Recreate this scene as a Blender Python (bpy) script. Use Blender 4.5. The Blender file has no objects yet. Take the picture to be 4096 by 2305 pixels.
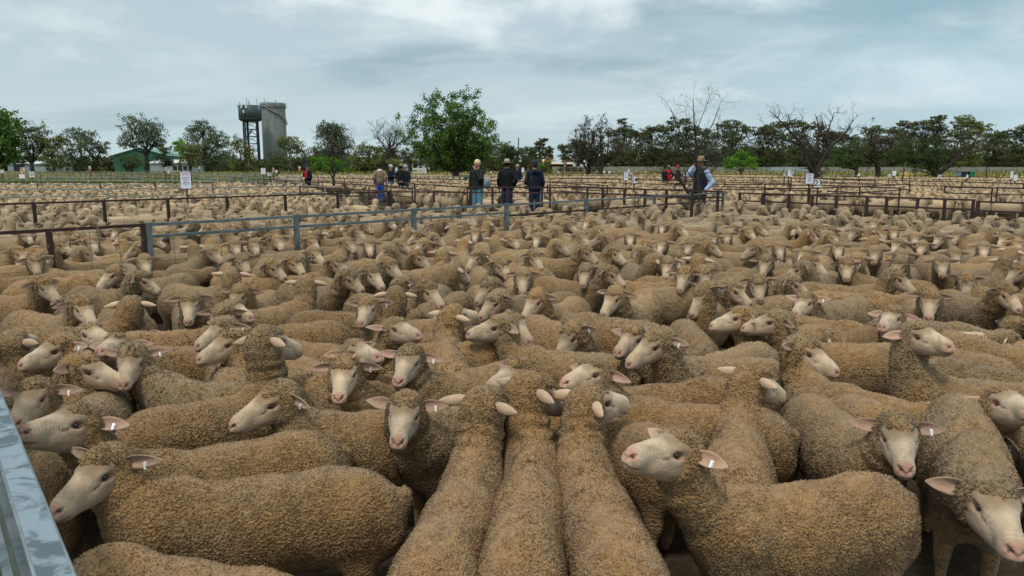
import bpy, math, random
import numpy as np
from mathutils import Vector, Matrix
import openvdb
random.seed(7)
rng = np.random.default_rng(7)
SC = bpy.context.scene
COL = SC.collection
R = math.radians

# ------------------------------------------------------------------ camera
CAMH = 1.75
FPX = 2958.0            # focal length in pixels of the 4096 wide photograph
HOR = 662.0             # horizon row
PITCH = math.atan((1152.5 - HOR) / FPX)
cam_d = bpy.data.cameras.new('camera')
cam = bpy.data.objects.new('camera', cam_d)
COL.objects.link(cam)
cam.location = (0, 0, CAMH)
cam.rotation_euler = (math.pi / 2 - PITCH, 0, 0)
cam_d.sensor_width = 36.0
cam_d.lens = FPX / 4096 * 36.0
cam_d.clip_start = 0.05
cam_d.clip_end = 4000
SC.camera = cam

# ------------------------------------------------------------------ light
SC.view_settings.view_transform = 'Standard'
SC.view_settings.look = 'None'
SC.view_settings.gamma = 1
SC.view_settings.use_curve_mapping = False
SC.view_settings.exposure = 0.58
SUN_EL, SUN_AZ = 62, 205        # behind and above the camera, high, through cloud
sun_d = bpy.data.lights.new('sun', 'SUN')
sun_d.energy = 1.5
sun_d.angle = R(10)
sun_d.color = (1.0, 0.96, 0.9)
sun = bpy.data.objects.new('sun', sun_d)
COL.objects.link(sun)
_az = R(SUN_AZ)
_d = Vector((math.sin(_az) * math.cos(R(SUN_EL)), math.cos(_az) * math.cos(R(SUN_EL)), math.sin(R(SUN_EL))))
sun.rotation_euler = _d.to_track_quat('Z', 'Y').to_euler()

world = bpy.data.worlds.new('World')
SC.world = world
world.use_nodes = True
def build_world():
    nt = world.node_tree
    N = nt.nodes; L = nt.links
    N.clear()
    out = N.new('ShaderNodeOutputWorld')
    bg = N.new('ShaderNodeBackground')
    L.new(bg.outputs[0], out.inputs[0])
    sky = N.new('ShaderNodeTexSky')
    sky.sky_type = 'NISHITA'
    sky.sun_disc = False
    sky.sun_elevation = R(SUN_EL)
    sky.sun_rotation = R(SUN_AZ)
    tc = N.new('ShaderNodeTexCoord')
    sep = N.new('ShaderNodeSeparateXYZ')
    L.new(tc.outputs['Generated'], sep.inputs[0])
    # cloud layer coordinates: direction projected on a high plane
    def m(op, a, b=None, c=None):
        n = N.new('ShaderNodeMath'); n.operation = op
        for i, v in enumerate((a, b, c)):
            if v is None: continue
            if isinstance(v, (int, float)): n.inputs[i].default_value = v
            else: L.new(v, n.inputs[i])
        return n.outputs[0]
    zc = m('ADD', m('MAXIMUM', sep.outputs[2], 0.0), 0.16)
    px = m('DIVIDE', sep.outputs[0], zc)
    py = m('DIVIDE', sep.outputs[1], zc)
    comb = N.new('ShaderNodeCombineXYZ')
    L.new(px, comb.inputs[0]); L.new(py, comb.inputs[1])
    def noise(scale, detail, rough, off, stretch=(1, 1, 1), dist=0.0):
        mp = N.new('ShaderNodeMapping')
        mp.inputs['Location'].default_value = off
        mp.inputs['Scale'].default_value = stretch
        mp.inputs['Rotation'].default_value = (0, 0, R(12))
        L.new(comb.outputs[0], mp.inputs[0])
        n = N.new('ShaderNodeTexNoise')
        n.inputs['Scale'].default_value = scale
        n.inputs['Detail'].default_value = detail
        n.inputs['Roughness'].default_value = rough
        n.inputs['Distortion'].default_value = dist
        L.new(mp.outputs[0], n.inputs['Vector'])
        return n.outputs['Fac']
    def ramp(v, lo, hi, smooth=True):
        n = N.new('ShaderNodeMapRange')
        n.interpolation_type = 'SMOOTHSTEP' if smooth else 'LINEAR'
        L.new(v, n.inputs['Value'])
        n.inputs['From Min'].default_value = lo
        n.inputs['From Max'].default_value = hi
        return n.outputs[0]
    def mix(f, a, b):
        n = N.new('ShaderNodeMix'); n.data_type = 'RGBA'
        if isinstance(f, (int, float)): n.inputs[0].default_value = f
        else: L.new(f, n.inputs[0])
        for i, v in ((6, a), (7, b)):
            if isinstance(v, tuple): n.inputs[i].default_value = (*v, 1)
            else: L.new(v, n.inputs[i])
        return n.outputs[2]
    sc = N.new('ShaderNodeVectorMath'); sc.operation = 'SCALE'
    L.new(sky.outputs[0], sc.inputs[0]); sc.inputs['Scale'].default_value = 0.06
    # grey stratus sheet: two tones, broken by thin gaps and bright wisps
    sheet = mix(ramp(noise(0.5, 7, 0.55, (1.3, 4.1, 0), (0.8, 1.3, 1), .2), 0.30, 0.52), SKY_DARK, SKY_MID)
    base = mix(0.12, sheet, sc.outputs[0])
    wv = N.new('ShaderNodeMapping'); wv.inputs['Scale'].default_value = (1, 1, 2.1); wv.inputs['Location'].default_value = (3.3, 1.2, 0.4)
    L.new(tc.outputs['Generated'], wv.inputs[0])
    def n3(scale, detail, rough, dist):
        n = N.new('ShaderNodeTexNoise'); L.new(wv.outputs[0], n.inputs['Vector'])
        for k, x in (('Scale', scale), ('Detail', detail), ('Roughness', rough), ('Distortion', dist)): n.inputs[k].default_value = x
        return n.outputs['Fac']
    wisp0 = ramp(noise(1.1, 9, 0.6, (5.2, 0.7, 0), (0.9, 1.0, 1), 0.5), 0.46, 0.68)
    wisp = m('MAXIMUM', m('MULTIPLY', wisp0, .45), m('MULTIPLY', ramp(n3(4.2, 9, .55, .25), .48, .70), .9))
    wmask = ramp(noise(0.45, 3, 0.5, (2.2, 8.6, 0)), 0.34, 0.52)
    c1 = mix(m('MULTIPLY', m('MULTIPLY', wisp, wmask), 1.0), base, SKY_LIGHT)
    # bluer to the right of the view, as the photograph's clearing sky
    rt = ramp(sep.outputs[0], 0.05, 0.75)
    c2 = mix(m('MULTIPLY', rt, 0.55), c1, mix(ramp(noise(1.3, 8, 0.55, (9.0, 3.0, 0)), 0.48, 0.72), SKY_BLUE, SKY_LIGHT))
    # pale towards the horizon
    hz = ramp(sep.outputs[2], 0.17, 0.0)
    c3 = mix(m('MULTIPLY', hz, 0.6), c2, SKY_HOR)
    # the unseen upper sky: brighter thin cloud overhead
    up = ramp(sep.outputs[2], 0.35, 0.8)
    c4 = mix(m('MULTIPLY', up, 0.8), c3, SKY_UP)
    gnd = ramp(sep.outputs[2], 0.0, -0.02)
    c5 = mix(gnd, c4, (0.2, 0.18, 0.13))
    L.new(c5, bg.inputs['Color'])
    bg.inputs['Strength'].default_value = 1.0
SKY_DARK = (0.178, 0.266, 0.303)
SKY_MID = (0.349, 0.439, 0.471)
SKY_LIGHT = (0.585, 0.634, 0.642)
SKY_BLUE = (0.212, 0.384, 0.476)
SKY_HOR = (0.383, 0.475, 0.502)
SKY_UP = (0.80, 0.84, 0.86)
build_world()

# ------------------------------------------------------------------ placing
def ground_z(x, y): return 0.0
_cp, _sp = math.cos(PITCH), math.sin(PITCH)
def ray(u, v):
    """direction through photo pixel (4096 x 2305)"""
    a = (u - 2048.0) / FPX; b = (1152.5 - v) / FPX
    return Vector((a, _cp + b * _sp, -_sp + b * _cp))
def at_depth(u, v, Y):
    d = ray(u, v)
    t = Y / d.y
    return Vector((d.x * t, Y, CAMH + d.z * t))
def at_height(u, v, h):
    """point on the ray at height h above the local ground"""
    d = ray(u, v)
    z = 0.0
    for _ in range(12):
        t = (h + z - CAMH) / min(d.z, -1e-4)
        t = min(t, 3000)
        p = Vector((d.x * t, d.y * t, CAMH + d.z * t))
        z = ground_z(p.x, p.y)
    return p
def at_z(u, v, z):
    d = ray(u, v); t = min((z - CAMH) / min(d.z, -1e-4), 3000)
    return Vector((d.x * t, d.y * t, z))
def project(p):
    x, y, z = p[0], p[1], p[2] - CAMH
    dz = y * _cp - z * _sp
    up = y * _sp + z * _cp
    if dz < 0.05: return None
    return (2048 + FPX * x / dz, 1152.5 - FPX * up / dz, dz)

# ------------------------------------------------------------------ object helpers
def tag(o, label=None, cat=None, group=None, kind=None):
    if label: o['label'] = label
    if cat: o['category'] = cat
    if group: o['group'] = group
    if kind: o['kind'] = kind
    return o
def empty(name, loc=(0, 0, 0), rz=0.0):
    o = bpy.data.objects.new(name, None)
    o.empty_display_size = 0.1
    o.location = loc; o.rotation_euler = (0, 0, rz)
    COL.objects.link(o)
    return o
def link(name, me, parent=None, loc=None):
    o = bpy.data.objects.new(name, me)
    COL.objects.link(o)
    if parent is not None: o.parent = parent
    if loc is not None: o.location = loc
    return o
def np_mesh(name, verts, faces_list, mats=(), smooth=True, mat_idx=None):
    """faces_list: list of int arrays (n,3) and (n,4)"""
    me = bpy.data.meshes.new(name)
    verts = np.ascontiguousarray(verts, dtype=np.float32)
    faces_list = [np.asarray(f, dtype=np.int32) for f in faces_list if len(f)]
    loops = np.concatenate([f.ravel() for f in faces_list])
    sizes = np.concatenate([np.full(len(f), f.shape[1], np.int32) for f in faces_list])
    starts = np.concatenate([[0], np.cumsum(sizes)[:-1]]).astype(np.int32)
    me.vertices.add(len(verts)); me.vertices.foreach_set('co', verts.ravel())
    me.loops.add(len(loops)); me.loops.foreach_set('vertex_index', loops)
    me.polygons.add(len(sizes)); me.polygons.foreach_set('loop_start', starts)
    if mat_idx is not None: me.polygons.foreach_set('material_index', np.asarray(mat_idx, np.int32))
    me.polygons.foreach_set('use_smooth', np.full(len(sizes), smooth))
    me.update(calc_edges=True)
    for m in mats: me.materials.append(m)
    return me

class MB:
    """collects boxes, bars, tubes, lathes; build() links them as one mesh object"""
    def __init__(s): s.v = []; s.f = []; s.m = []; s.cm = 0
    def add(s, vs, fs):
        o = len(s.v); s.v += [tuple(v) for v in vs]
        s.f += [tuple(i + o for i in f) for f in fs]; s.m += [s.cm] * len(fs)
        return s
    def box(s, c, size, rz=0.0, M=None):
        hx, hy, hz = size[0] / 2, size[1] / 2, size[2] / 2
        cs, sn = math.cos(rz), math.sin(rz)
        vs = []
        for dz in (-hz, hz):
            for dx, dy in ((-hx, -hy), (hx, -hy), (hx, hy), (-hx, hy)):
                p = Vector((dx * cs - dy * sn, dx * sn + dy * cs, dz))
                if M is not None: p = M @ Vector((dx, dy, dz))
                vs.append((c[0] + p.x, c[1] + p.y, c[2] + p.z))
        return s.add(vs, [(3, 2, 1, 0), (4, 5, 6, 7), (0, 1, 5, 4), (1, 2, 6, 5), (2, 3, 7, 6), (3, 0, 4, 7)])
    def bar(s, a, b, w, h, up=(0, 0, 1)):
        a = Vector(a); b = Vector(b); d = (b - a).normalized()
        side = d.cross(Vector(up))
        if side.length < 1e-4: side = d.cross(Vector((1, 0, 0)))
        side.normalize(); u = side.cross(d).normalized()
        vs = []
        for p in (a, b):
            for i, j in ((-1, -1), (1, -1), (1, 1), (-1, 1)):
                vs.append(p + side * (i * w / 2) + u * (j * h / 2))
        return s.add(vs, [(0, 1, 2, 3), (7, 6, 5, 4), (0, 4, 5, 1), (1, 5, 6, 2), (2, 6, 7, 3), (3, 7, 4, 0)])
    def tube(s, pts, rad, n=8, cap=True):
        pts = [Vector(p) for p in pts]
        if not isinstance(rad, (list, tuple)): rad = [rad] * len(pts)
        vs = []; fs = []
        prev = None
        for i, p in enumerate(pts):
            a = pts[max(i - 1, 0)]; b = pts[min(i + 1, len(pts) - 1)]
            d = (b - a)
            d = d.normalized() if d.length > 1e-9 else Vector((0, 0, 1))
            if prev is None:
                ref = Vector((0, 0, 1)) if abs(d.z) < 0.9 else Vector((1, 0, 0))
                x = d.cross(ref).normalized()
            else:
                x = (prev - d * prev.dot(d))
                x = x.normalized() if x.length > 1e-6 else d.orthogonal().normalized()
            prev = x; y = d.cross(x)
            for k in range(n):
                t = 2 * math.pi * k / n
                vs.append(p + (x * math.cos(t) + y * math.sin(t)) * rad[i])
        for i in range(len(pts) - 1):
            for k in range(n):
                k2 = (k + 1) % n
                fs.append((i * n + k, i * n + k2, (i + 1) * n + k2, (i + 1) * n + k))
        if cap:
            fs.append(tuple(range(n - 1, -1, -1))); fs.append(tuple((len(pts) - 1) * n + k for k in range(n)))
        return s.add(vs, fs)
    def lathe(s, prof, c=(0, 0, 0), n=24, sx=1.0, sy=1.0):
        vs = []; fs = []
        for r, z in prof:
            for k in range(n):
                t = 2 * math.pi * k / n
                vs.append((c[0] + r * sx * math.cos(t), c[1] + r * sy * math.sin(t), c[2] + z))
        for i in range(len(prof) - 1):
            for k in range(n):
                k2 = (k + 1) % n
                fs.append((i * n + k, i * n + k2, (i + 1) * n + k2, (i + 1) * n + k))
        if prof[0][0] > 1e-4: fs.append(tuple(range(n - 1, -1, -1)))
        if prof[-1][0] > 1e-4: fs.append(tuple((len(prof) - 1) * n + k for k in range(n)))
        return s.add(vs, fs)
    def quad(s, a, b, c, d): return s.add([a, b, c, d], [(0, 1, 2, 3)])
    def mesh(s, name, mats, smooth=False):
        me = bpy.data.meshes.new(name)
        me.from_pydata(s.v, [], s.f)
        for m in (mats if isinstance(mats, (list, tuple)) else [mats]): me.materials.append(m)
        if len(me.materials) > 1: me.polygons.foreach_set('material_index', s.m)
        if smooth: me.polygons.foreach_set('use_smooth', [True] * len(s.f))
        me.update()
        return me
    def build(s, name, mats, parent=None, smooth=False, loc=None):
        return link(name, s.mesh(name, mats, smooth), parent, loc)

# ------------------------------------------------------------------ material helpers
class MT:
    def __init__(s, name, rough=0.8, metal=0.0, spec=0.3):
        s.m = bpy.data.materials.new(name); s.m.use_nodes = True
        s.N = s.m.node_tree.nodes; s.L = s.m.node_tree.links
        s.b = s.N['Principled BSDF']
        s.b.inputs['Roughness'].default_value = rough
        s.b.inputs['Metallic'].default_value = metal
        s.b.inputs['Specular IOR Level'].default_value = spec
    def n(s, t, **k):
        n = s.N.new(t)
        for a, v in k.items(): setattr(n, a, v)
        return n
    def coord(s, kind='Object', scale=(1, 1, 1), loc=(0, 0, 0)):
        tc = s.n('ShaderNodeTexCoord'); mp = s.n('ShaderNodeMapping')
        s.L.new(tc.outputs[kind], mp.inputs[0])
        mp.inputs['Scale'].default_value = scale; mp.inputs['Location'].default_value = loc
        return mp.outputs[0]
    def attr(s, name, out='Color', typ='GEOMETRY'):
        a = s.n('ShaderNodeAttribute', attribute_type=typ, attribute_name=name)
        return a.outputs[out]
    def noise(s, vec, scale, detail=4, rough=0.55, dist=0.0, out='Fac'):
        n = s.n('ShaderNodeTexNoise'); s.L.new(vec, n.inputs['Vector'])
        n.inputs['Scale'].default_value = scale; n.inputs['Detail'].default_value = detail
        n.inputs['Roughness'].default_value = rough; n.inputs['Distortion'].default_value = dist
        return n.outputs[out]
    def voro(s, vec, scale, out='Distance', feature='F1', rand=1.0):
        n = s.n('ShaderNodeTexVoronoi', feature=feature); s.L.new(vec, n.inputs['Vector'])
        n.inputs['Scale'].default_value = scale; n.inputs['Randomness'].default_value = rand
        return n.outputs[out]
    def ramp(s, v, lo, hi, a=0.0, b=1.0):
        n = s.n('ShaderNodeMapRange'); s.L.new(v, n.inputs['Value'])
        for k, x in (('From Min', lo), ('From Max', hi), ('To Min', a), ('To Max', b)): n.inputs[k].default_value = x
        return n.outputs[0]
    def math(s, op, a, b=None):
        n = s.n('ShaderNodeMath', operation=op)
        for i, v in enumerate((a, b)):
            if v is None: continue
            if isinstance(v, (int, float)): n.inputs[i].default_value = v
            else: s.L.new(v, n.inputs[i])
        return n.outputs[0]
    def mix(s, f, a, b, mode='MIX'):
        n = s.n('ShaderNodeMix', data_type='RGBA', blend_type=mode)
        for i, v in ((0, f), (6, a), (7, b)):
            if isinstance(v, (int, float)): n.inputs[i].default_value = v
            elif isinstance(v, tuple): n.inputs[i].default_value = (*v[:3], 1)
            else: s.L.new(v, n.inputs[i])
        return n.outputs[2]
    def color(s, v):
        if isinstance(v, tuple): s.b.inputs['Base Color'].default_value = (*v[:3], 1)
        else: s.L.new(v, s.b.inputs['Base Color'])
        return s
    def bump(s, h, strength=0.5, dist=0.01):
        n = s.n('ShaderNodeBump'); s.L.new(h, n.inputs['Height'])
        n.inputs['Strength'].default_value = strength; n.inputs['Distance'].default_value = dist
        s.L.new(n.outputs[0], s.b.inputs['Normal'])
        return s
def plain(name, col, rough=0.8, metal=0.0, var=0.12, scale=6.0, spec=0.3, bump=0.0):
    t = MT(name, rough, metal, spec)
    v = t.coord()
    nz = t.noise(v, scale, 5, 0.6)
    dk = tuple(c * (1 - var * 1.6) for c in col); lt = tuple(min(c * (1 + var * 1.6), 1) for c in col)
    t.color(t.mix(t.ramp(nz, 0.3, 0.7), dk, lt))
    if bump: t.bump(t.noise(v, scale * 6, 4), bump, 0.01)
    return t.m
# ================================================================== SHEEP
def smin(a, b, k):
    h = np.clip(0.5 + 0.5 * (b - a) / k, 0, 1)
    return b * (1 - h) + a * h - k * h * (1 - h)
def sd_cone(P, a, b, ra, rb):
    a = np.asarray(a, np.float32); b = np.asarray(b, np.float32)
    ab = b - a; L2 = float(ab @ ab) + 1e-9
    t = np.clip(((P - a) @ ab) / L2, 0, 1)
    q = P - a - t[..., None] * ab
    return np.sqrt((q * q).sum(-1)) - (ra + (rb - ra) * t)
def sd_ell(P, c, r):
    q = (P - np.asarray(c, np.float32)) / np.asarray(r, np.float32)
    k = np.sqrt((q * q).sum(-1))
    return (k - 1) * min(r)
def vnoise(P, scale, seed=0):
    """cheap smooth pseudo noise from sines"""
    r = np.random.default_rng(seed)
    o = np.zeros(P.shape[:-1], np.float32)
    for i in range(5):
        d = r.normal(size=3); d /= np.linalg.norm(d)
        o += np.sin((P @ d.astype(np.float32)) * scale * (0.7 + 0.25 * i) + r.uniform(0, 6.3))
    return o / 5
def grid_mesh(fn, lo, hi, h):
    lo = np.array(lo, np.float32); hi = np.array(hi, np.float32)
    n = np.ceil((hi - lo) / h).astype(int) + 1
    g = np.stack(np.meshgrid(*[lo[i] + h * np.arange(n[i], dtype=np.float32) for i in range(3)], indexing='ij'), -1)
    d = fn(g).astype(np.float32)
    G = openvdb.FloatGrid(float(10.0))
    G.copyFromArray(d)
    pts, quads = G.convertToQuads(isovalue=0.0)
    return pts * h + lo, quads.copy()
def vert_normals(v, q):
    a, b, c, d = (v[q[:, i]] for i in range(4))
    n = np.cross(c - a, d - b)
    out = np.zeros_like(v)
    for i in range(4): np.add.at(out, q[:, i], n)
    out /= np.linalg.norm(out, axis=1, keepdims=True) + 1e-9
    return out

# ---- head, in its own frame: x to the nose, y left, z to the crown
def sd_head(P, k=0.02):
    A = np.abs(P[..., 1:2]); S = np.concatenate([P[..., :1], A, P[..., 2:]], -1)
    d = sd_ell(P, (0.015, 0, -0.002), (0.085, 0.060, 0.068))
    d = smin(d, sd_cone(P, (0.05, 0, 0.012), (0.170, 0, -0.012), 0.047, 0.0325), 0.03)      # nasal bridge
    d = smin(d, sd_cone(P, (0.03, 0, -0.045), (0.165, 0, -0.048), 0.036, 0.021), 0.03)       # jaw
    d = smin(d, sd_cone(S, (0.02, 0.030, -0.035), (0.10, 0.017, -0.036), 0.034, 0.025), 0.025)  # cheek
    d = smin(d, sd_ell(P, (0.183, 0, -0.028), (0.033, 0.0335, 0.031)), 0.018)                # muzzle
    d = smin(d, sd_cone(S, (0.030, 0.046, 0.032), (0.062, 0.044, 0.027), 0.017, 0.012), 0.016)  # brow
    d = smin(d, sd_cone(S, (0.040, 0.050, -0.003), (0.070, 0.040, -0.006), 0.014, 0.010), 0.014)  # under the eye
    d = -smin(-d, sd_ell(S, (0.056, 0.0585, 0.012), (0.020, 0.013, 0.0125)), 0.006)          # socket
    d = -smin(-d, sd_cone(S, (0.074, 0.050, 0.002), (0.100, 0.0375, -0.010), 0.003, 0.001), 0.006)  # tear groove
    d = -smin(-d, sd_cone(S, (0.212, 0.0085, -0.022), (0.197, 0.021, -0.011), 0.0055, 0.0070), 0.004)  # nostril
    d = -smin(-d, sd_cone(S, (0.214, 0.004, -0.044), (0.160, 0.0300, -0.047), 0.0034, 0.0030), 0.004)  # mouth
    w = np.clip((P[..., 0] - 0.09) / 0.03, 0, 1) * np.clip((0.19 - P[..., 0]) / 0.02, 0, 1) * np.clip((P[..., 2] + 0.02) / 0.02, 0, 1)
    d = d - 0.0024 * w * np.sin(P[..., 0] * 520 + 2.2 * np.abs(P[..., 1]) * 60)
    return d
def sd_cap(P, fluff=1.0, seed=0):
    """wool on skull, cheeks and throat"""
    A = np.abs(P[..., 1:2]); S = np.concatenate([P[..., :1], A, P[..., 2:]], -1)
    d = sd_ell(P, (-0.012, 0, 0.004), (0.076, 0.068, 0.080))
    d = smin(d, sd_ell(P, (0.027, 0, 0.048), (0.053, 0.052, 0.030 * fluff + 0.006)), 0.02)
    d = smin(d, sd_ell(S, (-0.008, 0.036, -0.035), (0.046, 0.036, 0.048)), 0.02)
    d = smin(d, sd_cone(P, (-0.03, 0, -0.04), (0.02, 0, -0.070), 0.055, 0.028), 0.03)
    return d - 0.0045 * vnoise(P, 95, seed + 3) - 0.003 * vnoise(P, 210, seed + 9)
def smoothstep(a, b, x):
    t = np.clip((x - a) / (b - a), 0, 1)
    return t * t * (3 - 2 * t)
def head_colors(v, seed, pale=0.0):
    r = np.random.default_rng(seed)
    x, y, z = v[:, 0], np.abs(v[:, 1]), v[:, 2]
    base = np.array([0.500, 0.380, 0.245]) * (1 - pale) + np.array([0.64, 0.55, 0.40]) * pale
    c = np.tile(base, (len(v), 1))
    n = vnoise(v, 60, seed) * 0.5 + vnoise(v, 160, seed + 1) * 0.5
    c *= (1 + 0.13 * n)[:, None]
    capd = sd_cap(v)
    def dist(cx, cy, cz, sx, sy, sz):
        return np.sqrt(((x - cx) / sx) ** 2 + ((y - cy) / sy) ** 2 + ((z - cz) / sz) ** 2)
    def blend(col, w):
        nonlocal c
        w = np.clip(w, 0, 1)[:, None]
        c = c * (1 - w) + np.array(col) * w
    blend((0.50, 0.315, 0.235), smoothstep(0.0, -0.06, z) * 0.35)
    blend((0.24, 0.155, 0.075), smoothstep(0.028, 0.0, capd + 0.006 * vnoise(v, 170, seed)) * 0.8)      # short wool creeping on to the face
    blend((0.30, 0.205, 0.125), np.clip(vnoise(v, 48, seed + 5) - 0.05, 0, 1) * 1.3)
    blend((0.33, 0.235, 0.15), np.clip(vnoise(v, 130, seed + 6) - 0.1, 0, 1) * 0.9)
    blend((0.30, 0.19, 0.125), smoothstep(1.3, .6, dist(0.085, 0.05, -0.035, 0.045, 0.03, 0.020)) * 0.45)  # cheek shading put into the skin colour
    blend((0.30, 0.20, 0.12), smoothstep(0.10, 0.18, x) * smoothstep(-0.02, 0.02, z) * np.clip(0.25 + 0.6 * np.sin(x * 520 + 132 * y + 1.6), 0, 1) * 0.6)
    nose = smoothstep(0.186, 0.203, x) * smoothstep(-0.036, -0.026, z)
    blend((0.47, 0.235, 0.18), nose * 0.8)
    blend((0.52, 0.28, 0.23), smoothstep(0.165, 0.20, x) * smoothstep(-0.034, -0.042, z) * 0.45)
    blend((0.42, 0.21, 0.165), smoothstep(1.6, 0.8, dist(0.056, 0.056, 0.012, 0.022, 0.02, 0.014)) * 0.6)
    blend((0.05, 0.03, 0.022), smoothstep(1.0, 0.72, dist(0.058, 0.052, 0.0105, 0.0185, 0.016, 0.0098)))
    blend((0.22, 0.11, 0.08), smoothstep(1.2, 0.5, dist(0.088, 0.042, -0.004, 0.020, 0.015, 0.0055)) * 0.75)
    blend((0.035, 0.015, 0.012), smoothstep(1.0, 0.6, dist(0.203, 0.0165, -0.015, 0.012, 0.011, 0.0070)))
    blend((0.14, 0.06, 0.05), smoothstep(1.0, 0.5, dist(0.190, 0.018, -0.0455, 0.034, 0.03, 0.0048)) * 0.85)
    return c
def ear_mesh(side, seed, fz=.35, droop=0.0, back=0.25, L=0.13, W=0.056, nu=10, nv=7):
    """leaf shaped ear, cupped; returns verts quads colors"""
    r = np.random.default_rng(seed * 7 + (side > 0))
    base = np.array([-0.018, side * 0.052, 0.022])
    out = np.array([-back + r.uniform(-.12, .12), side * 1.0, 0.02 - droop + r.uniform(-.2, .15)]); out /= np.linalg.norm(out)
    front = np.array([0.80, 0.0, fz + r.uniform(-.2, .2)])
    front -= out * (front @ out); front /= np.linalg.norm(front)     # faces forward / down: inner side
    wid = np.cross(out, front)
    V = []; C = []
    bend = r.uniform(-0.1, 0.25)
    for layer in (0, 1):
        for i in range(nu + 1):
            u = i / nu
            w = W * 0.5 * (math.sin(math.pi * min(u * 0.86 + 0.13, 1.0)) ** 0.75) * (1 - 0.12 * u) if u < 1 else 0.002
            for j in range(nv + 1):
                s = j / nv * 2 - 1
                cup = (1 - s * s) * w * (0.75 * (1 - u) ** 0.8 + 0.12)
                th = 0.0032 * (1 - 0.5 * abs(s)) * (1 if layer else -1)
                p = base + out * (u * L) + wid * (s * w) - front * (cup - th) - np.array([0, 0, 1]) * (bend * 0.05 * u * u)
                V.append(p)
                if layer: col = np.array([0.47, 0.30, 0.215]) if abs(s) < 0.75 and u < .8 else np.array([0.50, 0.35, 0.24])
                else: col = np.array([0.54, 0.385, 0.255]) * r.uniform(.93, 1.05)
                C.append(col)
    V = np.array(V); C = np.array(C)
    n1 = (nu + 1) * (nv + 1); Q = []
    for layer in (0, 1):
        for i in range(nu):
            for j in range(nv):
                a = layer * n1 + i * (nv + 1) + j
                q = [a, a + 1, a + nv + 2, a + nv + 1]
                Q.append(q if layer else q[::-1])
    for i in range(nu):
        for j, f in ((0, 0), (nv, 1)):
            a = i * (nv + 1) + j; b = a + nv + 1
            q = [a, b, b + n1, a + n1]
            Q.append(q if f else q[::-1])
    Q = np.array(Q)
    pass
    tagp = base + out * (L * 0.55)
    return V, Q, C, (tagp, out, wid, front)

HEADS = {}
def head_variant(seed, h, earpose):
    key = (seed, h, earpose)
    if key in HEADS: return HEADS[key]
    v, q = grid_mesh(sd_head, (-0.09, -0.075, -0.095), (0.225, 0.075, 0.085), h)
    pale = (0.0, 0.35, 0.1, 0.6, 0.2, 0.8)[seed % 6]
    c = head_colors(v, seed, pale)
    v = (v - [.057, 0, .01]) * [(.95, 1.06, 1.0, .97, 1.08, 1.02)[seed % 6], (1.04, .96, 1.0, 1.05, .97, 1.0)[seed % 6], (1.0, 1.04, .97, 1.05, 1.0, .96)[seed % 6]] + [.057, 0, .01]
    wr = np.random.default_rng(seed)
    if h < 0.008: nu, nv = 10, 7
    elif h < 0.013: nu, nv = 7, 4
    else: nu, nv = 4, 2
    V, Q, Cc = [v], [q], [c]; off = len(v); tg = None
    droop, back = earpose[:2]; fz = earpose[2] if len(earpose) > 2 else .35
    for side in (1, -1):
        ev, eq, ec, t = ear_mesh(side, seed, fz, droop, back, L=wr.uniform(.112, .132), W=wr.uniform(.046, .055), nu=nu, nv=nv)
        V.append(ev); Q.append(eq + off); Cc.append(ec * (0.9 + 0.25 * pale)); off += len(ev)
        if side == 1: tg = t
    HEADS[key] = (np.concatenate(V), np.concatenate(Q), np.concatenate(Cc), tg)
    return HEADS[key]

def bezier(p0, p1, p2, n):
    t = np.linspace(0, 1, n)[:, None]
    return (1 - t) ** 2 * p0 + 2 * t * (1 - t) * p1 + t * t * p2
def head_rot(fwd, roll=0.0):
    """rotation whose x axis is fwd, z as upright as possible"""
    f = np.array(fwd, float); f /= np.linalg.norm(f)
    up = np.array([0, 0, 1.0])
    z = up - f * (up @ f)
    if np.linalg.norm(z) < 1e-3: z = np.array([-1.0, 0, 0])
    z /= np.linalg.norm(z); y = np.cross(z, f)
    c, s = math.cos(roll), math.sin(roll)
    y2 = y * c + z * s; z2 = -y * s + z * c
    return np.stack([f, y2, z2], 1)
HS = 1.12
POLL = np.array([-0.012, 0, 0.088]) * HS

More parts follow.
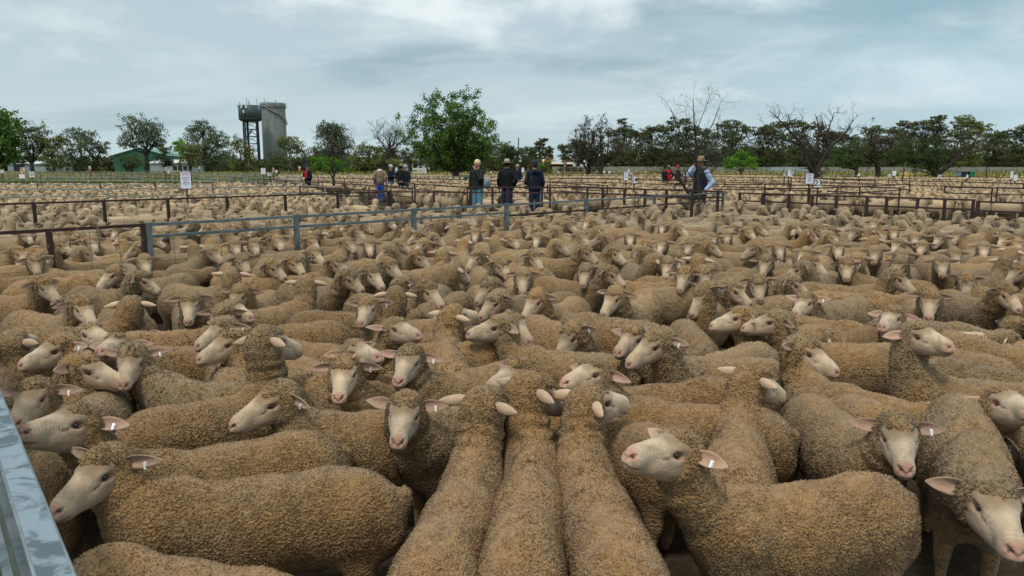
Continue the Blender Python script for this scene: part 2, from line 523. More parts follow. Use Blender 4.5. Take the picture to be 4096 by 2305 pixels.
class SheepShape:
    """poll: crown of the head, fwd: face axis, both in the sheep's frame (x forward, z from the ground)"""
    def __init__(s, poll, fwd, seed=0, roll=0.0, fat=1.0, fluff=1.0, ln=1.0):
        s.R = head_rot(fwd, roll); s.O = np.array(poll) - s.R @ POLL
        s.seed = seed; s.fat = fat; s.fluff = fluff; s.ln = ln
        back = s.O - s.R[:, 0] * 0.035 - s.R[:, 2] * 0.015
        base = np.array([0.27 * ln, 0, 0.475]); d = back - base
        mid = base * 0.45 + back * 0.55 + np.array([0.05, 0, -0.03]) - s.R[:, 0] * 0.05
        # the neck leaves the shoulders forwards and up
        mid = np.array([base[0] + max(d[0], 0.0) * 0.55 + 0.07, base[1] + d[1] * 0.35, base[2] + d[2] * 0.42])
        s.neck = bezier(base, mid, back, 9)
    def sd(s, P):
        f = s.fat; P0 = P
        P = P * np.array([1 / s.ln, 1 / 0.735, 1], np.float32)
        A = np.abs(P[..., 1:2]); S = np.concatenate([P[..., :1], A, P[..., 2:]], -1)
        d = sd_cone(P, (-0.31, 0, 0.435), (0.0, 0, 0.405), 0.200 * f, 0.208 * f)
        d = smin(d, sd_cone(P, (0.0, 0, 0.405), (0.25, 0, 0.435), 0.208 * f, 0.172 * f), 0.05)
        d = smin(d, sd_cone(S, (-0.32, 0.066, 0.44), (-0.40, 0.055, 0.36), 0.132 * f, 0.100), 0.05)
        d = smin(d, sd_cone(S, (-0.25, 0.055, 0.565), (-0.29, 0.050, 0.54), 0.050, 0.060), 0.06)   # hip bones
        d = smin(d, sd_cone(S, (0.25, 0.060, 0.43), (0.27, 0.06, 0.34), 0.112 * f, 0.09), 0.05)
        d = smin(d, sd_cone(P, (0.20, 0, 0.555), (0.28, 0, 0.52), 0.082, 0.092), 0.06)
        d = smin(d, sd_ell(P, (-0.500, 0, 0.490), (0.030, 0.032, 0.055)), 0.025)
        d = smin(d, sd_cone(S, (-0.33, 0.115, 0.36), (-0.36, 0.110, 0.20), 0.080, 0.045), 0.04)
        d = smin(d, sd_cone(S, (-0.36, 0.11, 0.20), (-0.34, 0.11, 0.02), 0.038, 0.026), 0.02)
        d = smin(d, sd_cone(S, (0.25, 0.10, 0.34), (0.26, 0.10, 0.18), 0.068, 0.04), 0.04)
        d = smin(d, sd_cone(S, (0.26, 0.10, 0.18), (0.26, 0.10, 0.02), 0.036, 0.026), 0.02)
        P = P0
        nk = s.neck; n = len(nk)
        dn = None
        tot = np.concatenate([[0], np.cumsum(np.linalg.norm(np.diff(nk, axis=0), axis=1))]); tot /= tot[-1]
        rr = 0.118 * (1 - tot) ** 1.2 + 0.082 * (1 - (1 - tot) ** 1.2)
        for i in range(n - 1):
            c = sd_cone(P, nk[i], nk[i + 1], rr[i], rr[i + 1])
            dn = c if dn is None else smin(dn, c, 0.02)
        # skin folds round the neck
        ax = nk[-1] - nk[1]; L = np.linalg.norm(ax); ax /= L
        t = (P - nk[1]) @ ax.astype(np.float32)
        w = smoothstep(0.02, 0.10, t) * smoothstep(L + 0.02, L - 0.08, t)
        ph = vnoise(P, 16, s.seed) * 2.2
        dn = dn - w * (0.0075 + 0.005 * vnoise(P, 20, s.seed + 4)) * np.sin(t * 105 + ph * 1.6)
        d = smin(d, dn, 0.075)
        H = (P - s.O.astype(np.float32)) @ s.R.astype(np.float32) / HS
        d = smin(d, sd_cap(H, s.fluff, s.seed) * HS, 0.03)
        d = d - 0.006 * vnoise(P, 22, s.seed + 1) - 0.0028 * vnoise(P, 75, s.seed + 2)
        return d
    def build(s, h_body, h_head, earpose=(0.1, 0.2)):
        lo = np.minimum([-0.60 * s.ln, -0.27, -0.01], s.O - 0.16); hi = np.maximum([0.46 * s.ln, 0.27, 0.70], s.O + 0.16)
        v, q = grid_mesh(s.sd, lo, hi, h_body)
        v[:, 2] = np.maximum(v[:, 2], 0.0)
        hv, hq, hc, tg = head_variant(s.seed % 6, h_head, earpose)
        s.wv, s.wq = v, q
        V = np.concatenate([v, (hv * HS) @ s.R.T + s.O]); Q = np.concatenate([q, hq + len(v)])
        me = np_mesh('body', V, [Q], [M_WOOL, M_SKIN], True, np.concatenate([np.zeros(len(q)), np.ones(len(hq))]))
        col = np.ones((len(V), 4), np.float32); col[len(v):, :3] = hc
        a = me.color_attributes.new('col', 'FLOAT_COLOR', 'POINT'); a.data.foreach_set('color', col.ravel())
        hl = np.zeros((len(V), 3), np.float32); hl[len(v):] = hv
        b = me.attributes.new('hl', 'FLOAT_VECTOR', 'POINT'); b.data.foreach_set('vector', hl.ravel())
        s.tag = tg
        return me
    def fleece(s, spacing, length, rad, zmin=0.30):
        """locks of wool standing on the surface, as one mesh"""
        r = np.random.default_rng(s.seed + 100)
        v, q = s.wv, s.wq
        T = np.concatenate([q[:, [0, 1, 2]], q[:, [0, 2, 3]]])
        T = T[v[T].mean(1)[:, 2] > zmin]
        e1 = v[T[:, 1]] - v[T[:, 0]]; e2 = v[T[:, 2]] - v[T[:, 0]]
        ar = np.linalg.norm(np.cross(e1, e2), axis=1) / 2
        n = int(ar.sum() / spacing ** 2)
        idx = np.searchsorted(np.cumsum(ar) / ar.sum(), r.random(n)).clip(0, len(T) - 1)
        a = r.random((n, 1)); b = r.random((n, 1)); sw = a + b > 1; a = np.where(sw, 1 - a, a); b = np.where(sw, 1 - b, b)
        P = v[T[idx, 0]] + e1[idx] * a + e2[idx] * b
        vn = vert_normals(v, q); Nn = vn[T[idx, 0]] * (1 - a - b) + vn[T[idx, 1]] * a + vn[T[idx, 2]] * b
        Nn /= np.linalg.norm(Nn, axis=1, keepdims=True) + 1e-9
        H = (P - s.O) @ s.R / HS
        keep = sd_head(H) > 0.002
        P, Nn, H = P[keep], Nn[keep], H[keep]; n = len(P)
        onhead = np.exp(-((np.linalg.norm(H, axis=1) / 0.11) ** 4))[:, None]
        flow = np.stack([-0.55 + 0.9 * vnoise(P, 9, s.seed), 0.9 * vnoise(P, 9, s.seed + 5), -0.5 + 0.6 * vnoise(P, 11, s.seed + 7)], 1)
        hf = (np.stack([np.full(n, 0.6), 0.9 * vnoise(P, 40, 3), -0.2 + 0.6 * vnoise(P, 40, 4)], 1)) @ s.R.T
        flow = flow * (1 - onhead) + hf * onhead + r.normal(size=(n, 3)) * 0.38
        flow -= Nn * (flow * Nn).sum(1, keepdims=True)
        fl = np.linalg.norm(flow, axis=1, keepdims=True) + 1e-9; flow = flow / fl * np.minimum(fl, 1.2)
        clump = 0.75 + 0.45 * vnoise(P, 45, s.seed + 11)[:, None]
        Ln = length * r.uniform(0.6, 1.35, (n, 1)) * clump * (1 + 0.5 * onhead)
        rd = rad * r.uniform(0.7, 1.35, (n, 1)) * (1 + 0.25 * onhead)
        t1 = np.cross(Nn, flow + 1e-4); t1 /= np.linalg.norm(t1, axis=1, keepdims=True) + 1e-9
        t2 = np.cross(Nn, t1)
        tip = P + Nn * Ln * 0.62 + flow * Ln * 0.72
        root = P - Nn * rad * 0.6
        vs = np.stack([root + t1 * rd, root - t1 * rd * 0.5 + t2 * rd * 0.87, root - t1 * rd * 0.5 - t2 * rd * 0.87, tip], 1).reshape(-1, 3)
        k = np.arange(n)[:, None] * 4
        F = np.concatenate([k + [0, 1, 3], k + [1, 2, 3], k + [2, 0, 3]])
        me = np_mesh('fleece', vs, [F], [M_WOOL], True)
        rv = r.random(n)
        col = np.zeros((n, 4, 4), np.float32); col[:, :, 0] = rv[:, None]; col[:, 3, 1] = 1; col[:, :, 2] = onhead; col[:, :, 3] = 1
        at = me.color_attributes.new('tuft', 'FLOAT_COLOR', 'POINT'); at.data.foreach_set('color', col.reshape(-1))
        return me

# ---- materials
def mat_wool(far=False):
    t = MT('wool', 0.95, 0, 0.12)
    oi = t.n('ShaderNodeObjectInfo')
    v = t.coord('Object'); L = t.L
    off = t.n('ShaderNodeVectorMath', operation='ADD'); L.new(v, off.inputs[0])
    sepc = t.n('ShaderNodeSeparateColor'); L.new(t.attr('tint', 'Color', 'INSTANCER') if far else oi.outputs['Color'], sepc.inputs[0])
    rv = t.n('ShaderNodeCombineXYZ'); 
    for i in range(3): L.new(t.math('MULTIPLY', sepc.outputs[2], 9.0 + 4 * i), rv.inputs[i])
    L.new(rv.outputs[0], off.inputs[1]); P = off.outputs[0]
    tuft = t.n('ShaderNodeSeparateColor'); L.new(t.attr('tuft'), tuft.inputs[0])
    geo = t.n('ShaderNodeNewGeometry'); sn = t.n('ShaderNodeSeparateXYZ'); L.new(v, sn.inputs[0])
    # weathered grey dust collects on the back and crown, warm yolk tan on the sides
    big = t.noise(P, 3.2, 5, 0.62, 0.4)
    fine = t.noise(P, 26, 6, 0.7)
    curl = t.voro(P, 95, 'Distance')
    tan = t.mix(t.ramp(fine, 0.3, 0.7), (0.270, 0.145, 0.052), (0.530, 0.325, 0.135))
    grey = t.mix(t.ramp(fine, 0.3, 0.7), (0.210, 0.145, 0.070), (0.425, 0.312, 0.170))
    g = t.math('ADD', t.ramp(big, 0.36, 0.64, -.1, .8), t.math('SUBTRACT', sepc.outputs[0], 0.55))
    g = t.math('ADD', g, t.math('MULTIPLY', tuft.outputs[2], 0.45))
    gc = t.n('ShaderNodeClamp'); L.new(g, gc.inputs[0])
    c = t.mix(gc.outputs[0], tan, grey)
    # open fleece showing cream locks
    part = t.math('MULTIPLY', t.ramp(t.noise(P, 7.5, 6, 0.75, 0.9), 0.51, 0.64), t.ramp(tuft.outputs[0], 0.3, 0.9))
    c = t.mix(t.math('MULTIPLY', part, 0.75), c, (0.56, 0.40, 0.22))
    c = t.mix(t.math('MULTIPLY', t.ramp(tuft.outputs[0], 0.0, 1.0), 0.5), t.mix(1.0, c, (0.68, 0.66, 0.62), 'MULTIPLY'), c)
    # dark cracks between the locks: crevice shade put into the wool colour
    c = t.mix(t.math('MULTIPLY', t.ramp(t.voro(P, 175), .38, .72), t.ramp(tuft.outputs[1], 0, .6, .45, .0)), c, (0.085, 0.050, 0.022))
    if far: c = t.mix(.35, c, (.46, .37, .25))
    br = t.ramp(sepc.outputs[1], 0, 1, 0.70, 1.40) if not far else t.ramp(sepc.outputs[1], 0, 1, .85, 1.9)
    sc = t.n('ShaderNodeVectorMath', operation='SCALE'); L.new(c, sc.inputs[0]); L.new(br, sc.inputs['Scale'])
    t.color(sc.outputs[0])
    h = t.math('ADD', t.math('MULTIPLY', curl, -0.8), t.math('MULTIPLY', t.noise(P, 150, 3, 0.6), 0.5))
    t.bump(h, 0.8, 0.014)
    t.b.inputs['Sheen Weight'].default_value = 0.15
    t.b.inputs['Sheen Roughness'].default_value = 0.6
    return t.m
def mat_skin(far=False):
    t = MT('sheep_skin', 0.72, 0, 0.22)
    c = t.attr('col'); hl = t.attr('hl', 'Vector')
    oi = t.n('ShaderNodeObjectInfo')
    sepc = t.n('ShaderNodeSeparateColor'); t.L.new(t.attr('tint', 'Color', 'INSTANCER') if far else oi.outputs['Color'], sepc.inputs[0])
    n1 = t.noise(hl, 34, 5, 0.65)
    n2 = t.noise(hl, 420, 3, 0.6)
    c = t.mix(0.8, c, t.mix(t.ramp(n1, 0.3, 0.75), (0.80, 0.74, 0.68), (1.0, 1.0, 1.0)), 'MULTIPLY')
    sc = t.n('ShaderNodeVectorMath', operation='SCALE'); t.L.new(c, sc.inputs[0])
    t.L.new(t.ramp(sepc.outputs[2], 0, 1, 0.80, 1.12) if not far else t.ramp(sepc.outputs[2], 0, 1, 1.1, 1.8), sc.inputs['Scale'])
    t.color(sc.outputs[0])
    sx = t.n('ShaderNodeSeparateXYZ'); t.L.new(hl, sx.inputs[0])
    wv = t.math('SINE', t.math('ADD', t.math('MULTIPLY', sx.outputs[0], 640), t.math('MULTIPLY', t.noise(hl, 30, 3), 9.0)))
    wm = t.math('MULTIPLY', t.ramp(sx.outputs[0], .07, .10), t.ramp(sx.outputs[2], -.03, .0))
    t.bump(t.math('ADD', t.math('MULTIPLY', t.math('MULTIPLY', wv, wm), .35), t.math('ADD', n2, t.math('MULTIPLY', t.noise(hl, 90, 4), 2.0))), 0.5, 0.0035)
    t.b.inputs['Sheen Weight'].default_value = 0.25
    t.b.inputs['Subsurface Weight'].default_value = 0.0
    return t.m
M_WOOL = mat_wool(); M_SKIN = mat_skin(); M_WOOL_FAR = mat_wool(True); M_SKIN_FAR = mat_skin(True)
M_EYE = plain('eye', (0.035, 0.022, 0.012), 0.12, 0, 0.2, 60, 0.5)
M_TAG = plain('ear_tag_plastic', (0.82, 0.83, 0.82), 0.4, 0, 0.03, 40)
M_HORN = plain('horn', (0.42, 0.24, 0.12), 0.6, 0, 0.2, 80)
_eb = MB(); _eb.lathe([(0.0001, -0.0115), (0.007, -0.009), (0.0108, -0.004), (0.0115, 0), (0.0108, 0.004), (0.007, 0.009), (0.0001, 0.0115)], n=10)
EYE_ME = _eb.mesh('eye', M_EYE, True)
_tb = MB()
_tb.box((0, 0, 0.0048), (0.008, 0.026, 0.0022)); _tb.box((0, 0, -0.0048), (0.008, 0.026, 0.0022)); _tb.box((0, 0.0125, 0), (0.007, 0.0022, 0.0112))
TAG_ME = _tb.mesh('ear_tag', M_TAG)
_hb = MB(); _hb.tube([(0, 0, 0), (-0.004, 0, 0.016), (-0.012, 0, 0.03)], [0.012, 0.011, 0.005], 8)
HORN_ME = _hb.mesh('horn', M_HORN, True)

class SheepAsset:
    def __init__(s, shape, tier, earpose=(0.1, 0.2), horns=False):
        hb, hh = ((0.019, 0.0058), (0.026, 0.0095), (0.034, 0.0145), (0.040, 0.021))[tier]
        s.body = shape.build(hb, hh, earpose)
        s.fleece = None
        if tier == 0: s.fleece = shape.fleece(0.0080, 0.0135, 0.0045, 0.33)
        elif tier == 1: s.fleece = shape.fleece(0.0165, 0.019, 0.0100, 0.42)
        elif tier == 2: s.fleece = None
        s.R, s.O, s.tag, s.horns = shape.R, shape.O, shape.tag, horns
    def place(s, name, loc, rz, scale, color, label, group, tagged=True, cat='sheep'):
        root = empty(name, loc, rz); root.scale = (scale,) * 3
        tag(root, label, cat, group)
        b = link('body', s.body, root); b.color = color
        if s.fleece is not None:
            f = link('fleece', s.fleece, root); f.color = color
        if s.R is not None:
            M3 = Matrix([list(r) for r in s.R]); O = Vector(s.O)
            for sd in (1, -1):
                e = link('eye', EYE_ME, root)
                e.location = O + M3 @ Vector((0.057, sd * 0.0455, 0.0115)) * HS
            if tagged:
                p, out, wid, fr = s.tag
                m = M3 @ Matrix((out, wid, fr)).transposed()
                e = link('ear_tag', TAG_ME, root)
                e.matrix_local = Matrix.Translation(O + M3 @ ((Vector(p) + Vector(wid) * 0.014) * HS)) @ m.to_4x4()
            if s.horns:
                for sd in (1, -1):
                    e = link('horn', HORN_ME, root)
                    e.matrix_local = Matrix.Translation(O + M3 @ Vector((0.0, sd * 0.042, 0.072)) * HS) @ (M3 @ Matrix.Rotation(-sd * 0.9, 3, 'X')).to_4x4()
        return root
# ================================================================== GROUND
def mat_ground():
    t = MT('paddock', 0.95, 0, 0.1)
    v = t.coord('Object')
    a = t.noise(v, 0.09, 6, 0.6, 0.5); b = t.noise(v, 1.4, 7, 0.7); c = t.noise(v, 14, 5, 0.7)
    green = t.mix(t.ramp(b, .3, .7), (0.060, 0.095, 0.016), (0.135, 0.185, 0.035))
    straw = t.mix(t.ramp(b, .3, .7), (0.20, 0.165, 0.05), (0.34, 0.28, 0.10))
    g = t.mix(t.ramp(a, .44, .60), green, straw)
    # trodden dirt inside the saleyard
    dirt = t.mix(t.ramp(c, .3, .7), (0.022, 0.016, 0.010), (0.060, 0.045, 0.028))
    at = t.attr('dirt', 'Fac')
    m = t.ramp(t.math('ADD', at, t.math('MULTIPLY', t.math('SUBTRACT', b, 0.5), 0.6)), .35, .65)
    cl = t.n('ShaderNodeClamp'); t.L.new(m, cl.inputs[0])
    t.color(t.mix(cl.outputs[0], g, dirt))
    t.bump(t.math('ADD', c, b), 0.5, 0.04)
    return t.m
def build_ground():
    xs = sorted(set([-3000, -1200, -500, -250] + list(np.arange(-150, 151, 6)) + list(np.arange(-12, 13, 1.0)) + [250, 500, 1200, 3000]))
    ys = sorted(set([-400, -60, -12] + list(np.arange(-4, 13, 1.0)) + list(np.arange(13, 180, 6)) + [220, 300, 400, 700, 1400, 3500]))
    V = []; D = []
    for y in ys:
        for x in xs:
            V.append((x, y, ground_z(x, y)))
            inside = 1.0
            if x < 0 and y > 44 and x < -.40 * y: inside = 0.0
            if y > 79 or x < -60 or x > 90: inside = 0.0
            if x > 0.35 * y and y > 66: inside = 0.0
            if x < -2.2 and y < 3: inside = .1
            D.append(inside)
    nx = len(xs); F = []
    for j in range(len(ys) - 1):
        for i in range(nx - 1):
            a = j * nx + i; F.append((a, a + 1, a + nx + 1, a + nx))
    me = np_mesh('ground', np.array(V), [np.array(F)], [mat_ground()], True)
    me.attributes.new('dirt', 'FLOAT', 'POINT').data.foreach_set('value', np.array(D, np.float32))
    o = link('ground', me); tag(o, kind='structure', label='trodden dirt and grass of the saleyard')
build_ground()
# ================================================================== WHERE THE SHEEP STAND
def cropfn(ox, oy, k):
    return lambda p: (ox + p[0] * k, oy + p[1] * k)
CR = {'A': cropfn(0, 1300, .6931), 'B': cropfn(1300, 1300, .6931), 'C': cropfn(2696, 1300, .6931),
      'D': cropfn(0, 900, .5435), 'E': cropfn(1300, 900, .5435), 'F': cropfn(2696, 900, .5435)}
# key: (crown xy, nose xy, nose towards(+)/away(-)), withers xy, rump xy, options) read off the photograph
NEAR = [
 ('A', (600, 690), (320, 1100), 1, (900, 880), (2110, 800), dict(l='big tan sheep side-on at lower left, head lowered by the galvanised rail', tint=.35, lum=.5, tg=1)),
 ('A', (490, 450), (115, 640), 1, (840, 730), (1830, 590), dict(l='sheep at far left resting its chin over the galvanised rail, pale ear with white tag', tint=.55, lum=.55, tg=1)),
 ('A', (190, 300), (85, 590), 1, None, None, dict(l='sheep tucked against the left edge, broad pale ear hanging', tint=.6, lum=.5, tg=1, hd=150)),
 ('A', (470, 155), (715, 350), 1, None, None, dict(l='sheep with upright ruffled neck at left, face turned right over its neighbour', tint=.35, lum=.55, tg=0, hd=70)),
 ('A', (350, 50), (115, 250), 1, None, None, dict(l='pale-faced sheep at left edge looking left with white tag in drooped ear', tint=.5, lum=.6, tg=1, hd=170)),
 ('A', (70, 30), (215, 100), -1, None, None, dict(l='sheep at the left edge with its head turned away from the camera', tint=.6, lum=.5, tg=0, hd=60)),
 ('A', (760, 110), (720, 365), 1, None, None, dict(l='grey-topped sheep looking down, bright white tag in its upturned ear', tint=.95, lum=.55, tg=1, hd=230)),
 ('A', (1330, 20), (1140, 215), 1, None, None, dict(l='sheep in profile facing left with a dark pink nose beside a tall wrinkled neck', tint=.5, lum=.6, tg=1, hd=100)),
 ('A', (1540, 0), (1725, 160), -1, (1500, 360), (800, 500), dict(l='sheep with a tall upright neck turned right, grey-brown back trailing left', tint=.55, lum=.5, tg=0)),
 ('A', (1600, 320), (1345, 600), 1, (1850, 500), (2500, 450), dict(l='sheep in profile facing left, sparse tuft on forehead, notched ear', tint=.45, lum=.55, tg=1)),
 ('A', (330, 1490), (200, 1620), 1, (640, 1260), (1290, 1400), dict(l='sheep cut off by the bottom left corner, only its back in view', tint=.3, lum=.6, tg=0)),
 ('B', (470, 385), (430, 700), 1, (570, 520), (830, 440), dict(l='front-on sheep staring at the camera behind the trio, ears spread, brown tag edge', tint=.6, lum=.55, tg=1)),
 ('B', (930, 350), (1080, 500), -1, (850, 760), (585, 1330), dict(l='left one of the three sheep seen from behind in front', tint=.25, lum=.6, tg=0)),
 ('B', (1210, 270), (1385, 490), -1, (1195, 700), (1110, 1380), dict(l='middle one of the three sheep seen from behind in front', tint=.2, lum=.6, tg=0)),
 ('B', (1520, 340), (1745, 470), -1, (1500, 730), (1760, 1330), dict(l='right one of the three sheep seen from behind in front', tint=.2, lum=.62, tg=0)),
 ('C', (70, 600), (-265, 780), 1, (350, 940), (1230, 850), dict(l='large sheep broadside at lower right, face turned left with pale muzzle', tint=.3, lum=.55, tg=1)),
 ('B', (1130, 180), (950, 380), 1, None, None, dict(l='sheep with half hidden face peering left just above the trio', tint=.45, lum=.55, tg=0, hd=140)),
 ('B', (1570, 185), (1375, 350), 1, None, None, dict(l='woolly-cheeked sheep facing left behind the trio, ear pointing right', tint=.5, lum=.55, tg=0, hd=110)),
 ('B', (490, 110), (430, 345), 1, None, None, dict(l='three-quarter faced sheep with a pink nose and long tagged ear pointing down right', tint=.5, lum=.6, tg=1, hd=215)),
 ('B', (110, 170), (75, 440), 1, None, None, dict(l='white-faced sheep with two small horn buds, looking at the camera', tint=.4, lum=.6, tg=1, hd=250, horns=1)),
 ('B', (150, 80), (315, 200), 1, None, None, dict(l='sheep in profile facing right, directly behind the horned sheep', tint=.5, lum=.55, tg=0, hd=10)),
 ('C', (480, 220), (625, 430), -1, (380, 510), (380, 900), dict(l='sheep seen from behind with bristly orange back, white muzzle to the right', tint=.15, lum=.65, tg=0)),
 ('C', (760, 60), (950, 295), 1, None, None, dict(l='big-headed sheep in profile facing right, pink nose, wool bunched at throat', tint=.45, lum=.6, tg=0, hd=100)),
 ('C', (1300, 505), (1330, 860), 1, (1140, 640), (820, 430), dict(l='front-on sheep with pink nose, white tag in raised right ear', tint=.6, lum=.55, tg=1)),
 ('C', (1850, 860), (1990, 1340), 1, (1740, 790), (1690, 640), dict(l='sheep at the lower right corner with a large pale face and open pink ear', sc=1.1, tint=.7, lum=.55, tg=0)),
 ('C', (1880, 345), (2060, 520), 1, (1560, 470), (880, 320), dict(l='sheep stretching across the right, rough crown and cream ear near the edge', tint=.45, lum=.6, tg=0)),
 ('C', (420, 480), (560, 640), -1, (230, 300), (-860, 390), dict(l='brown-backed sheep lying low between the trio and the bristly orange sheep', tint=.35, lum=.5, tg=0, hz=.6)),
 ('F', (1770, 700), (2040, 920), 1, (1850, 1080), (2900, 1190), dict(l='sheep with a thick upright neck and grey crown, pale muzzle to the right', tint=.75, lum=.55, tg=0)),
 ('C', (1560, 40), (1800, 60), -1, (1700, 60), (2500, 220), dict(l='greenish-tan sheep whose long back runs out at the right edge', tint=.7, lum=.6, tg=0, hz=.62)),
 ('C', (1500, 210), (1460, 280), -1, (1600, 190), (2300, 330), dict(l='dark grey-brown back swelling at the right edge of the pen', tint=1.0, lum=.3, tg=0, hz=.6)),
 ('E', (1310, 655), (1005, 850), 1, None, None, dict(l='smiling sheep in profile facing left, chin raised, centre of the pen', tint=.7, lum=.6, tg=0, hd=110)),
 ('E', (1390, 635), (1515, 880), 1, None, None, dict(l='sheep with a dark nose peering right from behind the smiling sheep', tint=.5, lum=.5, tg=0, hd=60)),
 ('E', (1790, 720), (1700, 1020), 1, (1880, 770), (1500, 660), dict(l='upright-headed sheep with tagged ear held straight out to the right', tint=.35, lum=.6, tg=1)),
 ('E', (2280, 730), (2150, 960), 1, None, None, dict(l='sheep half hidden, nose beside its neighbour with the tagged ear', tint=.6, lum=.6, tg=0, hd=120)),
 ('E', (2440, 755), (2235, 1045), 1, (2640, 1010), (3230, 860), dict(l='long-faced sheep in profile facing left with tagged drooping ear', tint=.65, lum=.6, tg=1)),
 ('E', (930, 590), (1120, 680), -1, (890, 850), (940, 1060), dict(l='sheep with neck stretched up, cheek laid against the smiling sheep', tint=.3, lum=.6, tg=1)),
 ('E', (500, 670), (700, 830), 1, None, None, dict(l='dark-necked sheep in profile facing right with a brown nose', tint=.55, lum=.45, tg=0, hd=40)),
 ('E', (310, 525), (255, 745), 1, None, None, dict(l='sheep looking down left, tagged ear hanging by its cheek', tint=.6, lum=.55, tg=1, hd=200)),
 ('F', (900, 800), (1190, 1075), 1, None, None, dict(skip=1)),
 ('F', (770, 620), (480, 790), 1, None, None, dict(l='large pale-headed sheep facing left, dark ear opening', tint=.5, lum=.6, tg=0, hd=130)),
 ('F', (510, 590), (245, 775), 1, None, None, dict(l='sheep facing left with a dark patch on its cheek', tint=.45, lum=.6, tg=0, hd=150)),
 ('F', (190, 440), (120, 725), 1, None, None, dict(l='sheep in three-quarter view with a tagged ear stretched right', tint=.6, lum=.55, tg=1, hd=240)),
 ('F', (970, 490), (880, 670), 1, (1060, 590), (1230, 560), dict(l='grey-topped sheep glancing left, tagged ear pointing right', tint=.6, lum=.55, tg=1)),
 ('F', (1620, 590), (1530, 770), 1, None, None, dict(l='sheep with its face buried behind the thick-necked one', tint=.6, lum=.55, tg=0, hd=60)),
 ('D', (1640, 670), (1445, 910), 1, None, None, dict(l='sheep facing left with tagged ear laid across its crown', tint=.6, lum=.6, tg=1, hd=150)),
 ('D', (1700, 540), (1865, 700), 1, None, None, dict(l='sheep facing right with half closed eye at left of the pen', tint=.5, lum=.5, tg=0, hd=20)),
 ('D', (640, 715), (810, 860), 1, None, None, dict(l='pale sheep at left with curly fringe looking down to the right', tint=.8, lum=.6, tg=0, hd=0)),
 ('D', (870, 795), (725, 950), 1, None, None, dict(l='curly-crowned sheep with its face hidden by the one in front', tint=.8, lum=.6, tg=0, hd=140)),
]
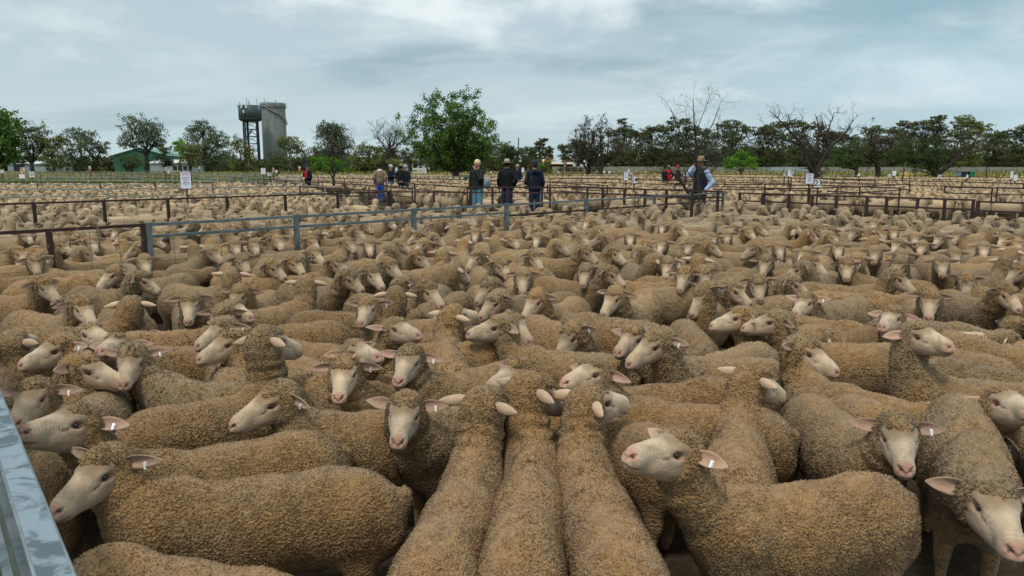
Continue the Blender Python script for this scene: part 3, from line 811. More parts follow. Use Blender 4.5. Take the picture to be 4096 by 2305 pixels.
MID = [
 ('D', (240,210),(270,355),1),('D',(350,370),(495,505),1),('D',(380,165),(405,270),1),('D',(580,130),(550,245),1),
 ('D',(740,110),(725,245),1),('D',(800,290),(625,415),1),('D',(1070,205),(1100,330),1),('D',(1060,330),(1255,475),1),
 ('D',(620,510),(745,685),1),('D',(1090,595),(1315,730),1),('D',(1010,500),(1130,560),-1),('D',(1390,485),(1375,690),1),
 ('D',(1430,240),(1545,330),1),('D',(1560,145),(1680,230),1),('D',(1720,100),(1760,195),1),('D',(1860,95),(1895,200),1),
 ('D',(1790,205),(1865,305),1),('D',(2030,245),(2165,370),1),('D',(2180,215),(2300,300),1),('D',(2260,360),(2270,390),-1),
 ('D',(1720,305),(1740,340),-1),('D',(1740,430),(1620,520),1),('D',(1590,580),(1480,690),1),('D',(2330,150),(2420,265),1),
 ('D',(2500,215),(2570,310),1),('D',(1150,80),(1260,190),1),('D',(1260,75),(1310,180),1),('D',(2110,60),(2200,180),1),
 ('D',(2040,20),(2015,115),1),('D',(1770,30),(1780,100),1),('D',(2240,10),(2160,90),1),('D',(2290,70),(2370,150),1),
 ('D',(2450,20),(2480,130),1),('D',(1410,120),(1350,160),-1),('D',(1440,70),(1500,100),1),
 ('E',(540,440),(540,470),-1),('E',(790,400),(935,545),1),('E',(520,375),(340,500),1),('E',(1180,385),(1035,545),1),
 ('E',(1240,475),(1055,620),1),('E',(1530,465),(1390,600),1),('E',(1460,315),(1455,465),1),('E',(2130,290),(2275,435),1),
 ('E',(2110,445),(1975,505),1),('E',(1910,280),(1870,390),1),('E',(1310,235),(1420,275),1),('E',(980,270),(1095,395),-1),
 ('E',(690,180),(815,290),1),('E',(500,235),(625,345),1),('E',(370,290),(490,370),1),('E',(200,320),(365,440),1),
 ('E',(110,220),(240,310),1),('E',(870,160),(865,190),-1),('E',(1090,175),(1000,280),1),('E',(330,95),(340,220),1),
 ('E',(2400,155),(2500,280),1),('E',(2140,145),(2260,255),1),('E',(1740,95),(1830,215),1),('E',(2010,45),(1890,145),1),
 ('E',(1385,60),(1465,160),1),('E',(1560,50),(1540,155),1),('E',(1100,20),(1090,110),1),('E',(80,20),(90,130),1),
 ('E',(180,80),(255,180),1),('E',(660,30),(560,110),1),('E',(830,50),(915,160),1),('E',(700,90),(610,150),1),
 ('E',(1250,70),(1290,95),-1),('E',(2300,140),(2280,250),1),('E',(2250,40),(2250,150),1),('E',(2490,90),(2460,190),1),
 ('E',(1560,180),(1640,270),1),('E',(1370,170),(1400,200),-1),('E',(2520,230),(2500,310),1),
 ('F',(240,295),(265,440),1),('F',(440,395),(590,585),1),('F',(640,365),(660,530),1),('F',(910,255),(720,385),1),
 ('F',(1050,215),(1155,380),1),('F',(1260,240),(1260,385),1),('F',(910,355),(1095,525),1),('F',(1220,115),(1225,240),1),
 ('F',(785,115),(795,220),1),('F',(290,105),(440,215),1),('F',(190,205),(200,230),-1),('F',(580,115),(445,215),1),
 ('F',(690,215),(655,340),1),('F',(1490,145),(1480,240),1),('F',(1680,315),(1865,460),1),('F',(1650,230),(1590,355),1),
 ('F',(1970,220),(1975,355),1),('F',(1895,465),(1885,645),1),('F',(2480,425),(2640,600),1),('F',(1170,40),(1290,110),1),
 ('F',(550,5),(625,90),1),('F',(390,30),(390,130),1),('F',(275,50),(280,100),1),('F',(1340,200),(1300,270),1),
 ('F',(1690,170),(1720,260),1),('F',(1950,50),(1900,160),1),('F',(2080,30),(2030,110),1),('F',(2430,50),(2360,120),1),
 ('F',(2080,160),(2120,240),1),('F',(2290,115),(2290,200),1),('F',(2480,215),(2570,300),-1),('F',(1780,45),(1780,130),1),
 ('F',(1620,5),(1620,80),1),('F',(1320,10),(1260,60),1),('F',(2540,90),(2540,180),1),('F',(1640,90),(1590,170),1),
 ('F',(1490,70),(1520,110),-1),('F',(960,150),(880,190),1),('F',(90,300),(40,400),1),('F',(40,190),(60,290),1),
 ('F',(110,100),(60,180),1),('F',(180,60),(130,90),1),('F',(2560,160),(2480,240),1),
]
PN = (np.array([0.214, 0, -0.030]) * HS - POLL)
PNL = float(np.linalg.norm(PN)); PNA = math.atan2(-PN[2], PN[0])
def solve_head(H, N, sign, poll, scale=1.0):
    """face axis in world space from the crown point and the nose pixel"""
    C = Vector((0, 0, CAMH)); d = ray(*N).normalized(); L = PNL * scale
    w = poll - C; tc = w.dot(d); per2 = w.dot(w) - tc * tc
    q = L * L - per2
    if q <= 0:
        P = C + d * tc; v = (P - poll)
    else:
        v = (C + d * (tc - sign * math.sqrt(q))) - poll
    v.normalize()
    hx = math.hypot(v.x, v.y)
    el = math.atan2(v.z, hx) + PNA; el = max(min(el, 0.35), -1.15)
    if hx < 0.05: return Vector((0, -math.cos(el), math.sin(el)))
    return Vector((v.x / hx * math.cos(el), v.y / hx * math.cos(el), math.sin(el)))

BODIES = []      # (ax, ay, bx, by) spine segment of every sheep
def seg_of(c, th, sc=1.0):
    f = (math.cos(th), math.sin(th))
    return (c[0] - 0.33 * sc * f[0], c[1] - 0.33 * sc * f[1], c[0] + 0.25 * sc * f[0], c[1] + 0.25 * sc * f[1])
def clearance(seg, bodies=None):
    B = np.array(BODIES if bodies is None else bodies)
    if len(B) == 0: return 9.0
    a = np.array(seg); mn = 9.0
    for t in (0, .25, .5, .75, 1):
        p = a[:2] * (1 - t) + a[2:] * t
        ab = B[:, 2:] - B[:, :2]; ap = p - B[:, :2]
        u = np.clip((ap * ab).sum(1) / ((ab * ab).sum(1) + 1e-9), 0, 1)
        mn = min(mn, float(np.sqrt(((ap - u[:, None] * ab) ** 2).sum(1)).min()))
    return mn
SHEEP = []   # dict(kind, loc, th, scale, ...)
def tocol(tint, lum, r=None): return (tint, lum, random.random() if r is None else r, 1)

# fences of the near pen, in plan (used both for building them and for keeping sheep inside)
RAIL_H = 1.05
F1A = at_z(0, 926, RAIL_H); F1B = at_z(583, 894, RAIL_H); F1E = at_z(2895, 769, RAIL_H)
F3A = at_z(2960, 770, RAIL_H); F3E = at_z(4096, 803, RAIL_H)
NR0 = at_z(300, 2305, 1.02); NR1 = at_z(0, 1565, 1.02)
F2A = at_z(0, 814, RAIL_H); F2B = at_z(1558, 765, RAIL_H); F2C = at_z(2355, 770, RAIL_H)
def side(p, a, b): return (b[0] - a[0]) * (p[1] - a[1]) - (b[1] - a[1]) * (p[0] - a[0])
def in_near_pen(p, m=0.33):
    def dist(a, b): return side(p, a, b) / math.hypot(b[0] - a[0], b[1] - a[1])
    return dist(F1A, F1E) < -m and dist(NR0, NR1) < -m * .5 and dist(F3A, F3E) < -m and p[1] > 1.3
def in_pen2(p, m=0.33):
    def dist(a, b): return side(p, a, b) / math.hypot(b[0] - a[0], b[1] - a[1])
    return dist(F1A, F1E) > m and dist(F2A, F2B) < -m and dist(F2B, F2C) < -m and dist(F2C, F1E) < -m

# ---- hand placed, nearest
for e in NEAR:
    crop, H, N, sg, S, Rm, o = e
    if o.get('skip'): continue
    f = CR[crop]; H, N = f(H), f(N)
    hz = o.get('hz', 0.80)
    poll = at_height(H[0], H[1], hz)
    if S is not None:
        s_ = at_height(*f(S), 0.60); r_ = at_height(*f(Rm), 0.60)
        dv = Vector((s_.x - r_.x, s_.y - r_.y)); th = math.atan2(dv.y, dv.x)
        sc = o.get('sc', 0.97); ln = max(0.92, min(dv.length / 0.66, 1.26)) if dv.length > .5 else 1.0
        c = Vector((s_.x, s_.y)) - Vector((math.cos(th), math.sin(th))) * 0.27 * ln
        # the back seen against the next sheep is the far flank's curve: step the spine towards the camera
        vd = Vector((c.x, c.y)).normalized(); lat = abs(vd.x * math.sin(th) - vd.y * math.cos(th))
        c -= vd * (0.075 * lat * lat)
        # crown: the point of its sight line closest to where a neck can carry it
        cz = ground_z(c.x, c.y)
        tgt = Vector((c.x + math.cos(th) * 0.44 * ln, c.y + math.sin(th) * 0.44 * ln, cz + hz * 1.05 * sc))
        d = ray(*H).normalized(); C0 = Vector((0, 0, CAMH)); tt = (tgt - C0).dot(d); poll = C0 + d * tt
        fw = solve_head(H, N, sg, poll, sc)
    else:
        ln = 1.0; sc = 0.95; fw = solve_head(H, N, sg, poll, sc)
        fy = math.atan2(fw.y, fw.x); th0 = R(o['hd']) if 'hd' in o else fy
        best = None
        for k in range(-6, 7):
            th = th0 + R(k * 9)
            for rel in (0.36, 0.42, 0.48):
                c = (poll.x - rel * math.cos(th), poll.y - rel * math.sin(th))
                q = min(clearance(seg_of(c, th)), .36) - 0.012 * abs(k)
                if not in_near_pen(c, .1): q -= .2
                if best is None or q > best[0]: best = (q, th, c)
        th, c = best[1], Vector(best[2])
    BODIES.append(seg_of(c, th, ln))
    SHEEP.append(dict(uniq=True, c=(c[0], c[1]), th=th, sc=sc, poll=poll, fw=fw, o=o, sg=sg, ln=ln / sc if ln != 1.0 else 1.0))

# ---- library poses: head yaw relative to the body, pitch, neck reach
LIBP = []
for ry in (-125, -95, -65, -35, -10, 15, 45, 75, 105, 130):
    for pi, pz in ((-30, 0.83), (-48, 0.76)):
        a = R(ry); 
        px = 0.40 + 0.13 * math.cos(a * .8); py = 0.15 * math.sin(a)
        LIBP.append((ry, pi, (px, py, pz)))
LIBP.append((8, -40, (0.62, 0.03, 0.60))); LIBP.append((-60, -30, (0.52, -0.12, 0.58)))
def lib_place(poll, fw, anchor=None):
    fy = math.degrees(math.atan2(fw[1], fw[0])); fp = math.degrees(math.asin(max(-1, min(1, fw[2]))))
    best = None
    for i, (ry, pi, pp) in enumerate(LIBP[:20]):
        th = R(fy - ry)
        c = (poll.x - pp[0] * math.cos(th) + pp[1] * math.sin(th), poll.y - pp[0] * math.sin(th) - pp[1] * math.cos(th))
        q = min(clearance(seg_of(c, th)), .37) - abs(fp - pi) * 0.0012 - 0.03 * (abs(ry) / 130)
        if not in_near_pen(c, .2): q -= .3
        if best is None or q > best[0]: best = (q, i, th, c)
    return best
for crop, H, N, sg in sorted(MID, key=lambda e: -CR[e[0]](e[1])[1]):
    f = CR[crop]; H, N = f(H), f(N)
    poll = at_height(H[0], H[1], 0.80)
    fw = solve_head(H, N, sg, poll, .95)
    q, i, th, c = lib_place(poll, fw)
    if q < 0.10: continue
    BODIES.append(seg_of(c, th))
    SHEEP.append(dict(uniq=False, lib=i, c=c, th=th, sc=0.95, o={}))
n_hand = len(SHEEP)
# ---- everything else in the near pen and in the pen behind it
rr_ = random.Random(11)
def fill(test, x0, x1, y0, y1, tries, clear, lowhead=lambda p: False, ymin=2.9):
    n = 0
    B = BODIES
    for t in range(tries):
        p = (rr_.uniform(x0, x1), rr_.uniform(y0, y1))
        if p[1] < ymin: continue
        if abs(p[0]) > 0.78 * p[1] + 1.0 or not test(p): continue
        th = rr_.choice((rr_.gauss(0, 28), rr_.gauss(180, 35), rr_.uniform(0, 360))); th = R(th)
        sg = seg_of(p, th)
        if not (test(sg[:2]) and test(sg[2:])): continue
        near = [b for b in B if abs(b[0] - p[0]) < 1.3 and abs(b[1] - p[1]) < 1.3]
        if near and clearance(sg, near) < clear: continue
        B.append(sg); n += 1
        lib = rr_.choice((20, 21))
        if not lowhead(p):
            for _ in range(4):
                lib = rr_.randrange(20); fy = (math.degrees(th) + LIBP[lib][0]) % 360
                if fy < 15 or 170 < fy < 250 or fy > 290 or rr_.random() < .12: break
        SHEEP.append(dict(uniq=False, lib=lib, c=p, th=th, sc=rr_.uniform(.90, .99), o={}))
    return n
def line_up(a, b, off, n, test, heads=True):
    a, b = Vector((a[0], a[1])), Vector((b[0], b[1])); d = (b - a).normalized(); nn = Vector((d.y, -d.x)); th0 = math.atan2(d.y, d.x); k = 0
    for i in range(n):
        p = a.lerp(b, (i + rr_.random()) / n) + nn * (off + rr_.uniform(-.06, .12))
        th = th0 + (0 if rr_.random() < .55 else math.pi) + R(rr_.gauss(0, 16)); sg = seg_of(p, th)
        if not test(p): continue
        near = [q for q in BODIES if abs(q[0] - p[0]) < 1.3 and abs(q[1] - p[1]) < 1.3]
        if near and clearance(sg, near) < .24: continue
        BODIES.append(sg); k += 1
        SHEEP.append(dict(uniq=False, lib=rr_.randrange(20), c=tuple(p), th=th, sc=rr_.uniform(.93, 1.0), o={}))
    return k
print('LINED', line_up(F1A, F1E, .30, 130, lambda p: True), line_up(F3A, F3E, .30, 70, lambda p: True), line_up(F1A, F1E, -.30, 120, lambda p: True))
f0 = fill(lambda p: in_near_pen(p, .25), -6, 14, 1.4, 22, 9000, 0.30, lambda p: math.hypot(*p) < 7.5 or rr_.random() < .1)
f1 = fill(lambda p: in_near_pen(p, .25), -6, 14, 1.4, 22, 9000, 0.25, lambda p: math.hypot(*p) < 8.0 or rr_.random() < .15)
f2 = fill(lambda p: in_pen2(p, .3), -13, 6, 6, 23, 9000, 0.30)
f2 += fill(lambda p: in_pen2(p, .3), -13, 6, 6, 23, 7000, 0.25)
print('SHEEP hand', n_hand, 'fill', f0, f1, f2)
# ---- visible ones sorted by distance: the 300 that show largest are individuals
def poll_world(s):
    if s['uniq']: return s['poll']
    pp = LIBP[s['lib']][2]; c, sn = math.cos(s['th']), math.sin(s['th'])
    return Vector((s['c'][0] + (pp[0] * c - pp[1] * sn) * s['sc'], s['c'][1] + (pp[0] * sn + pp[1] * c) * s['sc'], ground_z(*s['c']) + pp[2] * s['sc']))
def vis(s):
    for p in (poll_world(s), Vector((s['c'][0], s['c'][1], .6))):
        q = project(p)
        if q and -150 < q[0] < 4250 and q[1] < 2600: return True
    return False
for s in SHEEP:
    s['d'] = math.hypot(*s['c']); s['vis'] = vis(s)
order = sorted([s for s in SHEEP if s['vis'] or s['uniq'] or s['d'] < 9], key=lambda s: (not s['uniq'], s['d']))
single = order[:300]; rest = order[300:]
DIRW = [(-22.5, 22.5, 'looking right'), (22.5, 67.5, 'looking away to the right'), (67.5, 112.5, 'turned away so only the back of its head shows'), (112.5, 157.5, 'looking away to the left'),
        (157.5, 202.5, 'looking left'), (202.5, 247.5, 'looking left towards the camera'), (247.5, 292.5, 'facing the camera'), (292.5, 337.5, 'looking right towards the camera')]
libT1, libT2 = {}, {}
def lib_asset(i, tier):
    D = libT1 if tier == 1 else libT2
    if tier == 2 and i < 20: i = i - i % 2 if i % 4 else i        # fewer distinct distant shapes
    if i not in D:
        ry, pi, pp = LIBP[i]; a = R(ry); e = R(pi)
        sh = SheepShape(pp, (math.cos(a) * math.cos(e), math.sin(a) * math.cos(e), math.sin(e)), seed=20 + i)
        D[i] = SheepAsset(sh, tier, (0.1 + 0.12 * (i % 3), 0.15 + 0.15 * (i % 2)))
    return D[i]
used_labels = set()
LOOK = {'looking right': 'looking right', 'looking away to the right': 'looking away', 'turned away so only the back of its head shows': 'facing away', 'looking away to the left': 'looking away', 'looking left': 'looking left', 'looking left towards the camera': 'glancing left', 'facing the camera': 'facing us', 'looking right towards the camera': 'glancing right'}
LMK = [(40, 'leafy tree at the left edge'), (130, 'board one-oh-one'), (300, 'dark trees by the shed'), (430, 'green shed'), (570, 'round gum tree'), (740, 'big sale placard'),
       (870, 'far grey-green gums'), (1000, 'steel water tank'), (1100, 'concrete tower'), (1226, 'man in the red shirt'), (1330, 'small sprouting tree'), (1420, 'gap beside the sprouting tree'), (1525, 'man in the tan coat'),
       (1615, 'man in the black coat'), (1720, 'white caravan'), (1810, 'big green tree'), (1910, 'blond man'), (2025, 'man in the cream hat'), (2135, 'man with the camera'),
       (2250, 'red-gabled house'), (2390, 'twin bare trees'), (2530, 'board twenty-four'), (2670, 'person in the red vest'), (2790, 'straw-hatted man'), (2880, 'the blue rail end post'), (2970, 'bright green tree'),
       (3080, 'gap left of the forked tree'), (3180, 'forked bare tree'), (3272, 'board twenty-three'), (3400, 'dark green tree'), (3560, 'board fifty-seven'), (3700, 'wide spreading tree'), (3850, 'dark cabinet'), (4000, 'right edge of the photo')]
ORD = 'first second third fourth fifth sixth seventh eighth ninth tenth eleventh twelfth thirteenth fourteenth fifteenth sixteenth seventeenth eighteenth nineteenth twentieth'.split() + ['twenty-first', 'twenty-second', 'twenty-third', 'twenty-fourth', 'twenty-fifth', 'twenty-sixth', 'twenty-seventh', 'twenty-eighth', 'last']
cols = {}
for s in single:
    q = project(poll_world(s)); s['uv'] = (max(0, min(4096, q[0])), q[1]) if q else (2048, 2305)
    s['lm'] = min(LMK, key=lambda m: abs(m[0] - s['uv'][0]))[1]
    cols.setdefault((s['lm'], in_near_pen(s['c'], 0)), []).append(s)
for key, L_ in cols.items():
    for i, s in enumerate(sorted(L_, key=lambda s: s['uv'][1])): s['ord'] = ORD[min(i, 28)]
for k, s in enumerate(single):
    o = s['o']; c = s['c']; gz = ground_z(*c)
    tint = o.get('tint', rr_.choice((rr_.uniform(.15, .55), rr_.uniform(.45, 1.05)))); lum = o.get('lum', rr_.uniform(.2, .85))
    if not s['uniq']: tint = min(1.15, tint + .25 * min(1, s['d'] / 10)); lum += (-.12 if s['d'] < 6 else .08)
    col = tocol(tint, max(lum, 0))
    if s['uniq']:
        M = Matrix.Rotation(-s['th'], 3, 'Z')
        pl = (M @ (Vector(s['poll']) - Vector((c[0], c[1], gz)))) / s['sc']; fw = M @ s['fw']
        b = Vector((0.27 * s['ln'], 0, 0.475)); dv = pl - b
        if dv.length > 0.60: pl = b + dv * (0.60 / dv.length)
        sh = SheepShape(tuple(pl), tuple(fw), seed=k * 3 + 1, roll=rr_.uniform(-.08, .08), fat=rr_.uniform(.97, 1.03), ln=s['ln'])
        tier = 0 if s['d'] < 4.1 else 1
        a = SheepAsset(sh, tier, (round(rr_.uniform(0, .35), 3), round(rr_.uniform(.1, .5), 3), -.3 if s['sg'] < 0 else rr_.choice((.1, .35, .5))), horns=bool(o.get('horns')))
        a.place('sheep', (c[0], c[1], gz), s['th'], s['sc'], col, o['l'], 'sheep packed in the near pen', bool(o.get('tg')))
        continue
    tier = 1 if s['d'] < 9.5 else 2
    a = lib_asset(s['lib'], tier)
    fy = (math.degrees(s['th']) + LIBP[s['lib']][0]) % 360
    look = next((w for lo, hi, w in DIRW if lo <= fy < hi), 'looking right')
    tone = 'grey' if tint > .7 else 'tan' if tint < .35 else 'grey-brown'
    tg = rr_.random() < .25
    pen = 'in near pen' if in_near_pen(c, 0) else 'behind blue rail'
    low = s['lib'] >= 20
    if tg and tier == 1 and not low: tone = 'ear-tagged ' + tone
    lab = f"{tone} sheep {'with lowered head' if low else LOOK[look]}, {s['ord']} {pen} below {s['lm']}"
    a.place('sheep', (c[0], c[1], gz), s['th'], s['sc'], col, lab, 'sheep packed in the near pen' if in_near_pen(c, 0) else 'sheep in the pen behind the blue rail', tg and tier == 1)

# ---- the far flock: thousands of sheep, one object made of points carrying instances
SRC = bpy.data.collections.new('flock_sources')
src_tris = []
for i, (ry, pi, pz, px) in enumerate(((-90, -30, .87, .42), (-20, -35, .84, .5), (60, -40, .84, .45), (120, -30, .88, .38), (0, -50, .78, .52), (180, -20, .84, .34), (-60, -42, .82, .46))):
    a = R(ry if ry != 180 else 100); e = R(pi)
    sh = SheepShape((px, 0.13 * math.sin(a), pz), (math.cos(a) * math.cos(e), math.sin(a) * math.cos(e), math.sin(e)), seed=60 + i)
    me = sh.build(0.032, 0.015, (0.1, 0.3))
    me.materials.clear(); me.materials.append(M_WOOL_FAR); me.materials.append(M_SKIN_FAR); me.name = 'far_sheep'
    src_tris.append(len(me.polygons))
    ob = bpy.data.objects.new(f'far_sheep', me); SRC.objects.link(ob)

def flock_tree():
    g = bpy.data.node_groups.new('flock_instances', 'GeometryNodeTree')
    g.interface.new_socket('Geometry', in_out='INPUT', socket_type='NodeSocketGeometry')
    g.interface.new_socket('Geometry', in_out='OUTPUT', socket_type='NodeSocketGeometry')
    N, L = g.nodes, g.links
    gi = N.new('NodeGroupInput'); go = N.new('NodeGroupOutput')
    ci = N.new('GeometryNodeCollectionInfo'); ci.inputs['Collection'].default_value = SRC
    ci.inputs['Separate Children'].default_value = True; ci.inputs['Reset Children'].default_value = True
    ip = N.new('GeometryNodeInstanceOnPoints'); ip.inputs['Pick Instance'].default_value = True
    def na(nm, ty):
        n = N.new('GeometryNodeInputNamedAttribute'); n.data_type = ty; n.inputs['Name'].default_value = nm
        return [o for o in n.outputs if o.enabled][0]
    L.new(gi.outputs[0], ip.inputs['Points']); L.new(ci.outputs[0], ip.inputs['Instance'])
    L.new(na('idx', 'INT'), ip.inputs['Instance Index'])
    L.new(na('rot', 'FLOAT_VECTOR'), ip.inputs['Rotation']); L.new(na('scl', 'FLOAT_VECTOR'), ip.inputs['Scale'])
    L.new(ip.outputs[0], go.inputs[0])
    return g
FT = flock_tree()
def flock_object(name, pts, label, lum=(0.0, 1.0), tn=(.3, 1.1)):
    """pts: rows x, y, z, heading, scale"""
    pts = np.asarray(pts, np.float32); n = len(pts)
    me = bpy.data.meshes.new(name); me.vertices.add(n); me.vertices.foreach_set('co', pts[:, :3].ravel())
    r = np.random.default_rng(n)
    ix = r.integers(0, 7, n); FY = np.array([-90, -20, 60, 120, 0, 100, -60])
    for _ in range(4):
        fy = (np.degrees(pts[:, 3]) + FY[ix]) % 360; bad = (fy > 20) & (fy < 165) & (r.random(n) < .85)
        ix = np.where(bad, r.integers(0, 7, n), ix)
    me.attributes.new('idx', 'INT', 'POINT').data.foreach_set('value', ix.astype(np.int32))
    rot = np.zeros((n, 3), np.float32); rot[:, 2] = pts[:, 3]
    me.attributes.new('rot', 'FLOAT_VECTOR', 'POINT').data.foreach_set('vector', rot.ravel())
    me.attributes.new('scl', 'FLOAT_VECTOR', 'POINT').data.foreach_set('vector', np.repeat(pts[:, 4:5], 3, 1).ravel())
    col = np.ones((n, 4), np.float32); col[:, 0] = r.uniform(*tn, n); col[:, 1] = r.uniform(*lum, n); col[:, 2] = r.random(n)
    me.attributes.new('tint', 'FLOAT_COLOR', 'POINT').data.foreach_set('color', col.ravel())
    o = link(name, me); md = o.modifiers.new('instances', 'NODES'); md.node_group = FT
    tag(o, label, 'sheep flock', None, 'stuff')
    return o
if rest:
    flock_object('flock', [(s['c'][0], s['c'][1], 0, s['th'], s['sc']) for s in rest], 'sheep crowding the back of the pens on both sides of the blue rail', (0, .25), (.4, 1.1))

# far pens, in plan: rows of pens divided by fences; lanes stay empty
LANE0 = at_z(1558, 765, RAIL_H)
def far_open(x, y):
    """True where sheep stand beyond the second rail"""
    if side((x, y), F2A, F2B) < 0.3 * 14: pass
    behind = side((x, y), F2A, F2B) / math.hypot(F2B[0] - F2A[0], F2B[1] - F2A[1]) > 0.4
    lanex = LANE0.x - (y - LANE0.y) * 0.42          # left edge of the lane running away
    if x < lanex - 0.2: return behind and y < 43 + 0.03 * x
    if y < 25.5 - 0.12 * x: return False            # the cross lane where the buyers stand
    if x < lanex + 3.2: return False
    return True
ROWY = [25.6, 30.5, 35.5, 37.5, 43.5, 49, 51.5, 58.5, 66, 69, 78, 88, 91, 104]
def in_gap(y, x):
    yy = y + 0.10 * x
    for a, b in ((31.0, 32.6), (40.0, 41.8), (52.5, 54.5), (64.5, 66.5)):
        if a < yy < b: return True
    return False
fp = []
y = 14.0
while y < 78:
    step = 0.62
    x = -0.78 * y - 2
    while x < 0.78 * y + 2:
        px = x + rr_.uniform(-.36, .36); py = y + rr_.uniform(-.33, .33)
        x += 0.70
        if not far_open(px, py): continue
        if px < LANE0.x - (py - LANE0.y) * 0.42 - .2:
            pass
        else:
            if in_gap(py, px) and rr_.random() < .6: continue
            if py > 43 and px < -.415 * py: continue
            if px > 0.35 * py and py > 64: continue
        if py + 0.0 * px < 21 and px > 0 : continue
        if rr_.random() < 0.05: continue
        th = R(rr_.choice((rr_.gauss(0, 40), rr_.gauss(180, 45), rr_.uniform(0, 360))))
        fp.append((px, py, 0, th, rr_.uniform(.90, 1.0)))
    y += step
print('FAR', len(fp))
flock_object('distant_flock', fp, 'thousands of pale sheep filling the saleyard pens to the trees', (0, .8))
# ================================================================== FENCES OF THE SALEYARD
def mat_galv():
    t = MT('galvanised_steel', 0.42, 0.55, 0.5)
    v = t.coord('Object')
    a = t.noise(v, 5.0, 6, 0.65, 0.6); b = t.noise(v, 60, 4, 0.7)
    c = t.mix(t.ramp(a, .35, .65), (0.105, 0.135, 0.145), (0.20, 0.245, 0.255))
    c = t.mix(t.ramp(b, .60, .72), c, (0.10, 0.12, 0.12))
    c = t.mix(t.ramp(t.noise(v, 9, 6, .8), .68, .76), c, (0.20, 0.09, 0.035))
    t.color(c); t.L.new(t.ramp(a, .3, .7, .3, .6), t.b.inputs['Roughness']); t.bump(b, .15, .002)
    return t.m
def mat_galv_wet():
    t = MT('wet_galvanised_rail', 0.3, 0.15, 0.4)
    v = t.coord('Object')
    a = t.noise(v, 7.0, 7, 0.62, .8); b = t.noise(v, 140, 4, 0.7)
    m = t.ramp(a, .45, .53); cl = t.n('ShaderNodeClamp'); t.L.new(m, cl.inputs[0])
    c = t.mix(cl.outputs[0], (0.075, 0.10, 0.115), (0.19, 0.245, 0.28))
    c = t.mix(t.ramp(b, .66, .75), c, (0.12, 0.13, 0.13))
    c = t.mix(t.ramp(t.noise(v, 17, 6, .8), .70, .76), c, (0.25, 0.10, 0.03))
    t.color(c); t.L.new(t.ramp(cl.outputs[0], 0, 1, .55, .34), t.b.inputs['Roughness'])
    return t.m
def mat_brown(name='brown_painted_steel', rust=False):
    t = MT(name, 0.55, 0.1, 0.35)
    v = t.coord('Object')
    a = t.noise(v, 3.0, 6, 0.7); b = t.noise(v, 40, 5, 0.7)
    c = t.mix(t.ramp(b, .3, .7), (0.026, 0.014, 0.012), (0.055, 0.028, 0.023))
    if rust: c = t.mix(t.ramp(t.noise(v, 2.3, 6, .75), .56, .63), c, t.mix(t.ramp(b, .3, .7), (0.22, 0.10, 0.02), (0.42, 0.24, 0.07)))
    else: c = t.mix(t.ramp(a, .62, .72), c, (0.14, 0.055, 0.025))
    t.color(c); t.bump(b, .2, .002)
    return t.m
M_GALV = mat_galv(); M_GALVW = mat_galv_wet(); M_BROWN = mat_brown(); M_RUST = mat_brown('rusty_brown_rail', True)
M_WIRE = plain('wire', (0.10, 0.10, 0.09), 0.5, 0.6, 0.2, 30)
M_PIPE = plain('weathered_pipe', (0.27, 0.29, 0.26), 0.55, 0.4, 0.25, 4)
_post_cache = {}
def on_line(a, b, u):
    """point of the line a-b that projects to photo column u"""
    lo, hi = -3.0, 4.0
    a, b = Vector(a), Vector(b)
    best = min((i / 400 * 7 - 3 for i in range(401)), key=lambda t: abs((project(a.lerp(b, t)) or (1e9,))[0] - u))
    for k in range(25):
        st = 0.0175 / 2 ** k
        best = min((best - st, best, best + st), key=lambda t: abs((project(a.lerp(b, t)) or (1e9,))[0] - u))
    return a.lerp(b, best)
def fence(name, label, a, b, rails, posts, rail_m, post_m, group=None, post_w=0.06, post_top=0.0, rail_s=(0.030, 0.037), wire=True, cat='fence', lowmat=None):
    """a, b: ends (x, y); rails: heights; posts: list of fractions along a-b"""
    a = Vector((a[0], a[1], 0)); b = Vector((b[0], b[1], 0)); L = (b - a).length; th = math.atan2(b.y - a.y, b.x - a.x)
    r = empty(name, a, th); tag(r, label, cat, group)
    for i, h in enumerate(rails):
        m = MB(); m.bar((0, 0, h - rail_s[1] / 2), (L, 0, h - rail_s[1] / 2), rail_s[0], rail_s[1])
        m.build('rail', lowmat if (lowmat and i) else rail_m, r)
    top = rails[0] + post_top
    key = (post_w, round(top, 3), post_m.name)
    if key not in _post_cache:
        m = MB(); m.box((0, 0, top / 2), (post_w, post_w * .8, top)); _post_cache[key] = m.mesh('post', post_m)
    for f in posts: link('post', _post_cache[key], r, (L * f, 0.0, 0))
    if wire:
        m = MB(); z = rails[-1] - 0.07
        zs = []
        while z > 0.12: zs.append(z); z -= 0.13
        for z in zs: m.bar((0, 0.012, z), (L, 0.012, z), 0.0045, 0.0045)
        n = int(L / 0.30)
        for i in range(1, n): m.bar((L * i / n, 0.012, 0.1), (L * i / n, 0.012, rails[-1] - .05), 0.004, 0.004)
        m.build('wire_mesh', M_WIRE, r)
    return r
def fr(a, b, p): return (Vector((p.x - a.x, p.y - a.y)).length / Vector((b.x - a.x, b.y - a.y)).length)
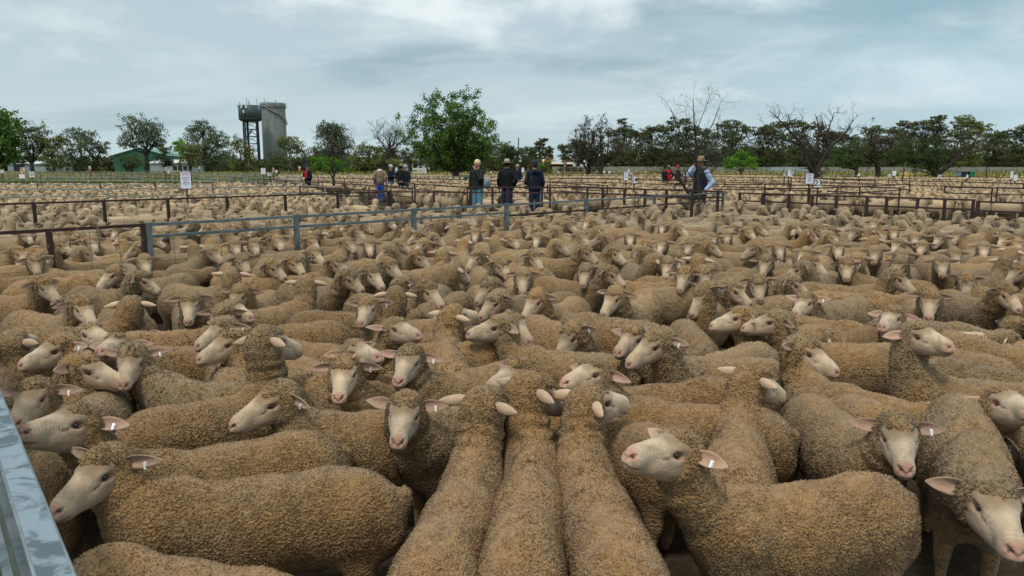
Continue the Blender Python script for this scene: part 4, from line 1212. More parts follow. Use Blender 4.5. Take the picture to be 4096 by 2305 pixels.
# F1: rusty rail on the left, galvanised two-rail panel to the right
_l0 = on_line(F1A, F1B, -500)
fence('yard_fence', 'rusty brown top rail with wire mesh below, at left of the near pen', _l0, F1B, [RAIL_H], [fr(_l0, F1B, on_line(F1A, F1B, u)) for u in (-190, 194, 572)], M_RUST, M_RUST, None, 0.06)
F1G = on_line(F1B, F1E, 591)
gp = [591, 1184, 1654, 2026, 2345, 2618, 2893]
gpts = [on_line(F1B, F1E, u) for u in gp]
fence('yard_fence', 'blue-grey galvanised two-rail fence crossing behind the near pen', gpts[0], gpts[3], [RAIL_H, RAIL_H - .145], [fr(gpts[0], gpts[3], p) for p in gpts[:4]], M_GALV, M_GALV, None, 0.066, 0.01)
fence('yard_fence', 'galvanised top rail over a red-brown lower rail, far end of the near pen', gpts[3], gpts[6], [RAIL_H, RAIL_H - .20], [fr(gpts[3], gpts[6], p) for p in gpts[4:]], M_GALV, M_GALV, None, 0.066, 0.03, lowmat=M_RUST)
# F2
_l2 = on_line(F2A, F2B, -400)
fence('yard_fence', 'long dark brown rail behind the second pen at left', _l2, F2B, [RAIL_H], [fr(_l2, F2B, on_line(F2A, F2B, u)) for u in (-180, 134, 414, 670, 907, 1140, 1350, 1552)], M_BROWN, M_BROWN, None, 0.06)
_c = Vector(F2C)
F2M = on_line(F2B, F2C, 1885)
fence('yard_fence', 'brown single rail just left of the blond man', F2B, F2M, [RAIL_H], [fr(F2B, F2M, on_line(F2B, F2C, u)) for u in (1562, 1735, 1880)], M_BROWN, M_BROWN, None, 0.055)
F2R = at_z(2890, 789, RAIL_H)
fence('yard_fence', 'brown two-rail fence in front of the buyers in hats', F2M, F2C, [RAIL_H + .14, RAIL_H], [fr(F2M, F2C, on_line(F2M, F2C, u)) for u in (1885, 1970, 2030, 2168, 2200, 2350)], M_BROWN, M_BROWN, None, 0.055)
fence('yard_fence', 'brown two-rail fence running to the straw-hatted man', F2C, F2R, [RAIL_H + .14, RAIL_H], [.12, .3, .46, .62, .8, .97], M_BROWN, M_BROWN, None, 0.055)
# F3
F3M = on_line(F3A, F3E, 3895)
fence('yard_fence', 'dark brown two-rail fence at the back right of the near pen', F3A, F3M, [RAIL_H, RAIL_H - .2], [.0, .12, .25, .36, .47, .6, .68, .8, .9, 1], M_BROWN, M_BROWN, None, 0.06)
F3Z = F3E + (F3E - F3M) * 3
fence('yard_gate', 'brown gate panel at the right edge behind the near pen', F3M + (F3E - F3M) * .1, F3Z, [RAIL_H - .03, RAIL_H - .22], [.0, .33, .7, 1], M_BROWN, M_BROWN, None, 0.07, cat='gate')
# near galvanised rail at the left corner: open channel rail on a square post
def near_rail():
    d = (NR1 - NR0); d.z = 0; d.normalize(); n = Vector((-d.y, d.x, 0))      # n points away from the pen
    if n.x > 0: n = -n
    a = NR0 - d * 1.1; b = NR1 + d * 2.2; a.z = b.z = 0
    r = empty('yard_fence', a); tag(r, 'wet mottled galvanised rail rising at the bottom left corner', 'fence')
    def P(p, off, z): return (p - a) + n * off + Vector((0, 0, z))
    T = 1.02
    m = MB()
    for off0, off1, z0, z1 in ((0.0, 0.056, T - .006, T), (0.0, 0.006, T - .09, T - .0062), (0.050, 0.056, T - .020, T - .0062)):
        mid = (off0 + off1) / 2; zz = (z0 + z1) / 2
        m.bar(P(a, mid, zz), P(b, mid, zz), off1 - off0, z1 - z0)
    m.build('rail', M_GALVW, r)
    m = MB(); m.tube([P(a, .056, T - .004), P(b, .056, T - .004)], 0.005, 8); m.tube([P(a, .0, T - .004), P(b, .0, T - .004)], 0.0045, 8); m.build('rail_edge', M_GALV, r, True)
    m = MB(); m.bar(P(a, .05, T - .16), P(b, .05, T - .16), .03, .12); m.build('rail', M_GALV, r)
    m = MB(); m.bar(P(a, .05, T - .50), P(b, .05, T - .50), .03, .06); m.build('rail', M_GALV, r)
    L = (b - a).length
    for t in (0.55, L * .99):
        p = a + d * t
        m = MB(); m.box(P(p, .05, T / 2 - .06), (.07, .07, T - .12), math.atan2(d.y, d.x)); m.build('post', M_GALV, r)
    q = NR1 + d * 0.17; q.z = 0
    m = MB(); m.box(P(q, 0.03, .64), (.06, .06, 1.28), math.atan2(d.y, d.x)); m.build('post', M_GALV, r)
near_rail()

# ---- rows of pens beyond: (list of photo points on the top rail, kind)
def row(pts, label, kind='brown', z=RAIL_H, low=.2, sp=2.6, group='distant saleyard rails', wire=False, w=.042):
    W = [at_z(u, v, z) for u, v in pts]
    NS = len(W) - 1
    for k_, (a, b) in enumerate(zip(W[:-1], W[1:])):
        lbl = label if NS == 1 else ('left stretch of the ', 'right stretch of the ')[k_] + label if NS == 2 else ('left stretch of the ', 'middle stretch of the ', 'right stretch of the ', 'far right stretch of the ')[k_] + label
        L = (b - a).length; n = max(1, min(26, int(L / sp)))
        m1, m2 = (M_BROWN, M_BROWN) if kind == 'brown' else (M_PIPE, M_PIPE)
        rl = [z, z - low] if low else [z]
        if kind == 'pipe': rl = [z, z - .22, z - .44]
        fence('yard_fence', lbl, a, b, rl, [i / n for i in range(n + 1)], m1, m2, group, w, 0, (.035, .038), wire)
row([(1031, 713), (1290, 729), (1476, 739), (1649, 754)], 'brown rails along the lane, beside the man in the red shirt', low=.26, wire=True)
row([(1273, 709), (1496, 716)], 'short brown rail behind the small sprouting tree')
row([(1200, 745), (1560, 763)], 'brown rail at the end of the left-hand flock', low=.2)
row([(1500, 719), (1660, 733)], 'brown rail just behind the man in the tan coat')
row([(1658, 735), (1869, 747)], 'brown pen rail left of the blond man, over sheep in shade', wire=True)
row([(1575, 710), (1890, 718), (2200, 728), (2430, 741)], 'brown rail passing behind the blond man and the hats')
row([(2200, 712), (2480, 716), (2900, 727), (3160, 733)], 'brown rail behind the number 24 board')
row([(2190, 739), (2500, 752), (2780, 762)], 'nearer brown rail left of the straw-hatted man', wire=True)
row([(2160, 700), (2700, 704), (3200, 712), (3500, 722)], 'dark rail far behind the number 24 board')
row([(2700, 735), (3060, 736), (3350, 742), (3600, 751)], 'brown rail left and right of the number 23 board')
row([(3060, 753), (3240, 752), (3440, 745), (3640, 735)], 'brown rail slanting up behind the right-hand pen', wire=True)
row([(3270, 712), (3640, 722), (4096, 733), (4400, 739)], 'brown rail below the number 57 board')
row([(3500, 700), (3800, 706), (4200, 711)], 'dark rail near the dark cabinets')
row([(3780, 746), (3970, 750)], 'short brown rail at right with an end post')
row([(3990, 749), (4300, 753)], 'brown gate end near the right edge', low=.22)
row([(3300, 702), (3500, 703)], 'grey pipe gate behind the number 57 board', 'pipe')
row([(2250, 694), (2700, 696), (3200, 700)], 'faint rail at the far edge of the flock', low=0)
row([(800, 700), (1200, 698), (1500, 702), (1900, 706)], 'pipe rail far beyond the man in the red shirt', 'pipe')
row([(1000, 712), (1200, 713)], 'pale pipe panel left of the man in the red shirt', 'pipe')
# galvanised empty pens on the green at left
for k, (pts, lb) in enumerate([([(-120, 719), (430, 719), (690, 720), (850, 720)], 'nearest pipe rails on the grass at left'),
             ([(-100, 697), (160, 698), (420, 699)], 'pipe rails beside the number 101 board'),
             ([(-100, 687), (330, 688), (560, 689)], 'pipe rails behind the number 101 board'),
             ([(170, 706), (280, 706), (430, 707), (570, 708)], 'pipe gate on the grass right of board 101'),
             ([(440, 690), (700, 697), (990, 706)], 'pipe rails below the green shed'),
             ([(560, 683), (820, 690), (1050, 694)], 'far pipe rails left of the sale placard')]):
    row(pts, lb, 'pipe', group='pipe pens on the grass', sp=3.0)
row([(240, 683), (420, 690), (700, 700)], 'rust brown rail slanting over the grass', low=.3)
row([(-100, 727), (400, 728), (850, 731)], 'dark rail closing the left flock from the grass', low=.0)
row([(-100, 756), (430, 755), (900, 748), (1300, 742)], 'grey sheet rail crossing the left-hand flock', 'pipe', group='pipe pens on the grass')
# ================================================================== BOARDS AND PLACARDS
M_WHITE = plain('white_board', (0.70, 0.72, 0.72), 0.55, 0, 0.03, 20)
M_PAPER = plain('placard_paper', (0.66, 0.69, 0.80), 0.6, 0, 0.02, 9)
M_INK = plain('black_ink', (0.012, 0.013, 0.018), 0.6)
M_MAG = plain('magenta_print', (0.50, 0.035, 0.14), 0.6)
M_PINK = plain('pale_pink_print', (0.72, 0.42, 0.55), 0.6)
M_RUSTB = mat_brown('rusty_plate', True)
def mat_rustplate():
    t = MT('rusted_white_plate', .8)
    v = t.coord('Object')
    n = t.noise(v, 9, 6, .75)
    t.color(t.mix(t.ramp(n, .46, .52), (0.55, 0.50, 0.42), t.mix(t.ramp(t.noise(v, 40, 4), .3, .7), (0.16, 0.055, 0.02), (0.36, 0.15, 0.05))))
    return t.m
M_RPLATE = mat_rustplate()
def text_mesh(txt, size, mat, bold=0.0, xs=1.0, shear=0.0):
    cu = bpy.data.curves.new('t', 'FONT'); cu.body = txt; cu.size = size; cu.align_x = 'CENTER'; cu.align_y = 'CENTER'
    cu.offset = bold; cu.resolution_u = 3; cu.fill_mode = 'FRONT'; cu.shear = shear
    o = bpy.data.objects.new('t', cu); COL.objects.link(o)
    dg = bpy.context.evaluated_depsgraph_get(); dg.update()
    me = bpy.data.meshes.new_from_object(o.evaluated_get(dg)); bpy.data.objects.remove(o); bpy.data.curves.remove(cu)
    me.transform(Matrix.Diagonal((xs, 1, 1, 1)) )
    me.materials.clear(); me.materials.append(mat); me.name = 'lettering'
    return me
def text_on(parent, txt, size, mat, x, z, bold=0.0, xs=1.0, y=-0.009, name='lettering', shear=0.0):
    o = link(name, text_mesh(txt, size, mat, bold, xs, shear), parent, (x, y, z)); o.rotation_euler = (math.pi / 2, 0, 0)
    return o
def board_at(name, label, cat, u0, v0, u1, v1, Y, group=None):
    """a sign whose face fills the photo box; origin on the ground below it, facing the camera"""
    s = at_depth((u0 + u1) / 2, (v0 + v1) / 2, Y); a = at_depth(u0, v0, Y); b = at_depth(u1, v1, Y)
    w = b.x - a.x; h = a.z - b.z
    r = empty(name, (s.x, Y, 0), 0); tag(r, label, cat, group)
    return r, w, h, s.z
def number_board(txt, u0, v0, u1, v1, Y, label, pole=True, postw=.04, rust=False):
    r, w, h, z = board_at('number_board', label, 'number sign', u0, v0, u1, v1, Y, 'pen number boards')
    m = MB(); m.box((0, 0, z), (w, .012, h)); m.build('panel', M_WHITE, r)
    if txt: text_on(r, txt, h * 1.02, M_INK, 0, z, h * .012, 0.80 * (w / h) / (.36 * len(txt) + .12) if len(txt) > 2 else .95 * (w / h) / .84)
    m = MB(); m.box((0, .02, (z - h * .1) / 2), (postw, .02, z - h * .1)); m.build('post', M_BROWN, r)
    return r
number_board('24', 2527, 708, 2546, 733, 27, 'white board with black number twenty-four on the rail')
number_board('23', 3259, 718, 3287, 749, 21.5, 'white board with black number twenty-three on the rail')
number_board('101', 115, 687, 139, 709, 40, 'white board with black number one hundred and one by the rusty plate')
number_board('117', 0, 679, 17, 692, 52, 'white board with black number one-one-seven at the left edge')
number_board('134', 354, 665, 365, 675, 70, 'small white board with number one-three-four above an orange plate')
number_board('118', 669, 681, 683, 693, 52, 'small white board with number one-one-eight left of the sale placard')
number_board('102', 1070, 692, 1086, 704, 42, 'white board with number one-oh-two below the concrete tower')
number_board('76', 3162, 688, 3172, 708, 34, 'narrow white board with number seventy-six left of the pale placard')
number_board('59', 3133, 695, 3145, 705, 36, 'small white board with number fifty-nine')
number_board('57', 3549, 697, 3565, 709, 44, 'white board with black number fifty-seven at right')
number_board('56', 3751, 700, 3767, 712, 44, 'white board with black number fifty-six under the spreading tree')
number_board('75', 2521, 689, 2530, 698, 48, 'small white board with number seventy-five above board 24')
number_board('79', 1960, 684, 1968, 692, 60, 'small white board with number seventy-nine left of the cream hat')
number_board('93', 793, 666, 802, 675, 75, 'small white board in front of the pale gums')
number_board('78', 2231, 684, 2237, 693, 60, 'tiny white board in front of the long wall')
number_board('', 4057, 700, 4068, 723, 40, 'narrow white board near the right edge')
number_board('', 3432, 694, 3439, 705, 48, 'tiny white marker below the dark green tree')
number_board('', 2413, 684, 2419, 693, 60, 'small white marker right of the twin bare trees')
number_board('', 2434, 685, 2440, 694, 60, 'second small white marker right of the twin bare trees')
number_board('', 3866, 700, 3873, 712, 44, 'small white marker beside the green cabinet')
def plate(u0, v0, u1, v1, Y, mat, label, name='metal_plate'):
    r, w, h, z = board_at(name, label, 'plate', u0, v0, u1, v1, Y)
    m = MB(); m.box((0, 0, z), (w, .01, h)); m.build('panel', mat, r)
    m = MB(); m.box((0, .02, z / 2), (.035, .02, z)); m.build('post', M_BROWN, r)
M_ORANGE = plain('orange_plate', (0.55, 0.19, 0.03), .6, 0, .3, 12)
plate(78, 670, 103, 696, 40.2, M_RPLATE, 'rusted metal plate left of the number 101 board')
plate(75, 698, 100, 714, 39.4, M_WHITE, 'blank grey-white plate below the rusted one')
plate(355, 676, 364, 686, 70.2, M_ORANGE, 'orange and cream plate under number 134')
plate(653, 669, 667, 684, 53, M_RPLATE, 'small rusted plate above number one-one-eight')
plate(1088, 671, 1097, 690, 45, M_RPLATE, 'cream and rust plate right of the small placard')
plate(1101, 681, 1110, 691, 46, M_WHITE, 'small blank white plate beside the lane')
plate(1194, 666, 1202, 674, 60, M_WHITE, 'small white plate above an orange one')
plate(1194, 675.5, 1202, 684, 60, M_ORANGE, 'small orange plate left of the man in the red shirt')
plate(3571, 684, 3584, 703, 50, M_WHITE, 'pale upright plate by the straw heap')
plate(4044, 685, 4050, 714, 38, M_WHITE, 'tall narrow white marker near the right edge')
plate(3877, 701, 3883, 706, 70, M_WHITE, 'tiny white plate by the cabinets')
def placard(u0, v0, u1, v1, Y, head, lines, label, frame=True, big=False):
    r, w, h, z = board_at('sale_placard', label, 'placard', u0, v0, u1, v1, Y, 'sale placards')
    top = z + h / 2
    m = MB(); m.box((0, .012, z - h * .03), (w * 1.04, .012, h * 1.04)); m.build('backing', M_RUSTB, r)
    m = MB(); m.box((0, 0, z), (w * .94, .006, h)); m.build('sheet', M_PAPER, r)
    m = MB(); m.box((0, .025, (z - h * .5) / 2), (.035, .02, z - h * .5)); m.build('post', M_RUSTB, r)
    hb = h * .15
    m = MB(); m.box((0, -.0045, top - hb * .5), (w * .30, .002, hb * .50)); m.build('logo', M_MAG, r)
    if big:
        text_on(r, head[0], h * .155, M_MAG, -w * .30, top - hb * .52, h * .001, .72)
        text_on(r, head[0], h * .155, M_MAG, w * .30, top - hb * .52, h * .001, .72)
        text_on(r, 'Elders', h * .085, M_WHITE, 0, top - hb * .50, 0, .95, y=-.0075, shear=.3)
        text_on(r, head[1], h * .075, M_MAG, 0, top - hb * 1.28, h * .001, 1.0)
        for i, l in enumerate(lines): text_on(r, l, h * .088, M_INK, 0, top - h * (.345 + .092 * i), h * .001, .84, y=-.0045)
    else:
        m = MB(); m.box((0, -.0045, top - hb * 1.05), (w * .8, .002, hb * .22)); m.build('heading', M_PINK, r)
        for i, l in enumerate(lines): text_on(r, l, h * .075, M_INK, 0, top - h * (.36 + .10 * i), h * .0012, .85 * min(1, w / h * 1.6), y=-.0045)
    for sx in (-1, 1):
        m = MB(); m.box((sx * w * .5, -.006, top - h * .37), (w * .07, .02, h * .03)); m.box((sx * w * .5, -.006, top - h * .46), (w * .07, .02, h * .03)) if big else None
        m.build('clip', M_INK, r)
    if big:
        m = MB(); m.box((0, -.0045, top - h * .955), (w * .7, .002, h * .006)); m.build('rule', M_PINK, r)
placard(718, 688, 768, 755, 20.4, ('210', 'SLEIGH PAST CO'), ['MERINO EWES', 'May 25 Drop', 'Aug Shn', 'Willandra Bld', 'Bowen/Kooringal', 'Brd'], 'white sale placard on a rusty frame above the left flock, headed 210', big=True)
placard(2496, 689, 2513, 722, 27, None, ['Merino Ewes', 'May 25 Drop', 'Aug Shn', 'Willandra Bld', 'Brd'], 'white sale placard left of the number twenty-four board')
placard(2511, 677, 2518, 693, 52, None, ['Ewes', 'May 25'], 'small distant placard behind board 24')
placard(3223, 694, 3253, 736, 21.5, ('210', 'WILLANDRA'), ['Merino Ewes', 'May 25 Drop', 'Aug Shn', 'Willandra', 'Bld & Brd'], 'white and magenta sale placard left of the number twenty-three board', big=True)
placard(3151, 680, 3162, 706, 34, None, ['Ewes', 'Aug Shn'], 'narrow pale placard left of board 76')
placard(1043, 673, 1063, 697, 36, None, ['Merino Ewes', 'May 25', 'Aug Shn', 'Brd'], 'white placard below the tank tower')
placard(1581, 670, 1591, 690, 42, None, ['Ewes', 'May 25'], 'placard between the two dark-coated men')
placard(2086, 671, 2097, 690, 46, None, ['Ewes', 'Drop'], 'placard right of the small hatted man')
placard(1048, 673, 1048.5, 673.5, 37, None, [], 'x') if False else None
# loose fittings of the yards
def cabinet(u0, v0, u1, v1, Y, body, door, label):
    r, w, h, z = board_at('cabinet', label, 'cabinet', u0, v0, u1, v1, Y)
    m = MB(); m.box((0, .4, (z + h / 2) / 2), (w, .8, z + h / 2)); m.build('body', body, r)
    m = MB(); m.box((0, -.02, (z + h / 2) / 2), (w * .8, .04, (z + h / 2) * .94)); m.build('door', door, r)
    m = MB(); m.box((0, .4, z + h / 2 + .03), (w * 1.1, .9, .06)); m.build('roof', M_PIPE, r)
M_NAVY = plain('dark_panel', (0.012, 0.02, 0.028), .5); M_GREENP = plain('green_door', (0.01, 0.16, 0.07), .5); M_GREYP = plain('grey_cabinet', (0.18, 0.24, 0.26), .6)
cabinet(3843, 686, 3868, 714, 62, M_GREYP, M_NAVY, 'dark-doored cabinet left of the green one')
cabinet(3878, 687, 3898, 722, 62, M_NAVY, M_GREENP, 'cabinet with a bright green door at right')
# ================================================================== PEOPLE
M_FACE = plain('person_skin', (0.42, 0.21, 0.14), .6, 0, .12, 30)
def cloth(name, c, v=.18): return plain(name, c, .9, 0, v, 14, .15, .35)
_cl = {}
def C_(name, c):
    if name not in _cl: _cl[name] = cloth(name, c)
    return _cl[name]
def sdf_mesh(name, fn, lo, hi, h, mat, parent=None):
    v, q = grid_mesh(fn, lo, hi, h)
    return link(name, np_mesh(name, v, [q], [mat], True), parent)
def person(u, vtop, s_px, face, label, torso, legs, skin_arms=False, hat=None, hair=None, arms=('down', 'down'), coat_len=.80, long_coat=True, extra=None, sleeve=None, lean=0.0, hscale=None):
    """u, vtop: head top pixel; s_px: photo pixels per metre; face: heading in plan, degrees (270 = to the camera)"""
    Y = FPX / s_px
    top = at_depth(u, vtop, Y)
    H = 1.86 if hat else 1.80
    k = top.z / H
    r = empty('person', (top.x, top.y, 0), R(face)); r.scale = (k, k, k)
    tag(r, label, 'person')
    # local frame: x forward, y left, z up; H about 1.8
    sh = 1.46; vx = .017 if s_px > 110 else .028
    def arm(side, pose):
        S = np.array([0.0, side * .195, sh - .03])
        if pose == 'down': E = np.array([-.03, side * .27, 1.16]); W = np.array([.06, side * .26, .90])
        elif pose == 'pocket': E = np.array([-.10, side * .31, 1.18]); W = np.array([.05, side * .22, .98])
        elif pose == 'fold': E = np.array([.05, side * .26, 1.17]); W = np.array([.24, side * .0, 1.20])
        elif pose == 'mouth': E = np.array([.20, side * .26, 1.22]); W = np.array([.20, side * .08, 1.50])
        elif pose == 'hatup': E = np.array([.26, side * .22, 1.36]); W = np.array([.16, side * .10, 1.60])
        elif pose == 'belly': E = np.array([.0, side * .29, 1.15]); W = np.array([.23, side * .10, 1.10])
        elif pose == 'back': E = np.array([-.12, side * .28, 1.17]); W = np.array([-.16, side * .08, 1.0])
        return S, E, W
    A = [arm(-1, arms[1]), arm(1, arms[0])]
    def body(P):
        d = sd_ell(P, (0.015, 0, 1.685), (.095, .076, .115))
        d = smin(d, sd_cone(P, (0.045, 0, 1.63), (0.06, 0, 1.60), .05, .038), .03)
        d = smin(d, sd_ell(P, (0.112, 0, 1.672), (.022, .014, .022)), .012)
        for sy in (-1, 1): d = smin(d, sd_ell(P, (0.0, sy * .080, 1.675), (.022, .012, .032)), .01)
        d = smin(d, sd_cone(P, (-.01, 0, 1.62), (-.015, 0, 1.46), .056, .062), .03)
        d = smin(d, sd_ell(P, (0, 0, 1.25), (.11, .17, .28)), .05)
        d = smin(d, sd_ell(P, (0, 0, .98), (.11, .16, .14)), .05)
        for sy in (-1, 1):
            d = smin(d, sd_cone(P, (0, sy * .09, .92), (.02, sy * .10, .50), .085, .058), .03)
            d = smin(d, sd_cone(P, (.02, sy * .10, .50), (-.01, sy * .11, .09), .055, .038), .02)
            d = smin(d, sd_cone(P, (-.03, sy * .11, .05), (.15, sy * .125, .035), .045, .035), .02)
        for S, E, W in A:
            d = smin(d, sd_cone(P, S, E, .055, .042), .03); d = smin(d, sd_cone(P, E, W, .040, .028), .02)
            f = (W - E) / np.linalg.norm(W - E)
            d = smin(d, sd_ell(P, W + f * .06, (.040, .026, .045)), .015)
            for q in range(4): d = smin(d, sd_cone(P, W + f * .08 + np.array([0, (q - 1.5) * .017, 0]), W + f * .145 + np.array([.012, (q - 1.5) * .02, -.004 * q]), .0105, .0085), .006)
            d = smin(d, sd_cone(P, W + f * .04 + np.array([.025, 0, 0]), W + f * .09 + np.array([.055, 0, .01]), .012, .009), .006)
        return d
    sdf_mesh('body', body, (-.3, -.42, 0), (.45, .42, 1.83), vx, M_FACE, r)
    bot = .98 if not long_coat else coat_len
    def jacket(P):
        w = 1 + .0 * P[..., 0]
        d = sd_ell(P, (-.005, 0, 1.27), (.155, .205, .30))
        d = smin(d, sd_cone(P, (0, -.12, sh - .06), (0, .12, sh - .06), .095, .095), .06)
        d = smin(d, sd_ell(P, (0, 0, 1.02), (.155, .205, .24)), .06)
        d = smin(d, sd_cone(P, (-.015, 0, 1.44), (-.02, 0, 1.545), .090, .078), .02)
        d = np.maximum(d, bot - P[..., 2]); d = np.maximum(d, P[..., 2] - 1.555)
        d = d - .006 * vnoise(P, 26, int(u)) - .003 * vnoise(P, 60, int(u) + 2)
        return np.maximum(d, -(sd_cone(P, (0.03, 0, 1.50), (0.03, 0, 1.70), .060, .075)))
    sdf_mesh('jacket', jacket, (-.3, -.42, bot - .03), (.4, .42, 1.62), vx, torso, r)
    for i, (S, E, W) in enumerate(A):
        def slv(P):
            d = smin(sd_cone(P, S, E, .080, .066), sd_cone(P, E, W, .066, .050), .02)
            d = d - .005 * vnoise(P, 40, i + 3)
            f = (W - E) / np.linalg.norm(W - E)
            return np.maximum(d, ((P - W) @ f.astype(np.float32)) - .0)
        lo = np.minimum(np.minimum(S, E), W) - .12; hi = np.maximum(np.maximum(S, E), W) + .12
        sdf_mesh('sleeve', slv, lo, hi, vx, sleeve or torso, r)
    def trs(P):
        d = sd_ell(P, (0, 0, .98), (.130, .178, .15))
        for sy in (-1, 1):
            d = smin(d, sd_cone(P, (0, sy * .09, .92), (.02, sy * .10, .50), .102, .078), .03)
            d = smin(d, sd_cone(P, (.02, sy * .10, .50), (-.01, sy * .11, .08), .076, .066), .02)
        d = np.maximum(d, P[..., 2] - 1.06); d = np.maximum(d, .07 - P[..., 2])
        return d - .004 * vnoise(P, 40, 9)
    sdf_mesh('trousers', trs, (-.2, -.28, .04), (.2, .28, 1.1), vx * 1.2, legs, r)
    m = MB()
    for sy in (-1, 1): m.lathe([(.045, 0), (.05, .03), (.042, .09)], (.03, sy * .118, .0), 10, 2.6, 1.05)
    m.build('boot', C_('boot_leather', (.05, .028, .015)), r, True)
    if hair:
        def hr(P):
            d = sd_ell(P, (-.004, 0, 1.705), (.112, .092, .108))
            cut = smin(sd_ell(P, (.125, 0, 1.64), (.11, .085, .085)), sd_cone(P, (0.0, -.1, 1.60), (0, .1, 1.60), .05, .05), .01)
            return np.maximum(d - .006 * vnoise(P, 90, 4), -cut)
        sdf_mesh('hair', hr, (-.15, -.12, 1.55), (.15, .12, 1.84), .011, hair, r)
    elif hat:
        def hb(P): return np.maximum(sd_ell(P, (-.012, 0, 1.680), (.103, .084, .10)), -(sd_ell(P, (.11, 0, 1.64), (.11, .085, .11))))
        sdf_mesh('hair', hb, (-.15, -.12, 1.55), (.15, .12, 1.82), .014, C_('dark_hair', (.03, .02, .014)), r)
    if hat:
        kind, hm, bandm = hat
        m = MB()
        if kind == 'brim':
            m.lathe([(.090, 1.73), (.165, 1.722), (.185, 1.738), (.183, 1.744), (.160, 1.734), (.098, 1.740)], (0, 0, 0), 20, 1.12, .95)
            m.lathe([(.098, 1.735), (.096, 1.78), (.088, 1.835), (.070, 1.858), (.03, 1.850), (.001, 1.842)], (0, 0, 0), 20, 1.08, .90)
            h_ = m.build('hat', hm, r, True)
            m = MB(); m.lathe([(.1005, 1.742), (.100, 1.762)], (0, 0, 0), 20, 1.08, .90); m.build('hat_band', bandm, h_, True)
        else:
            m.lathe([(.098, 1.705), (.104, 1.75), (.094, 1.80), (.06, 1.832), (.001, 1.842)], (0.0, 0, 0), 18, 1.08, .92)
            h_ = m.build('cap', hm, r, True)
            m = MB(); vs = []
            for t in range(9):
                a = (t / 8 - .5) * 2.2
                vs.append(Vector((.085 * math.cos(a) + .01, .085 * math.sin(a), 1.725)))
            for t in range(9):
                a = (t / 8 - .5) * 2.2
                vs.append(Vector((.095 * math.cos(a) + .095, .085 * math.sin(a), 1.712 - .02 * abs(a))))
            top_ = [v + Vector((0, 0, .006)) for v in vs]
            fs = [(i, i + 1, i + 10, i + 9) for i in range(8)] + [(i + 27, i + 28, i + 19, i + 18) for i in range(8)] + [(i + 9, i + 10, i + 28, i + 27) for i in range(8)]
            m.add(vs + top_, fs); m.build('peak', bandm, h_)
    if extra: extra(r, A)
    return r
NAVYC = C_('navy_cloth', (.012, .017, .030)); BLK = C_('black_cloth', (.010, .012, .013)); TANC = C_('tan_moleskin', (.22, .155, .10))
JEAN = C_('denim', (.10, .22, .30)); DJEAN = C_('dark_denim', (.015, .025, .05)); RED = C_('red_cloth', (.42, .015, .03)); BLUEW = C_('royal_blue', (.01, .07, .42))
STRAW = C_('straw', (.27, .20, .115)); FELT = C_('cream_felt', (.36, .33, .25)); SHIRT = C_('pale_blue_shirt', (.36, .47, .68)); GREYC = C_('grey_green_fleece', (.19, .25, .25))
BLOND = C_('blond_hair', (.62, .50, .27)); CAPN = C_('navy_cap', (.025, .035, .065)); CAPW = C_('pale_cap', (.40, .42, .46)); WHT = C_('white_fleece', (.55, .55, .55))
def x_red(r, A):
    m = MB(); m.lathe([(.075, 1.0), (.105, 1.1), (.11, 1.3), (.09, 1.46), (.055, 1.50)], (.075, 0.02, 0), 14, .9, .95); m.build('shirt', RED, r, True)
    m = MB(); m.tube([(.28, .06, 1.17), (.31, .0, 1.03)], .024, 8); m.build('rolled_paper', M_WHITE, r, True)
def x_tan(r, A):
    m = MB(); m.lathe([(.088, 1.50), (.118, 1.475), (.128, 1.50), (.088, 1.56)], (-.012, 0, 0), 16, 1, 1.05); m.build('fleece_collar', WHT, r, True)
def x_blond(r, A):
    def bundle(P): return sd_ell(P, (-.04, .33, 1.10), (.13, .10, .17)) - .012 * vnoise(P, 34, 2)
    sdf_mesh('carried_fleece', bundle, (-.25, .18, .85), (.18, .5, 1.35), .015, GREYC, r)
def x_camera(r, A):
    def hood(P): return sd_ell(P, (-.13, 0, 1.47), (.075, .14, .085)) - .008 * vnoise(P, 40, 2)
    sdf_mesh('hood', hood, (-.25, -.2, 1.33), (.0, .2, 1.6), .015, NAVYC, r)
    m = MB(); m.box((-.02, .27, 1.0), (.13, .08, .10)); m.tube([(-.02, .31, 1.0), (-.02, .37, .99)], .036, 10); m.build('camera', M_INK, r)
    m = MB(); m.tube([(-.02, .25, 1.04), (-.10, .16, 1.28), (-.10, .10, 1.49), (.02, .12, 1.5)], .012, 6); m.build('strap', C_('olive_strap', (.16, .13, .03)), r, True)
    m = MB(); m.box((.10, -.27, .76), (.02, .16, .22)); m.build('catalogue', M_PAPER, r)
def x_vest(r, A):
    m = MB(); m.lathe([(.075, 1.54), (.10, 1.50), (.085, 1.46)], (0, 0, 0), 12); m.build('collar', NAVYC, r, True)
person(1228, 654, 79, 235, 'man in an open black jacket over a red shirt, holding rolled papers', BLK, DJEAN, hat=('cap', CAPN, CAPN), arms=('belly', 'belly'), extra=x_red)
person(1518, 652, 83, 105, 'man in a tan coat with white collar and bright blue trousers, seen from behind', TANC, BLUEW, hat=('cap', BLK, BLK), arms=('pocket', 'pocket'), extra=x_tan, coat_len=.84)
person(1562, 656, 74, 330, 'bearded man in navy with folded arms and a pale cap', NAVYC, JEAN, hat=('cap', CAPW, CAPW), arms=('fold', 'fold'), coat_len=.92)
person(1604, 655, 80, 90, 'man in a black leather coat and tan hat, hands at his hips, from behind', BLK, DJEAN, hat=('brim', STRAW, BLK), arms=('back', 'back'), coat_len=.86)
person(1621, 657, 76, 240, 'man in a blue and white cap half hidden behind the black coat', NAVYC, DJEAN, hat=('cap', CAPW, C_('blue_peak', (.08, .18, .4))), arms=('down', 'down'))
